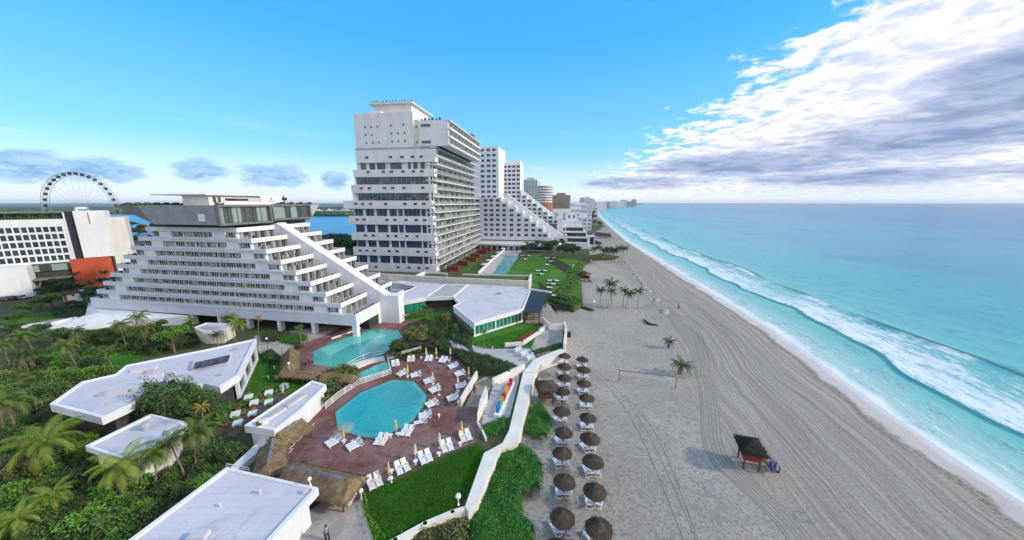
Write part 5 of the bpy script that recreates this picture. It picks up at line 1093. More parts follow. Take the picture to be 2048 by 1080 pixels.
# light green tree and other trees
tree(342, 668, 6.5, 3.0, 'leafl', 'light green tree in front of the pyramid hotel podium')
tree(838, 668, 6.0, 3.6, 'leafo', 'olive grey tree right of the upper pool'); tree(800, 690, 4.2, 3.0, 'leafd', 'dark rounded tree hiding the right end of the upper pool'); tree(872, 672, 5.0, 2.4, 'leafd', 'dark tree between grey tree and restaurant wall')
tree(905, 660, 4.5, 2.0, 'leafd', 'dark bushy tree touching the restaurant corner'); tree(790, 705, 2.6, 1.8, 'leafd', 'low dark tree at the foot of the curved bridge')
for i, (u, v, r, h) in enumerate([(118, 566, 4, 7), (140, 572, 4, 6), (160, 570, 3.5, 6), (185, 580, 3, 5), (100, 580, 3.5, 5), (135, 590, 3, 4), (78, 606, 3, 4), (195, 596, 2.5, 4), (212, 560, 3, 6), (150, 606, 2.5, 3.5)]): tree(u, v, h, r, ('leafd', 'leafd', 'leaf')[i % 3], '%s tree before the mall and red wall, %s of ten' % (('dark', 'dark', 'mid green')[i % 3], ORD[i]), group='trees before the mall')
for i, (u, v, r) in enumerate([(18, 655, 3.2), (62, 662, 3.4), (105, 668, 3), (150, 672, 2.8), (190, 668, 2.6), (228, 672, 2.6), (318, 648, 2.2), (366, 656, 2.4)]): tree(u, v, 4.5, r, ('leaf', 'leafd')[i % 2], '%s tree in the belt below road and podium, %s from the left' % (('mid green', 'dark')[i % 2], ORD[i]), group='tree belt below the podium')
tree(60, 612, 5, 3.5, 'leaf', 'broad tree on the roundabout lawn'); tree(100, 595, 5, 3, 'leafl', 'bright bushy tree at the back of the roundabout lawn'); tree(165, 590, 5, 3, 'leafd', 'dark tree between driveway and red wall'); tree(30, 632, 4, 3, 'leaf', 'green tree at the left end of the roundabout')
for i, (u, v) in enumerate([(652, 485), (668, 478), (684, 488), (700, 480), (712, 492)]): tree(u, v, 14, 9, 'leafd', 'dark lagoon side tree between pyramid and tower, %s from the left' % ORD[i], group='trees by the lagoon')
for i, (u, v) in enumerate([(262, 448), (276, 462), (290, 455), (268, 478)]): tree(u, v, 11, 7, 'leafd', 'dark tree glimpsed left of the rooftop box, %s from the left' % ORD[i], group='trees left of the pyramid')
for i, (u, v, r) in enumerate([(1062, 492, 5), (1080, 486, 5), (1100, 490, 7), (1118, 484, 6), (1128, 497, 7), (1145, 500, 6), (1048, 497, 4)]): tree(u, v, 7, r, 'leafd', 'dark garden tree below the terraced block, %s placed' % ORD[i], group='trees at the garden end')
for i, (u, v) in enumerate([(1182, 428), (1190, 424), (1178, 436), (1187, 433)]): tree(u, v, 9, 9, 'leafd', 'dark clump of beach trees before the far bend, %s from the left' % ORD[[1, 3, 0, 2][i]], z=0, group='trees before the far bend')
# wooded strip all along the far lagoon shore and cape: nobody could count them
b = MB(); R = random.Random(5)
for i in range(2600):
    t = R.random(); x = -1900 + 1450 * t; y = (1150 if x < -1000 else 960 - (x + 1000) * .1) + R.random() * 60; s_ = R.uniform(6, 13); b.lathe([(s_ * .9, 0), (s_, s_ * .3), (s_ * .6, s_ * .8), (0, s_)], 5, (x, y, .6))
for i in range(500):
    t = R.random(); y = 1000 + 5500 * t ** 1.5; x = xs(y) - 30 - R.random() * 120; s_ = R.uniform(5, 11); b.lathe([(s_, 0), (s_, s_ * .4), (0, s_)], 5, (x, y, 0))
tag(b.build('far_wood', M['leafd']), 'dark wooded strip along the far lagoon shore and the cape', 'woodland', kind='stuff')
# ---- planted masses with their own outline
def mass(label, px, h, leaf, dens, m, core='core', z=1.5, zp=None, name='hedge', cat='hedge', seed=1, lump=.5, s=None, edge=1.0, jit=.1):
    R = random.Random(seed); P_ = PX(px, z if zp is None else zp, s); X0, X1 = min(p[0] for p in P_), max(p[0] for p in P_); Y0, Y1 = min(p[1] for p in P_), max(p[1] for p in P_)
    def ed(x, y):
        best = 9
        for i in range(len(P_)):
            a, b_ = P_[i], P_[(i + 1) % len(P_)]; dx, dy = b_[0] - a[0], b_[1] - a[1]; t = max(0, min(1, ((x - a[0]) * dx + (y - a[1]) * dy) / (dx * dx + dy * dy + 1e-9))); best = min(best, math.hypot(x - a[0] - dx * t, y - a[1] - dy * t))
        return best
    def hh(x, y):
        e = min(1, ed(x, y) / edge); n_ = mnoise.noise(Vector((x * lump, y * lump, seed))) ; n2 = mnoise.noise(Vector((x * lump * 2.7, y * lump * 2.7, seed + 9)))
        return h * (math.sqrt(max(0, 1 - (1 - e) ** 2))) * (.72 + .38 * n_ + .22 * n2)
    b = MB(); st = .55; nx = int((X1 - X0) / st) + 2; ny = int((Y1 - Y0) / st) + 2; idx = {}
    for i in range(nx):
        for j in range(ny):
            x, y = X0 + i * st, Y0 + j * st
            if inside((x, y), P_): idx[(i, j)] = len(b.v); b.v.append((x, y, z + hh(x, y) * .82))
    for (i, j), k in idx.items():
        q = [(i, j), (i + 1, j), (i + 1, j + 1), (i, j + 1)]
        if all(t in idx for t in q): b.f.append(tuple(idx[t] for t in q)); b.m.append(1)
    ar = abs(sum(P_[i][0] * P_[(i + 1) % len(P_)][1] - P_[(i + 1) % len(P_)][0] * P_[i][1] for i in range(len(P_)))) / 2; n_l = int(ar * dens); c = 0; tr = 0
    while c < n_l and tr < n_l * 5:
        tr += 1; x, y = R.uniform(X0, X1), R.uniform(Y0, Y1)
        if not inside((x, y), P_): continue
        H_ = hh(x, y); zz = H_ * (1 - abs(R.gauss(0, jit))) + R.uniform(-.02, .08) if R.random() < .8 else H_ * R.random()
        leafquad(b, Vector((x, y, z + max(.03, zz))), leaf * R.uniform(.7, 1.3), .7, 0, R); c += 1
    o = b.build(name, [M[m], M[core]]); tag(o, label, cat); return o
mass('large vivid green dune thicket filling the bottom centre beside the umbrellas', [(1000, 893), (1035, 890), (1068, 905), (1088, 940), (1085, 985), (1052, 1000), (1046, 1035), (1070, 1060), (1072, 1100), (930, 1100), (935, 1030), (960, 1000), (982, 940)], 2.0, .105, 60, 'hedge', 'coreh', .0, None, 'dune_thicket', 'shrub', 3, .55, edge=1.3)
mass('yellowish green thicket along the bottom edge under the white kerb wall', [(930, 1030), (945, 1060), (935, 1110), (760, 1110), (800, 1078), (870, 1055)], 1.9, .13, 42, 'leafo', 'core', .3, None, 'dune_thicket', 'shrub', 4, .6)
mass('round vivid green thicket between white wall and thatched umbrellas', [(1060, 812), (1085, 812), (1103, 838), (1106, 868), (1090, 886), (1060, 880), (1034, 862), (1056, 840)], 1.5, .10, 60, 'hedge', 'coreh', 0, None, 'dune_thicket', 'shrub', 5, .6)
mass('small pale green scrub patch beside the thatched lifeguard hut', [(1060, 752), (1075, 745), (1078, 775), (1062, 785)], .9, .09, 30, 'leafo', 'core', 0, None, 'dune_thicket', 'shrub', 6, 1)
mass('triangular clipped hedge between letters court and white wall', [(310, 850), (600, 720), (622, 725), (595, 895), (400, 990)], .9, .09, 60, 'hedge', 'coreh', 1.5, seed=7, s=ZL, edge=.5)
mass('hedge strip between red deck and the narrow white parapet', [(95, 600), (240, 350), (262, 320), (280, 300), (115, 605)], .9, .08, 60, 'hedge', 'coreh', 1.5, seed=8, s=ZL, edge=.4)
mass('thin hedge curving round the right corner of the red deck', [(262, 720), (300, 720), (300, 810), (380, 960), (370, 990), (315, 930), (262, 800)], .9, .08, 60, 'leafl', 'core', 1.5, seed=9, s=ZL, edge=.4)
mass('long dark hedge between upper loungers and the terrace path', [(868, 690), (900, 700), (935, 708), (990, 722), (1045, 740), (1010, 752), (960, 752), (940, 752), (915, 722), (870, 705)], 2.0, .13, 46, 'leafd', 'core', 1.5, seed=10)
mass('dark planting round the head of the lower pool deck', [(786, 722), (845, 706), (870, 700), (845, 690), (800, 706)], 1.0, .12, 40, 'leafd', 'core', 1.5, seed=11)
mass('big olive green hedge between pool railing and narrow roof', [(600, 800), (640, 760), (690, 738), (722, 746), (716, 766), (672, 792), (655, 818), (622, 826)], 2.6, .15, 44, 'leafo', 'core', 1.5, seed=12, lump=.6)
mass('spreading sea grape bush in front of the long white roof', [(250, 812), (262, 792), (300, 778), (395, 776), (425, 788), (452, 806), (440, 828), (370, 840), (300, 836), (262, 828)], 7.4, .17, 60, 'leaf', 'core', 1.5, 5.0, 'sea_grape_bush', 'shrub', 13, .5)
mass('oval clipped hedge left of the forecourt columns', [(518, 672), (535, 664), (580, 665), (590, 672), (555, 684), (522, 684)], 1.0, .1, 50, 'leafd', 'core', 1.5, seed=14)
mass('bright oval hedge in the middle of the hotel forecourt', [(556, 678), (590, 668), (617, 672), (616, 684), (585, 691), (558, 686)], .9, .1, 50, 'hedge', 'coreh', 1.5, seed=15)
mass('small round hedge beside the upper thatched hut', [(588, 688), (606, 685), (610, 696), (596, 702), (586, 698)], .9, .1, 50, 'leaf', 'core', 1.5, seed=16)
mass('scrubby hedge along the left edge of the grass slope', [(722, 990), (732, 985), (738, 1030), (775, 1080), (755, 1090), (728, 1050)], .9, .1, 50, 'leafl', 'core', 1.5, seed=17, edge=.5)
mass('dark hedge along the bottom of the neighbouring garden', [(1092, 600), (1100, 598), (1148, 610), (1150, 618), (1120, 613)], 1.2, .15, 30, 'leafd', 'core', 1.5, seed=18)
mass('bright tall shrubbery at the seaward edge of the garden', [(1118, 578), (1135, 560), (1142, 535), (1158, 525), (1166, 530), (1162, 560), (1140, 590), (1166, 603), (1148, 610), (1110, 596)], 1.6, .2, 14, 'leafl', 'core', 1.5, seed=19, edge=1.5)
mass('low dark shrub strip on the sand before the garden hedge', [(1158, 616), (1172, 614), (1192, 622), (1180, 624)], .7, .14, 26, 'leafd', 'core', 0, seed=20)
mass('low green hedge on the lawn in front of the annex glass', [(805, 634), (860, 618), (870, 624), (850, 634), (812, 640)], .9, .12, 40, 'leafl', 'core', 1.5, seed=21)
mass('dark planting along the foot of the hotel podium behind the palms', [(230, 690), (330, 660), (400, 680), (395, 692), (300, 715)], 2.2, .17, 30, 'leafd', 'core', 1.5, seed=22)
mass('hedge behind the roundabout lawn', [(100, 625), (165, 605), (182, 612), (168, 635), (120, 640)], 1.4, .16, 30, 'leafd', 'core', 1.5, seed=23)
mass('triangular hedge between the sand stairs and first umbrellas', [(1058, 706), (1130, 684), (1134, 690), (1128, 698), (1075, 712)], .8, .1, 50, 'leaf', 'core', 1.5, seed=24, edge=.5)
mass('leafy mass under the palms left of the thatched bar', [(400, 900), (440, 880), (480, 880), (500, 905), (470, 935), (440, 925), (400, 940), (380, 930)], 1.6, .14, 40, 'leaf', 'core', 1.5, seed=25)
mass('green shrubs between garden lawn and red tables terrace', [(480, 805), (500, 800), (560, 780), (556, 786), (470, 825), (440, 850), (425, 860), (430, 835)], .8, .12, 40, 'leafl', 'core', 1.5, seed=26)
mass('shrubs filling the corner behind the upper thatched roof', [(520, 712), (545, 702), (560, 712), (558, 728), (532, 730)], 1.4, .14, 36, 'leafd', 'core', 1.5, seed=27)
mass('low scrub at the foot of the palm grove in front of the sand', [(1178, 512), (1200, 508), (1240, 514), (1230, 520), (1185, 522)], .9, .2, 12, 'leafo', 'core', 0, seed=28)
mass('green strip of scrub beside the terraced block on the beach', [(1170, 486), (1190, 482), (1205, 488), (1190, 492)], 1.5, .3, 6, 'leafd', 'core', 0, seed=29)
mass('dark shady planting left of the restaurant glass', [(868, 640), (905, 628), (918, 650), (945, 680), (942, 694), (915, 690), (880, 668)], 1.2, .14, 40, 'leafd', 'core', 1.5, seed=41)
mass('shrubs along the winding path behind the dark trees', [(880, 676), (905, 690), (900, 700), (868, 690), (850, 690)], 1.0, .13, 40, 'leaf', 'core', 1.5, seed=42)
mass('dark planting below the annex beside the spine foot', [(812, 655), (850, 640), (875, 650), (880, 672), (850, 685), (820, 690), (805, 680)], 1.4, .14, 40, 'leafd', 'core', 1.5, seed=43)
# ---- the thicket of shrubs on the left
JP = [[(0, 656), (60, 664), (180, 656), (225, 653), (330, 668), (392, 684), (250, 728), (225, 748), (160, 762), (92, 808), (130, 855), (162, 905), (265, 940), (268, 960), (330, 952), (378, 900), (440, 905), (500, 900), (452, 932), (235, 1090), (0, 1100)], [(205, 842), (270, 825), (440, 822), (470, 800), (430, 855), (300, 826), (172, 885)]]
NO = [[(165, 895), (302, 826), (376, 846), (345, 905), (262, 960)], [(180, 995), (262, 980), (380, 962), (386, 972), (268, 1000), (185, 1015)], [(200, 715), (280, 695), (296, 712), (250, 745), (205, 740)], [(500, 940), (453, 933), (250, 1095), (560, 1100)]]
R = random.Random(11); sp_l = []
tr = 0
while len(sp_l) < 230 and tr < 20000:
    tr += 1; x, y = R.uniform(-100, -12), R.uniform(17, 90)
    u, v = proj(x, y, 1.5)
    if not any(inside((u, v), p) for p in JP) or any(inside((u, v), p) for p in NO): continue
    r = R.uniform(.9, 1.9) * (1 if y < 50 else 1.35)
    if any(math.hypot(x - a, y - c) < (r + d) * .52 for a, c, d, *_ in sp_l): continue
    sp_l.append((x, y, r, u, v))
sp_l.sort(key=lambda s: -s[4]); rows = [sp_l[i:i + 24] for i in range(0, len(sp_l), 24)]
KN = [('d', 'dark'), ('m', 'mid green'), ('o', 'olive'), ('l', 'bright green'), ('m', 'mid green'), ('d', 'dark')]
for ri, row in enumerate(rows):
    row.sort(key=lambda s: s[3])
    for ci, (x, y, r, u, v) in enumerate(row):
        k, word = KN[R.randrange(6)]; var = R.randrange(4 if k in 'dm' else 2)
        hgt = r * R.uniform(.75, 1.25)
        o = link('shrub', SHR[k + str(var)], None, (x, y, 1.45), R.random() * 6.28); o.scale = (r, r, hgt)
        tag(o, '%s leafy shrub in the palm garden, %s from left in the %s row up' % (word, ORD[ci], ORD[ri]), 'shrub', 'shrubs of the palm garden')
b = MB(); n_ = 0; bb = [MB(), MB()]
while n_ < 26000:
    x, y = R.uniform(-105, -10), R.uniform(15, 92); u, v = proj(x, y, 1.5)
    if y > 55 and R.random() < .5: continue
    if not any(inside((u, v), p) for p in JP) or any(inside((u, v), p) for p in NO[1:]): n_ += .2; continue
    g = mnoise.noise(Vector((x * .3, y * .3, 2))); leafquad(bb[0 if g < .05 else 1], Vector((x, y, 1.5 + abs(R.gauss(0, .28)))), R.uniform(.09, .19) * (1 if y < 50 else 1.6), .5, 0, R); n_ += 1
tag(bb[0].build('ground_cover', M['leafd']), 'dark low ground cover under the palms and shrubs', 'ground cover', kind='stuff'); tag(bb[1].build('ground_cover', M['leafo']), 'yellow green ground cover patches under the palms', 'ground cover', kind='stuff')
# dead bare scrub
for i, (u, v, r) in enumerate([(70, 745, 1.6), (228, 697, 1.8), (150, 755, 1.4), (70, 1075, 1.4)]):
    p = W(u, v, 1.5); b = MB()
    for k in range(26):
        a = R.random() * 6.28; e_ = R.uniform(.2, 1.3); L = r * R.uniform(.6, 1.2); b.tube([(0, 0, .1), (L * .5 * math.cos(a) * math.cos(e_), L * .5 * math.sin(a) * math.cos(e_), L * .6 * math.sin(e_)), (L * math.cos(a + .3) * math.cos(e_), L * math.sin(a + .3) * math.cos(e_), L * math.sin(e_) + .2)], [.05, .03, .015], 4)
    tag(b.build('bare_shrub', M['dead'], None, p), 'leafless grey twiggy shrub, %s' % ['upper left by the edge palm', 'behind the small sunny lawn', 'left of the long white roof corner', 'at the bottom left corner'][i], 'shrub')
# grass blades on the slope and the garden lawns
def blades(px, n, h, z, R, b):
    P_ = PX(px, z); X0, X1 = min(p[0] for p in P_), max(p[0] for p in P_); Y0, Y1 = min(p[1] for p in P_), max(p[1] for p in P_); c = 0; tr = 0
    while c < n and tr < n * 6:
        tr += 1; x, y = R.uniform(X0, X1), R.uniform(Y0, Y1)
        if not inside((x, y), P_): continue
        a = R.random() * 3.14; w = h * .45; l = R.uniform(-.5, .5) * h; hz_ = h * R.uniform(.5, 1.2); dx, dy = math.cos(a) * w, math.sin(a) * w
        b.add([(x - dx, y - dy, z), (x + dx, y + dy, z), (x + l, y + l * .5, z + hz_)], [(0, 1, 2)]); c += 1
b = MB(); blades([(728, 990), (955, 888), (968, 903), (930, 1000), (905, 1018), (780, 1082), (750, 1085), (726, 1015)], 24000, .16, 1.505, R, b)
blades([(946, 692), (950, 684), (1078, 650), (1066, 694), (1012, 694), (970, 698)], 5000, .18, 1.505, R, b); blades([(520, 706), (545, 706), (562, 722), (556, 752), (640, 764), (630, 776), (560, 792), (500, 800), (488, 800)], 7000, .17, 1.505, R, b)
tag(b.build('grass', M['grass']), 'short rough grass on the slope and garden lawns', 'grass', kind='stuff')
# ---- beach palms
for i, (u, v, h) in enumerate([(1200, 609, 5.0), (1215, 617, 5.8), (1224, 611, 7.5), (1246, 613, 5.5), (1251, 617, 5.0), (1275, 618, 6.0)]):
    palm(u, v, h, 'd', 1.4 if i == 2 else 1.1, 'tall thin beach palm, %s from the left in the row of six' % ORD[i], 0, False, i % 3 if i < 5 else 0, 'row of six beach palms', 'base', i)
palm(1337, 696, 1.6, 'd', .8, 'small young palm with a blue wrapped trunk on open sand', 0, False, 0, None, 'base'); palm(1362, 749, 1.9, 'd', 1.25, 'bushy young palm by the volleyball net', 0, False, 0, None, 'base', 1)
o = MB().lathe([(.16, 0), (.2, .1), (.18, .8), (.0, .8)], 10).build('trunk_wrap', M['blue'], None, W(1337, 696, 0)); tag(o, 'blue cloth wrapped round the trunk of the small young palm', 'trunk wrap')
ZT = zc(1100, 400, 7.71)
for i, (x, y, h) in enumerate([(740, 905, 7), (800, 930, 6), (850, 960, 7), (905, 978, 8), (945, 972, 7.5), (1000, 965, 6.5), (1060, 972, 8.5), (1100, 1000, 9), (700, 880, 5), (880, 940, 6)]):
    u, v = ZT(x, y); palm(u, v, h, 'd', 1.6, 'dark palm in the clump on the sand before the terraced block, %s built up' % ORD[i], 0, False, i % 3, 'palm clump by the terraced block', 'base', i)
for i, (x, y) in enumerate([(640, 410), (665, 440), (690, 430), (730, 450), (760, 460), (785, 465), (700, 400), (745, 420)]):
    u, v = ZT(x, y); palm(u, v, 8, 'd', 1.9, 'dark palm in the farther beach clump, %s counted inland to sea' % ORD[i], 0, False, i % 3, 'farther beach palm clump', 'base', i)
for i, (u, v) in enumerate([(1053, 500), (1072, 503), (1090, 500), (1106, 502), (1125, 505)]): palm(u, v, 5, 'd', 1.0, 'garden palm behind the lawn furniture, %s from the left' % ORD[i], 1.5, False, i % 3, 'palms behind the lawn furniture', 'base', i)
# ------------------------------------------------------------------ furniture and small things
def lounger_proto(name, label, m='sling', back=.62):
    t = top(name, label, 'sun lounger')
    b = MB(); b.box(-.31, .31, -1.0, .28, .30, .345); b.build('seat', M[m], t)
    b = MB(); b.obox((0, .28 + .36 * math.cos(back), .33 + .36 * math.sin(back)), (.62, .76, .05), 0, 0, back); b.build('backrest', M[m], t)
    b = MB()
    for x in (-.34, .34):
        b.box(x - .03, x + .03, -1.02, .95, .24, .30)
    b.box(-.31, .31, -1.03, -.98, .24, .30); b.box(-.31, .31, .9, .95, .24, .30); b.build('frame', M['plastic'], t)
    for x in (-.34, .34):
        for y in (-.85, .6): MB().box(x - .03, x + .03, y - .04, y + .04, 0, .24).build('leg', M['plastic'], t)
        MB().box(x - .035, x + .035, -.25, .2, .48, .52).box(x - .03, x + .03, -.06, 0, .30, .48).build('armrest', M['plastic'], t)
    return t
LP = {}; used = set()
def lounger(kind, loc, rz, label, group):
    if kind not in LP:
        LP[kind] = lounger_proto('sun_lounger', label, {'w': 'sling', 'c': 'slingc', 'b': 'slingb'}[kind]); o = LP[kind]; o.location = loc; o.rotation_euler = (0, 0, rz); o['group'] = group; return o
    return dup(LP[kind], loc, rz, label, group=group)
def pair(s, foot, head, where, kinds='ww', gap=.42, n=2, z=1.52):
    a = Vector(W(*s(*foot), z)); h = Vector(W(*s(*head), z + .4)); d = (h - a); d.z = 0; d.normalize(); c = (a + h) / 2; c.z = z; rz = math.atan2(d.y, d.x) - math.pi / 2; pr_ = Vector((d.y, -d.x, 0))
    for i in range(n):
        off = (i - (n - 1) / 2) * 2 * gap; p = c + pr_ * off; side = ('left', 'right')[i] if n == 2 else ''
        lounger(kinds[i % len(kinds)], (p.x, p.y, z), rz + random.uniform(-.05, .05), ('%s white lounger, pair %s' % (side, where)) if n == 2 else 'single white lounger %s' % where, 'loungers on the red pool deck')
# pairs that ring the lower pool
pair(Z8, (150, 572), (218, 522), 'left of the sheer parasol at the pool corner')
pair(Z8, (262, 590), (330, 542), 'right of the sheer parasol at the pool corner')
pair(Z8, (425, 570), (455, 512), 'at the lowest tip of the pool', 'wc')
pair(Z8, (565, 520), (590, 468), 'under the yellow parasol on the lower right pool edge')
pair(Z8, (625, 455), (680, 432), 'on the right pool edge nearest the deck crossing', n=1)
pair(Z8, (650, 418), (705, 396), 'just above the single lounger on the right pool edge')
pair(Z8, (690, 358), (735, 328), 'with the yellow and blue towels', 'cw')
pair(Z8, (705, 282), (752, 252), 'second from the top on the right pool edge')
pair(Z8, (675, 232), (722, 208), 'at the upper right pool corner')
pair(Z8, (605, 198), (650, 178), 'above the pool on its far edge')
pair(Z8, (530, 195), (575, 165), 'at the far pool edge beside the railing', 'wc')
pair(Z8, (520, 146), (512, 112), 'in the railing corner', 'ww'); pair(Z8, (600, 120), (600, 92), 'second from the railing in the top row', 'wc')
pair(Z8, (692, 118), (700, 88), 'third from the railing in the top row'); pair(Z8, (765, 124), (782, 96), 'at the right end of the top row')
pair(Z8, (808, 152), (850, 130), 'against the dark hedge, upper of two'); pair(Z8, (840, 192), (890, 170), 'against the dark hedge, lower of two')
pair(Z8, (842, 258), (900, 238), 'beside the narrow white parapet, with cream parasol', 'cw'); pair(Z8, (798, 326), (855, 300), 'closest to the tan ramp end of the parapet', 'cw')
# the row along the grass slope
pair(Z8, (905, 552), (880, 490), 'nearest the triangular hedge on the slope side', 'cw'); LP_ = None
pair(Z8, (802, 606), (783, 545), 'second from the hedge on the slope side', 'cw'); pair(Z8, (690, 672), (663, 600), 'in the middle of the slope side row', 'ww')
pair(Z8, (568, 728), (533, 650), 'fourth from the hedge on the slope side', 'wc'); pair(Z8, (418, 812), (385, 722), 'nearest the thatched bar on the slope side', 'cc')
pair(Z8, (268, 868), (215, 850), 'under the right end of the thatched bar roof'); pair(Z8, (110, 835), (95, 825), 'beside the flat roof corner under the thatch', n=1)
for i, (x, y) in enumerate([(1150, 525), (1050, 585), (1000, 640), (930, 705), (900, 770)]): pair(ZB, (x - 15, y + 22), (x + 30, y - 12), 'peeping out beneath the left thatched roof, %s from the top' % ORD[i], n=1)
pair(zc(740, 560, 6.75), (560, 610), (640, 585), 'by the foot of the sloping spine', 'wb', n=2)
for i in range(3):
    p = W(1036 + i * 12, 703 + i * 8, 1.5)
    for k in range(3): lounger('b', (p[0], p[1], 1.5 + .28 * k), -.9 + .05 * k, 'blue and white lounger, %s up in the %s stack from the left on the plaza' % (ORD[k], ORD[i]), 'stacked blue loungers')
# side tables
def proto_once(d, k, f):
    if k not in d: d[k] = f()
    return d[k]
b = MB(); b.lathe([(0, .40), (.30, .40), (.30, .44), (0, .44)], 14); tme = b.mesh('table_top', [M['plastic']]); b = MB(); b.lathe([(.16, 0), (.06, .06), (.06, .4)], 10); lme = b.mesh('leg', [M['plastic']])
def side_table(u, v, lab, z=1.52, g='round side tables on the pool deck'):
    t = top('side_table', 'small round white table ' + lab, 'side table', W(u, v, z), 0, g); link('table_top', tme, t); link('leg', lme, t)
for (x, y), lb in zip([(238, 556), (531, 518), (625, 668), (751, 625), (866, 570), (583, 205), (655, 103), (758, 112), (805, 118), (855, 285), (495, 720), (490, 525)], ['by the sheer parasol', 'at the lower right pool edge', 'between the two middle slope side pairs', 'below the second slope side pair', 'beside the pair nearest the hedge', 'on the far pool edge', 'left of the top row middle', 'between the two right pairs of the top row', 'at the right end of the top row', 'by the parapet parasol', 'left of the fourth slope side pair', 'at the lowest pool tip']): side_table(*Z8(x, y), lb)
# globe lamps
def lamp(u, v, h, r, lab, z=1.5, pole='plastic'):
    t = top('globe_lamp', 'white globe lamp ' + lab, 'lamp', W(u, v, z)); MB().tube([(0, 0, 0), (0, 0, h)], .05, 8).build('post', M[pole], t); MB().lathe([(.12, 0), (.12, .15), (.05, .2)], 8).build('base', M[pole], t)
    b = MB(); b.lathe([(r * math.sin(a), -r * math.cos(a)) for a in [math.pi * i / 8 for i in range(9)]], 14); b.build('globe', M['globe'], t, (0, 0, h + r * .8), True)
lamp(917, 1010, .9, .30, 'on the white wall corner at the foot of the slope', 2.1); lamp(783, 966, .5, .24, 'low at the slope side deck edge'); lamp(723, 997, .8, .27, 'at the corner where slope, deck and plaza meet'); lamp(917, 812, .6, .24, 'at the end of the narrow parapet')
lamp(537, 704, 3.0, .24, 'on a dark pole in the hotel forecourt', 1.5, 'post'); lamp(655, 670, 3.0, .28, 'on a dark pole before the last hotel column', 1.5, 'post'); lamp(565, 710, 2.0, .12, 'short and dark near the upper thatched hut', 1.5, 'post'); lamp(1146, 541, 2.2, .4, 'on the neighbouring garden lawn')
lamp(1187, 615, 1.6, .5, 'on the sand before the six palms', 0); lamp(621, 972, .7, .2, 'on the corner of the bottom flat roof', 5.5); lamp(581, 753, 2.6, .22, 'poking through the upper long thatched roof'); lamp(878, 835, .3, .2, 'among the loungers right of the pool') 
for i, (u, v) in enumerate([(916, 693), (946, 696), (985, 698), (1030, 692), (552, 757), (549, 738), (537, 758), (566, 785), (902, 688), (478, 890), (555, 758)]): lamp(u, v, .35, .16, 'low garden bollard, %s listed from the restaurant side' % ORD[i])
# closed parasols
def parasol(u, v, lab, m='canvasy', h=2.3, z=1.52):
    t = top('closed_parasol', 'closed %s parasol %s' % ('yellow' if m == 'canvasy' else 'cream', lab), 'parasol', W(u, v, z), random.random() * 6)
    MB().tube([(0, 0, 0), (0, 0, h + .1)], .03, 8).build('pole', M['plastic'], t); MB().lathe([(.25, 0), (.25, .08), (.05, .12)], 12).build('base', M['plastic'], t)
    b = MB(); n = 10; v_ = []; prof = [(.06, h), (.10, h - .25), (.13, h - .8), (.19, h - 1.25), (.17, h - 1.35)]
    for r, zz in prof:
        for k in range(n): a = 2 * math.pi * k / n; q = r * (1.2 if k % 2 else .8); v_.append((q * math.cos(a), q * math.sin(a), zz))
    b.add(v_, [(i * n + k, i * n + (k + 1) % n, (i + 1) * n + (k + 1) % n, (i + 1) * n + k) for i in range(4) for k in range(n)] + [tuple(range(n))]); b.build('canopy', M[m], t)
for u, v, lb, m_ in [(688, 882, 'at the lower left pool corner in front of the sheer one', 'canvasy'), (793, 868, 'on the lower right pool edge', 'canvasy'), (779, 958, 'left of the fourth slope side pair', 'canvasy'), (832, 920, 'in the middle of the slope side row', 'canvasc'), (880, 896, 'beside the second slope side pair', 'canvasc'), (924, 872, 'over the pair nearest the hedge', 'canvasy'), (816, 752, 'on the far pool edge by the railing', 'canvasy'), (866, 768, 'at the upper right pool corner', 'canvasc'), (873, 716, 'between the pairs of the top row', 'canvasy'), (901, 716, 'standing in the dark hedge behind the top row', 'canvasc'), (938, 757, 'at the top end of the narrow parapet', 'canvasy'), (916, 774, 'over the parapet pair', 'canvasc'), (853, 716, 'tall and slim behind the railing corner', 'canvasc'), (878, 790, 'between right pool edge pairs', 'canvasc')]: parasol(u, v, lb, m_)
t = top('open_parasol', 'open sheer beige parasol at the lower left pool corner', 'parasol', W(690, 880, 1.52)); MB().tube([(0, 0, 0), (0, 0, 2.3)], .03, 8).build('pole', M['plastic'], t)
b = MB(); b.lathe([(1.45, 1.85), (.75, 2.2), (0, 2.42)], 8); b.build('canopy', M['net'], t)
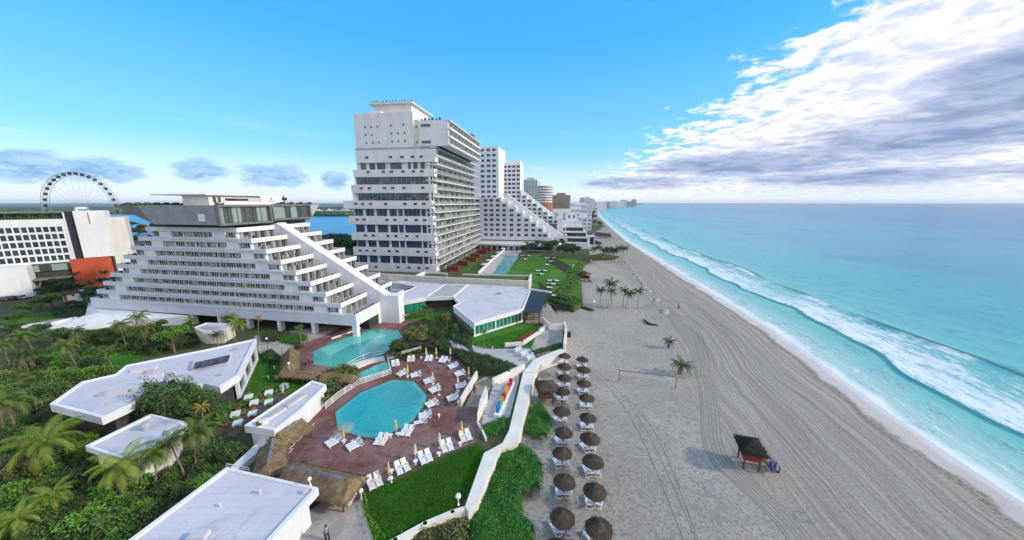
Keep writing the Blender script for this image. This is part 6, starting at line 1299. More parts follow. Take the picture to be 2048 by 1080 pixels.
# dining tables on the red terrace
def chair_parts(parent, x, y, rz, m):
    b = MB(); b.box(-.22, .22, -.22, .22, .42, .46); b.box(-.22, .22, .20, .25, .46, .88)
    for sx in (-.2, .2):
        for sy in (-.2, .2): b.box(sx - .02, sx + .02, sy - .02, sy + .02, 0, .42)
    return b
chm = {k: chair_parts(None, 0, 0, 0, k).mesh('chair', [M[k]]) for k in ('chair', 'chairr')}
names = ['by the long roof corner column', 'centre of the upper cluster', 'closest to the garden lawn', 'against the narrow roof, upper', 'against the narrow roof, lower', 'left in the middle cluster', 'lowest, next to the shrubs', 'far left alone']
for i, (x, y) in enumerate([(530, 215), (590, 275), (748, 165), (748, 270), (575, 395), (388, 400), (415, 500), (155, 445)]):
    p = W(*ZB(x, y), 1.52); t = top('dining_table', 'square table in a pale green cloth, ' + names[i], 'table', p, .5, 'cloth covered tables on the red terrace')
    b = MB(); b.box(-.55, .55, -.55, .55, .74, .77); c = .0
    for sx, sy, L in ((0, -.56, 1), (0, .56, 1), (-.56, 0, 0), (.56, 0, 0)): b.box(sx - (.55 if L else .01), sx + (.55 if L else .01), sy - (.01 if L else .55), sy + (.01 if L else .55), .38, .74)
    b.build('tablecloth', M['tablec'], t); b = MB()
    for sx in (-.45, .45):
        for sy in (-.45, .45): b.box(sx - .03, sx + .03, sy - .03, sy + .03, 0, .73)
    b.build('frame', M['plastic'], t)
    for k, (dx, dy, rr) in enumerate([(.1, -.95, math.pi), (.95, .1, -math.pi / 2), (0, .95, 0)]):
        ky = 'chair' if (k + i) % 3 != 1 else 'chairr'; ct, st_ = math.cos(.5), math.sin(.5)
        o = link('chair', chm[ky], None, (p[0] + dx * ct - dy * st_, p[1] + dx * st_ + dy * ct, p[2]), .5 + rr); tag(o, '%s chair, %s side of the table %s' % ('green' if ky == 'chair' else 'red', ('near', 'right', 'far')[k], names[i]), 'chair', 'chairs on the red terrace')
# ---- thatched roofs
def thatch_roof(b, P0, P1, w, ze, zr, hip=.6, seed=1, n=18, ridge=None):
    R = random.Random(seed); p, q = Vector((P0[0], P0[1], 0)), Vector((P1[0], P1[1], 0)); d = (q - p); L = d.length; d.normalize(); s_ = Vector((-d.y, d.x, 0)); n = max(6, int(L / .5)); rows = 7; st = len(b.v)
    for i in range(n + 1):
        t = i / n; x = L * t; hz_ = min(1, min(x, L - x) / (w * hip) + .001)
        for j in range(-rows, rows + 1):
            k = abs(j) / rows; ht = zr - (zr - ze) * k ** .9; top_lim = ze + (zr - ze) * hz_ ; zz = min(ht, top_lim) + R.uniform(-.05, .05); zz -= (.12 + R.uniform(0, .16)) if abs(j) == rows or i in (0, n) else 0
            pos = p + d * x + s_ * (w * j / rows); b.v.append((pos.x, pos.y, zz))
    m_ = 2 * rows + 1
    for i in range(n):
        for j in range(m_ - 1): a = st + i * m_ + j; b.f.append((a, a + m_, a + m_ + 1, a + 1)); b.m.append(1 if (ridge and abs(j - rows + .5) < 1.2 and 1 < i < n - 2) else 0)
    for i in range(int(L * 26) + int(w * 40)):
        if R.random() < .72: t = R.random() * L; e_ = R.choice((-1, 1)) * w
        else: t = R.choice((0, L)); e_ = R.uniform(-w, w)
        pos = p + d * t + s_ * e_; out = (s_ * (1 if e_ > 0 else -1) if abs(abs(e_) - w) < .01 else d * (1 if t > 0 else -1)); l_ = R.uniform(.25, .6); a = pos + Vector((0, 0, ze + .05)); a2 = a + out * R.uniform(0, .2) - Vector((0, 0, l_)); wv_ = (d if abs(abs(e_) - w) < .01 else s_) * .05
        b.add([a - wv_, a + wv_, a2], [(0, 1, 2)])
    for i in range(int(L * w * 30)):
        t = R.random() * L; e_ = R.uniform(-1, 1); k = abs(e_); hz_ = min(1, min(t, L - t) / (w * hip)); zz = min(zr - (zr - ze) * k ** .9, ze + (zr - ze) * hz_) + .05
        pos = p + d * t + s_ * (w * e_); dn = s_ * (1 if e_ > 0 else -1) * .35 - Vector((0, 0, (zr - ze) / w * .35)); wv_ = d * .03; a = Vector((pos.x, pos.y, zz)); b.add([a - wv_, a + wv_, a + dn + Vector((R.uniform(-.06, .06), R.uniform(-.06, .06), .04))], [(0, 1, 2)])
def palapa(label, segs, w, ze, zr, m, ridge=None, hip=.6, name='thatched_roof', posts=None, seed=1):
    P0 = segs[0]; t = top(name, label, 'thatched roof', (P0[0], P0[1], 1.5)); b = MB()
    for i, (a, c) in enumerate(zip(segs, segs[1:])): thatch_roof(b, a, c, w, ze, zr, hip, seed + i, ridge=ridge)
    b.build('thatch', [M[m], M['thatchr']], t, (-P0[0], -P0[1], -1.5))
    for a, c in zip(segs, segs[1:]):
        L = math.hypot(c[0] - a[0], c[1] - a[1]); n = max(1, int(L / 3.5)); dx, dy = (c[0] - a[0]) / L, (c[1] - a[1]) / L
        for i in range(n + 1):
            for s_ in (-1, 1):
                x = a[0] + (c[0] - a[0]) * (.08 + .84 * i / n) - dy * s_ * w * .7; y = a[1] + (c[1] - a[1]) * (.08 + .84 * i / n) + dx * s_ * w * .7; MB().tube([(x - P0[0], y - P0[1], 0), (x - P0[0], y - P0[1], ze - 1.4)], .09, 7).build('post', M['wood'], t)
    return t
palapa('long golden thatched roof bending down the left side of the red deck', PX([(612, 832), (546, 872), (533, 935)], 4.3), 1.7, 3.2, 4.4, 'thatchg', True, .25, seed=1)
palapa('shaggy thatched roof with grey ridge over the bar at the deck foot', PX([(566, 930), (712, 962)], 4.3), 1.9, 3.1, 4.5, 'thatchg', True, .35, seed=4)
palapa('small steep brown thatched hut beside the upper pool deck', PX([(579, 728), (581, 694)], 4.0), 1.55, 2.7, 4.3, 'thatchg', None, .3, seed=6, name='thatched_hut')
palapa('long low brown thatched roof running below the upper pool deck', PX([(560, 738), (640, 744), (712, 750)], 3.8), 1.15, 3.0, 3.8, 'thatchg', None, .4, seed=8)
# ---- thatched beach umbrellas in two rows
def cone_thatch(r, h, seed, layers=3):
    R = random.Random(seed); b = MB(); n = 20
    for l in range(layers):
        t0 = l / layers; r0 = r * (t0 + .42 if l < layers - 1 else 1); r0 = min(r0, r); z_in = h * (1 - t0 * .92) + .05; z_out = h * (1 - min(1, (r0 / r)) * .97)
        v = []
        for k in range(n): a = 2 * math.pi * k / n; v.append((r * t0 * .8 * math.cos(a), r * t0 * .8 * math.sin(a), z_in))
        for k in range(n): a = 2 * math.pi * k / n; q = r0 * R.uniform(.96, 1.03); v.append((q * math.cos(a), q * math.sin(a), z_out - R.uniform(0, .05)))
        b.add(v, [(k, (k + 1) % n, n + (k + 1) % n, n + k) for k in range(n)])
    for k in range(260):
        a = R.random() * 6.28; q = r * R.random() ** .5; zz = h * (1 - q / r * .97) + .06; l_ = R.uniform(.2, .45); c_, s_ = math.cos(a), math.sin(a); w = .035
        b.add([(q * c_ - s_ * w, q * s_ + c_ * w, zz), (q * c_ + s_ * w, q * s_ - c_ * w, zz), ((q + l_) * c_, (q + l_) * s_, zz - l_ * h / r * 1.0 + R.uniform(-.03, .05))], [(0, 1, 2)])
    b.lathe([(.14, h - .12), (.10, h + .12), (0, h + .2)], 8); return b
UM = [cone_thatch(1.32, .85, s).mesh('thatch', [M['thatch']]) for s in (1, 2, 3)]
pm = MB().tube([(0, 0, -.1), (0, 0, 2.2)], .07, 8).mesh('pole', [M['wood']]); um_tab = MB().lathe([(0, .55), (.35, .55), (.35, .6), (0, .6)], 12).mesh('table_ring', [M['plastic']])
rowL = [(333, 125), (331, 180), (334, 237), (322, 305), (317, 407), (327, 515), (321, 620), (332, 765), (320, 950), (300, 1115)]; rowR = [(424, 143), (431, 195), (432, 265), (447, 338), (453, 440), (464, 545), (479, 662), (490, 815), (510, 1005)]
for row, nm in ((rowL, 'inland row'), (rowR, 'seaward row')):
    for i, (x, y) in enumerate(row[::-1]):
        u, v = ZU(x, y); p = W(u, v, 2.45); t = top('thatched_umbrella', 'round brown thatched beach umbrella, %s from the bottom edge in the %s' % (ORD[i], nm), 'beach umbrella', (p[0], p[1], 0), random.random() * 6, 'thatched umbrellas in two rows on the sand')
        sc_ = random.uniform(.94, 1.06); k = link('thatch', UM[i % 3], t, (0, 0, 2.0)); k.scale = (sc_, sc_, sc_); link('pole', pm, t); link('table_ring', um_tab, t)
        for j, (dx, dy, rr) in enumerate([(-.6, .4, .15), (.64, .35, -.2)]):
            lounger('w', (p[0] + dx, p[1] + dy, 0), rr + math.pi * (1 if (i + j) % 3 else 1) + random.uniform(-.3, .3), 'white lounger at the %s of the %s umbrella from the bottom, %s' % (('left', 'right')[j], ORD[i], nm), 'loungers under the thatched umbrellas')
# ---- huts on posts
def hut(label, C_, rz, w, d, zd, zr, m='thatch', ramp=True, lower='redwood', name='lifeguard_hut'):
    t = top(name, label, 'lifeguard hut', (C_[0], C_[1], C_[2] if len(C_) > 2 else 0), rz)
    b = MB(); b.box(-w / 2, w / 2, -d / 2, d / 2, zd - .12, zd); b.build('deck', M[lower], t)
    b = MB()
    for (x0, x1, y0, y1) in ((-w / 2, w / 2, -d / 2, -d / 2 + .06), (-w / 2, w / 2, d / 2 - .06, d / 2), (-w / 2, -w / 2 + .06, -d / 2 + .06, d / 2 - .06)): b.box(x0, x1, y0, y1, zd, zd + .85)
    b.build('railing_panel', M[lower], t)
    for x in (-w / 2 + .1, w / 2 - .1):
        for y in (-d / 2 + .1, d / 2 - .1): MB().box(x - .08, x + .08, y - .08, y + .08, -.1, zr - .9).build('post', M['wood'], t)
    b = MB(); thatch_roof(b, (-w / 2 - .6, 0), (w / 2 + .6, 0), d / 2 + .65, zr - 1.0, zr + .05, .95, 3); b.build('thatch', [M[m], M['thatchr']], t)
    if ramp:
        b = MB(); L = 2.3; n = 10
        for i in range(n): b.obox((w / 2 + L * (i + .5) / n, 0, zd - (zd) * (i + .5) / n), (L / n * .8, 1.0, .07), 0, 0, 0, math.atan2(zd, L))
        b.build('ramp', M['wood'], t); b = MB()
        for y in (-.5, .5):
            b.tube([(w / 2, y, zd + .75), (w / 2 + L, y, .8)], .04, 6); b.box(w / 2 + L - .05, w / 2 + L + .05, y - .05, y + .05, 0, .85); b.tube([(w / 2, y, zd - .05), (w / 2 + L, y, .02)], .05, 6)
        b.build('handrail', M['wood'], t)
    return t
hutr = hut('dark thatched lifeguard hut on red timber posts alone on the open sand', (31.35, 37.85, 0), math.radians(-18), 1.9, 2.3, 1.45, 3.85, 'thatchd')
b = MB(); b.lathe([(.55, -.12), (.62, 0), (.55, .12), (.40, .1), (.36, 0), (.40, -.1), (.55, -.12)], 18); q = W(1546, 932, 1.0); o = b.build('ring_float', M['blue'], None, (q[0], q[1], 1.05)); o.rotation_euler = (1.1, .2, .5); tag(o, 'blue ring float hanging by the ramp of the open sand hut', 'float')
hp = W(1092, 770, 3.2); hut('tall thatched hut on brown posts behind the inland umbrella row', (hp[0], hp[1], 0), math.radians(5), 2.3, 2.1, 1.3, 4.1, ramp=False, lower='wood')
hp = W(1169, 557, 1.0); hut('far small dark hut with a red ramp at the garden edge of the beach', (hp[0], hp[1], 0), math.radians(-60), 3.4, 3.0, 1.4, 4.4, lower='redwood')
# ---- volleyball net and goal frames
t = top('volleyball_net', 'volleyball net with red top band between two posts on the sand', 'volleyball net', W(1238, 762, 0)); a = Vector(W(1238, 762, 0)); c = Vector(W(1351, 776, 0)) - a
for q in (Vector((0, 0, 0)), c): MB().tube([(q.x, q.y, -.1), (q.x, q.y, 2.3)], .06, 7).build('post', M['wood'], t)
b = MB()
for i in range(41): q = c * (i / 40); b.box(q.x - .006, q.x + .006, q.y - .006, q.y + .006, 1.35, 2.2)
for i in range(6): b.tube([(0, 0, 1.4 + i * .15), (c.x, c.y, 1.4 + i * .15)], .006, 3)
b.build('net', M['plastic'], t); b = MB(); b.wallseg((0, 0), (c.x, c.y), .03, 2.2, 2.3); b.build('band', M['redwood'], t)
for i, (ps, lb) in enumerate([([(1431, 968), (1442, 996)], 'left of the open sand hut ramp'), ([(1613, 1026), (1629, 1047)], 'right and nearer the bottom edge')]):
    a, c = Vector(W(*ps[0], 0)), Vector(W(*ps[1], 0)); t = top('goal_frame', 'low pale goal frame half sunk in sand, ' + lb, 'goal frame', a); d = c - a
    for q in (Vector((0, 0, 0)), d): MB().tube([(q.x, q.y, 0), (q.x, q.y, .75)], .035, 6).build('post', M['greyb'], t)
    MB().tube([(0, 0, .75), (d.x, d.y, .75)], .035, 6).build('crossbar', M['greyb'], t); n_ = Vector((d.y, -d.x, 0)).normalized() * .9; b = MB()
    for q in (Vector((0, 0, 0)), d): b.tube([q + Vector((0, 0, .75)), q + n_], .03, 5)
    b.tube([n_, d + n_], .03, 5); b.build('back_frame', M['greyb'], t)
# ---- colourful letters
def letters():
    a = Vector(W(*ZL(508, 690), 2.0)); c = Vector(W(*ZL(668, 352), 2.0)); d = c - a; d.z = 0; L = d.length; d.normalize(); rz = math.atan2(-d.y, -d.x)
    t = top('letter_sign', 'row of giant rainbow coloured block letters on a white plinth in the sunken court', 'letter sign', (c.x, c.y, 1.51), rz)
    b = MB(); b.box(-.4, L + .4, -.45, .45, 0, .55); b.build('plinth', M['white'], t); stp = L / 6
    for i, (ch_, col) in enumerate(zip('CANCUN', [(.55, .01, .04), (.6, .02, .12), (.75, .38, .02), (.5, .02, .03), (.35, .55, .03), (.01, .22, .62)])):
        cu = bpy.data.curves.new('letter', 'FONT'); cu.body = ch_; cu.size = 1.75; cu.extrude = .22; cu.offset = .03; cu.align_x = 'CENTER'
        tmp = bpy.data.objects.new('tmp', cu); COL.objects.link(tmp); bpy.context.view_layer.update(); me = bpy.data.meshes.new_from_object(tmp.evaluated_get(bpy.context.evaluated_depsgraph_get())); bpy.data.objects.remove(tmp)
        me.materials.clear(); me.materials.append(mat('letter_paint_%d' % i, col, tuple(x * .8 for x in col), 3, .35)); o = link('letter', me, t, ((i + .5) * stp, 0, .56)); o.rotation_euler = (math.pi / 2, 0, 0)
letters()
# ---- sand mounds, driftwood, tracks, plaza details
R = random.Random(21)
for i, (x, y, s_) in enumerate([(480, 35, 1.6), (532, 100, 1.8), (598, 180, 2.4), (672, 285, 2.8)]):
    p = W(*ZK(x, y), 0); b = MB(); b.lathe([(1, 0), (.8, .18), (.4, .32), (0, .36)], 14); o = b.build('sand_mound', M['sand'], None, (p[0], p[1], -.02), True); o.scale = (s_ * .5, s_ * 1.2, s_ * .55); o.rotation_euler = (0, 0, -.5); tag(o, 'pale heap of scraped sand, %s from the six palms seaward' % ORD[i], 'sand mound', 'heaps of scraped sand')
for i in range(9):
    p = W(1252 + i * 4.5 + (i % 2) * 3, 525 + i * 6, 0); b = MB(); b.lathe([(1, 0), (.8, .18), (0, .36)], 12); o = b.build('sand_mound', M['sand'], None, (p[0], p[1], -.02), True); o.scale = (1.1, 2.4, 1.2); tag(o, 'small sand heap in the line up the beach, %s from the far end' % ORD[i], 'sand mound', 'heaps of scraped sand')
p = W(1297, 646, 0); b = MB(); q = [Vector(W(*ZK(x, y), .25)) - Vector(p) for x, y in [(480, 352), (505, 372), (530, 395), (570, 400), (622, 408)]]
b.tube(q, [.12, .3, .35, .2, .1], 6); b.tube([q[1], q[1] + Vector((-.8, -.9, .1))], [.15, .05], 5); b.tube([q[2], q[2] + Vector((.2, -1.0, .2))], [.15, .05], 5); tag(b.build('driftwood', M['dark'], None, p), 'dark forked driftwood lying on open sand below the six palms', 'driftwood')
M['track'] = mat('packed_sand_track', (.39, .35, .31), (.32, .29, .255), .8, .95, .05, (1, 1, 1), fine=.45)
M['rut'] = mat('wheel_rut_sand', (.21, .19, .17), (.27, .24, .215), .8, .95, .05, fine=.4)
def strip(b, pts, w, z, mi=0, off=0):
    P_ = [Vector((*W2(*p, 0), 0)) for p in pts]; sm = []
    for i in range(len(P_) - 1):
        p0, p1, p2, p3 = P_[max(0, i - 1)], P_[i], P_[i + 1], P_[min(len(P_) - 1, i + 2)]
        for k in range(8): t = k / 8; sm.append(.5 * ((2 * p1) + (-p0 + p2) * t + (2 * p0 - 5 * p1 + 4 * p2 - p3) * t * t + (-p0 + 3 * p1 - 3 * p2 + p3) * t ** 3))
    sm.append(P_[-1]); v = []
    for i, p in enumerate(sm):
        d = (sm[min(i + 1, len(sm) - 1)] - sm[max(i - 1, 0)]).normalized(); n_ = Vector((-d.y, d.x, 0)); ww = w * (.92 + .16 * mnoise.noise(p * .8)); c = p + n_ * off; v += [(c.x - n_.x * ww / 2, c.y - n_.y * ww / 2, z), (c.x + n_.x * ww / 2, c.y + n_.y * ww / 2, z)]
    b.add(v, [(2 * i, 2 * i + 1, 2 * i + 3, 2 * i + 2) for i in range(len(sm) - 1)], mi)
curves = [([(1330, 610), (1385, 690), (1410, 760), (1420, 820), (1425, 880), (1445, 925), (1500, 975), (1560, 1030), (1620, 1100)], 2.3), ([(1180, 740), (1230, 790), (1275, 860), (1320, 960), (1370, 1090)], .35)]
b = MB(); strip(b, curves[0][0], 2.9, .008)
tr_ = b.build('sand_track', M['track']); tr_['kind'] = 'structure'; b = MB()
for off in (-1.35, -1.0, -.35, .15, .7, 1.2): strip(b, curves[0][0], .10, .014, 0, off)
strip(b, curves[1][0], .14, .012); strip(b, curves[1][0], .12, .012, 0, 1.3)
strip(b, [(1250, 790), (1300, 850), (1340, 930), (1400, 1090)], .12, .012)
for off in (0, 1.1, 1.9): strip(b, [(1290, 620), (1330, 603), (1380, 612), (1420, 640), (1450, 670)], .25, .012, 0, off); strip(b, [(1310, 640), (1340, 632), (1375, 640), (1385, 665), (1400, 720)], .2, .013, 0, off)
b.build('wheel_ruts', M['rut'])['kind'] = 'structure'
# ---- neighbour's garden furniture
def daybed(u, v, lab, dark):
    p = W(u, v, 1.5); t = top('daybed', lab, 'daybed', p, -.4, 'garden daybeds'); b = MB(); b.box(-1.0, 1.0, -.7, .7, .1, .38); b.build('base', M['wood'], t); b = MB(); b.box(-.95, .95, -.65, .65, .385, .52); b.build('mattress', M['dark' if dark else 'plastic'], t); b = MB(); b.box(-.9, -.4, -.5, .5, .53, .66); b.build('pillow', M['sling'], t)
cl = [(1050, 518, 'by the lap pool end', 5), (1100, 522, 'in the middle of the garden lawn', 7), (1082, 548, 'below the lawn centre', 5), (1105, 568, 'near the pergola beam', 7), (1115, 598, 'beside the garden hedge', 3)]
for ci, (u, v, lb, n_) in enumerate(cl):
    for i in range(n_): daybed(u + (i % 3) * 7 - 6, v + (i // 3) * 7 - 5, '%s daybed %s, %s of its cluster' % ('dark' if i % 2 else 'white', lb, ORD[i]), i % 2)
for i in range(11):
    t_ = i / 10; p = W(*Z4(110 + 165 * t_, 985 - 150 * t_), 1.5); lounger('w', p, -1.4, 'white lounger in the row beside the lap pool, %s from the camera' % ORD[i], 'loungers beside the lap pool'); 
    if i % 2: p2 = W(*Z4(90 + 165 * t_, 975 - 150 * t_), 1.5); tq = top('square_parasol', 'white square parasol over the lap pool loungers, %s from the camera' % ORD[i // 2], 'parasol', p2, -.15, 'white parasols by the lap pool'); MB().tube([(0, 0, 0), (0, 0, 2.4)], .05, 6).build('pole', M['plastic'], tq); MB().prism([(-1.7, -1.7), (1.7, -1.7), (1.7, 1.7), (-1.7, 1.7)], 2.2, 2.6, 0, [(-.1, -.1), (.1, -.1), (.1, .1), (-.1, .1)]).build('canopy', M['plastic'], tq)
# far thatched rows on the beach
far_um = 0
for r_ in range(4):
    for i in range(9):
        u, v = ZT(700 + i * 27 + r_ * 6, 500 + r_ * 14 + i * 3 - 0); p = W(u, v, 2.2); t = top('thatched_umbrella', 'tiny dark thatched umbrella far up the beach, %s from inland in the %s line' % (ORD[i], ORD[r_]), 'beach umbrella', (p[0], p[1], 0), 0, 'far thatched umbrellas'); k = link('thatch', UM[i % 3], t, (0, 0, 2.0)); k.scale = (1.2, 1.2, 1.2); link('pole', pm, t)
# ---- cars by the mall, banners
def car(u, v, rz, m, lab, van=False):
    p = W(u, v, 1.51); t = top('parked_car', lab, 'car', p, rz, 'cars parked by the mall'); L, Wd, h1, h2 = (4.3, 1.75, .75, 1.42) if not van else (4.8, 1.9, 1.0, 2.0)
    b = MB(); side = [(-L / 2, .3), (-L / 2, h1 - .05), (-L / 2 + .9, h1 + .05), (L / 2 - .4, h1 + .08), (L / 2, h1 - .1), (L / 2, .3)]; n = len(side); b.add([(x, -Wd / 2, z) for x, z in side] + [(x, Wd / 2, z) for x, z in side], [tuple(range(n)), tuple(range(2 * n - 1, n - 1, -1))] + [(i, i + n, (i + 1) % n + n, (i + 1) % n) for i in range(n)]); b.build('body', M[m], t)
    b = MB(); b.prism([(-L * .28, -Wd * .46), (L * .36, -Wd * .46), (L * .36, Wd * .46), (-L * .28, Wd * .46)], h1 + .04, h2 - .05, 0, [(-L * .1, -Wd * .4), (L * .28, -Wd * .4), (L * .28, Wd * .4), (-L * .1, Wd * .4)]); b.build('cabin_glass', M['glass_dark'], t); b = MB(); b.box(-L * .1, L * .28, -Wd * .4, Wd * .4, h2 - .05, h2); b.build('roof', M[m], t)
    for x in (-L * .32, L * .32):
        for y in (-Wd / 2, Wd / 2): w_ = MB().lathe([(0, -.1), (.32, -.1), (.32, .1), (0, .1)], 14).build('wheel', M['tyre'], t, (x, y, .32)); w_.rotation_euler = (math.pi / 2, 0, 0)
for i, (x, y, m_, lb) in enumerate([(15, 735, 'dark', 'black car at the far left of the mall car park'), (52, 735, 'greyb', 'grey car second from the left at the mall'), (88, 733, 'dark', 'black car in the middle of the mall row'), (122, 728, 'steel', 'steel blue car right of the black one at the mall'), (155, 724, 'dark', 'dark car next to the white van at the mall'), (205, 720, 'white', 'white van at the right end of the mall row'), (10, 760, 'steel', 'blue grey car in the front line left at the mall'), (55, 757, 'dark', 'black car in the front line at the mall'), (100, 752, 'greyb', 'silver car in the front line at the mall')]): car(*Z1(x, y), .3, m_, lb, 'van' in lb)
for i, (x, y, m_, h_, lb) in enumerate([(357, 800, 'red', 4.0, 'red'), (380, 800, 'white', 4.2, 'white'), (400, 798, 'slingc', 3.8, 'cream'), (420, 790, 'slingb', 4.2, 'pale blue'), (450, 780, 'white', 5.0, 'tall white')]):
    t = top('banner', '%s feather banner on the driveway verge left of the pyramid hotel' % lb, 'banner', W(*Z1(x, y), 1.5), .7); MB().tube([(0, 0, 0), (0, 0, h_)], .05, 6).build('pole', M['plastic'], t); b = MB(); b.prism([(0.05, -.02), (1.5, -.02), (1.5, .02), (.05, .02)], h_ * .25, h_ * .98, 0, [(0.05, -.02), (.9, -.02), (.9, .02), (.05, .02)]); b.build('cloth', M[m_], t)
# ---- people
def person(u, v, z, rz, shirt, legs, label, arms=.25, stride=.2):
    p = W(u, v, z); t = top('person', label, 'person', p, rz)
    me = bpy.data.meshes.new('body'); J = [(0, 0, .95), (0, 0, 1.2), (0, 0, 1.42), (0, 0, 1.52), (0, .01, 1.66), (-.1, 0, .9), (-.12, stride * .4, .5), (-.12, -stride * .2, .08), (-.12, stride * .4, .03), (.1, 0, .9), (.12, -stride * .4, .5), (.12, -stride, .08), (.12, -stride + .16, .03), (-.19, 0, 1.4), (-.25, -.03, 1.12), (-.27, arms, .88), (.19, 0, 1.4), (.25, -.03, 1.12), (.27, arms * .5, .88), (-.28, arms + .08, .8), (.28, arms * .5 + .06, .8)]
    E_ = [(0, 1), (1, 2), (2, 3), (3, 4), (0, 5), (5, 6), (6, 7), (7, 8), (0, 9), (9, 10), (10, 11), (11, 12), (2, 13), (13, 14), (14, 15), (2, 16), (16, 17), (17, 18), (15, 19), (18, 20)]
    me.from_pydata(J, E_, []); me.materials.append(M['skin']); o = link('body', me, t); o.modifiers.new('s', 'SKIN'); rad = [.14, .13, .12, .055, .105, .1, .065, .045, .04, .1, .065, .045, .04, .06, .045, .03, .06, .045, .03, .035, .035]
    for i, r in enumerate(rad): me.skin_vertices[0].data[i].radius = (r, r * .85)
    me.skin_vertices[0].data[0].use_root = True; sb = o.modifiers.new('d', 'SUBSURF'); sb.levels = 1; sb.render_levels = 2
    MB().lathe([(.17, .95), (.175, 1.1), (.19, 1.3), (.16, 1.45), (.07, 1.5)], 12).build('shirt', M[shirt], t, (0, 0, 0), True).scale = (1.1, .8, 1)
    b = MB(); b.tube([(-.11, 0, 1.0), (-.12, stride * .4, .5), (-.12, -stride * .2, .12)], [.125, .09, .07], 10); b.tube([(.11, 0, 1.0), (.12, -stride * .4, .5), (.12, -stride, .12)], [.125, .09, .07], 10); b.build('trousers', M[legs], t, (0, 0, 0), True)
    b = MB(); b.lathe([(.0, 1.8), (.09, 1.77), (.115, 1.7), (.105, 1.64)], 12, (0, -.015, 0)); b.build('hair', M['dark'], t, (0, 0, 0), True)
person(949, 786, 1.52, .3, 'redwood', 'dark', 'person in a red top and dark trousers standing on the tan ramp'); person(1357, 617, 0, 1.2, 'dark', 'dark', 'person in dark clothes walking on the sand beyond the six palms', .3, .3); person(611, 730, 1.52, 2, 'dark', 'navy', 'person in dark clothes by the left edge of the upper pool', .1, .1); person(618, 726, 1.52, -1.2, 'navy', 'dark', 'person in navy shirt beside another at the upper pool', .2, .05); person(655, 1080, 1.51, .8, 'steel', 'dark', 'person in a grey top on the plaza at the bottom edge', .2, .2)
# low garden machinery behind the upper thatch
for i, (x, y) in enumerate([(1180, 780), (1260, 775), (1330, 790), (1400, 795)]):
    p = W(*ZG(x, y), 1.5); t = top('cafe_table', 'dark cafe table with pale top behind the upper thatched roof, %s from the left' % ORD[i], 'table', p, .3, 'cafe tables behind the upper thatch'); MB().lathe([(0, .7), (.4, .7), (.4, .74), (0, .74)], 12).build('table_top', M['greyb'], t); MB().lathe([(.25, 0), (.05, .05), (.05, .7)], 8).build('leg', M['post'], t)
for i, (x, y, lb) in enumerate([(1130, 905, 'tall'), (1170, 920, 'wide'), (1110, 950, 'low')]):
    p = W(*ZG(x, y), 1.5); b = MB(); b.box(-.25, .25, -.25, .25, 0, .6 + .15 * i); b.box(-.3, .3, -.3, .3, .6 + .15 * i, .68 + .15 * i); tag(b.build('planter_box', M['greyb'], None, p), '%s pale planter box on the lawn beside the narrow roof' % lb, 'planter')
# ------------------------------------------------------------------ split countable pieces into parts of their own
def islands(me, gap=.03):
    n = len(me.vertices); par = list(range(n))
    def find(a):
        while par[a] != a: par[a] = par[par[a]]; a = par[a]
        return a
    for p in me.polygons:
        vs = p.vertices; r = find(vs[0])
        for q in vs[1:]: par[find(q)] = r
    comp = {}
    for p in me.polygons: comp.setdefault(find(p.vertices[0]), []).append(p.index)
    L = []
    for k, ps in comp.items():
        vi = {v for p in ps for v in me.polygons[p].vertices}; co = [me.vertices[v].co for v in vi]
        L.append([[min(c[i] for c in co) - gap for i in range(3)], [max(c[i] for c in co) + gap for i in range(3)], ps])
    ch = True
    while ch:
        ch = False; out = []
        for a in L:
            for b in out:
                if all(a[0][i] <= b[1][i] and b[0][i] <= a[1][i] for i in range(3)):
                    b[0] = [min(x, y) for x, y in zip(a[0], b[0])]; b[1] = [max(x, y) for x, y in zip(a[1], b[1])]; b[2] = b[2] + a[2]; ch = True; break
            else: out.append(a)
        L = out
    return [c[2] for c in L]
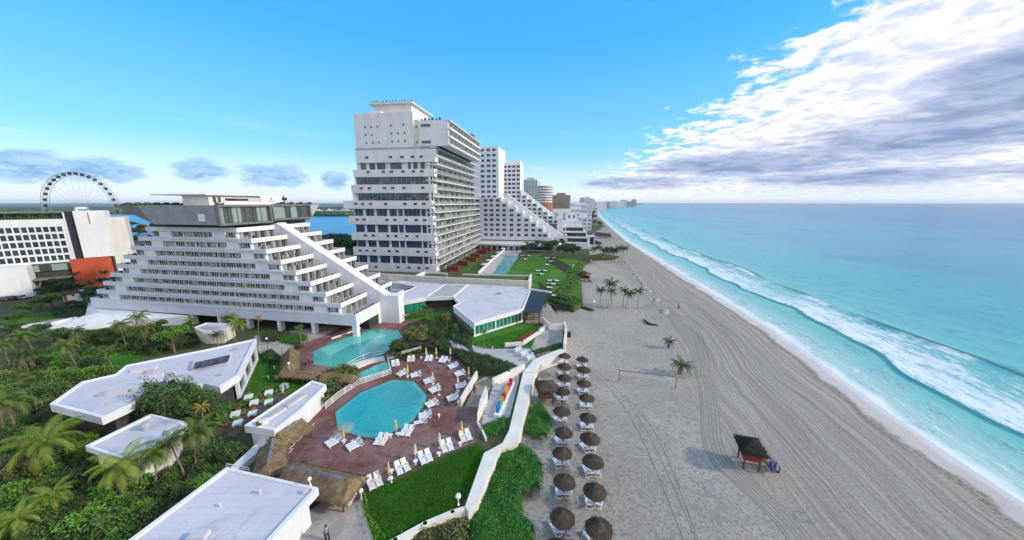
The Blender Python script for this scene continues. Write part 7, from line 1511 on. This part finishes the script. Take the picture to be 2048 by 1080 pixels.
def sub(me, ps, name):
    mp = {}; v = []; f = []; mi = []
    for p in ps:
        P_ = me.polygons[p]; fc = []
        for q in P_.vertices:
            if q not in mp: mp[q] = len(v); v.append(tuple(me.vertices[q].co))
            fc.append(mp[q])
        f.append(fc); mi.append(P_.material_index)
    m2 = bpy.data.meshes.new(name); m2.from_pydata(v, [], f)
    for m_ in me.materials: m2.materials.append(m_)
    m2.polygons.foreach_set('material_index', mi); m2.update(); return m2
SPLIT = {'divider', 'column', 'partition', 'roof_curb', 'support_leg', 'terrace_furniture', 'roof_vent', 'post', 'leg', 'glazed_band', 'window_band', 'shopfront', 'window_surround', 'roof_plant', 'penthouse_window', 'parapet', 'aerial', 'glass_part', 'rail', 'roof_planting', 'roof_greenery', 'balcony_glass', 'restaurant_glass', 'ground_floor_glass', 'table', 'handrail', 'tread', 'beam', 'armrest', 'mullion', 'balcony', 'grass_strip', 'rear_wall', 'front_wing', 'wall'}
NOSPLIT = {'parapet', 'wall', 'front_wing', 'balcony', 'rail', 'roof_planting', 'roof_greenery', 'armrest', 'rear_wall', 'grass_strip', 'mullion'}
done = {}
for o in [o for o in COL.objects if o.type == 'MESH' and o.parent is not None]:
    nm = o.name.split('.')[0]
    if nm not in SPLIT or nm in NOSPLIT or o.get('kind') == 'stuff' or len(o.data.vertices) > 30000 or o.children: continue
    me = o.data; isl = done.get(me.name) or islands(me); done[me.name] = isl
    if len(isl) < 2: continue
    depth2 = o.parent.parent is not None
    isl.sort(key=lambda ps: -len(ps))
    cen = lambda ps: min((o.parent.matrix_basis @ o.matrix_basis @ me.vertices[me.polygons[ps[0]].vertices[0]].co).length for _ in (0,))
    isl = sorted(isl, key=cen); cap = 95 if not depth2 else 30
    new = isl[1:cap]
    for ps in new:
        c = o.copy(); c.data = sub(me, ps, nm); COL.objects.link(c); c.parent = o.parent
    rest = isl[cap:]
    if rest:
        c = o.copy(); c.data = sub(me, [p for ps in rest for p in ps], nm); COL.objects.link(c); c.parent = o.parent; c['kind'] = 'stuff'
    o.data = sub(me, isl[0], nm)
for o in COL.objects:
    if '_b' in o: del o['_b']
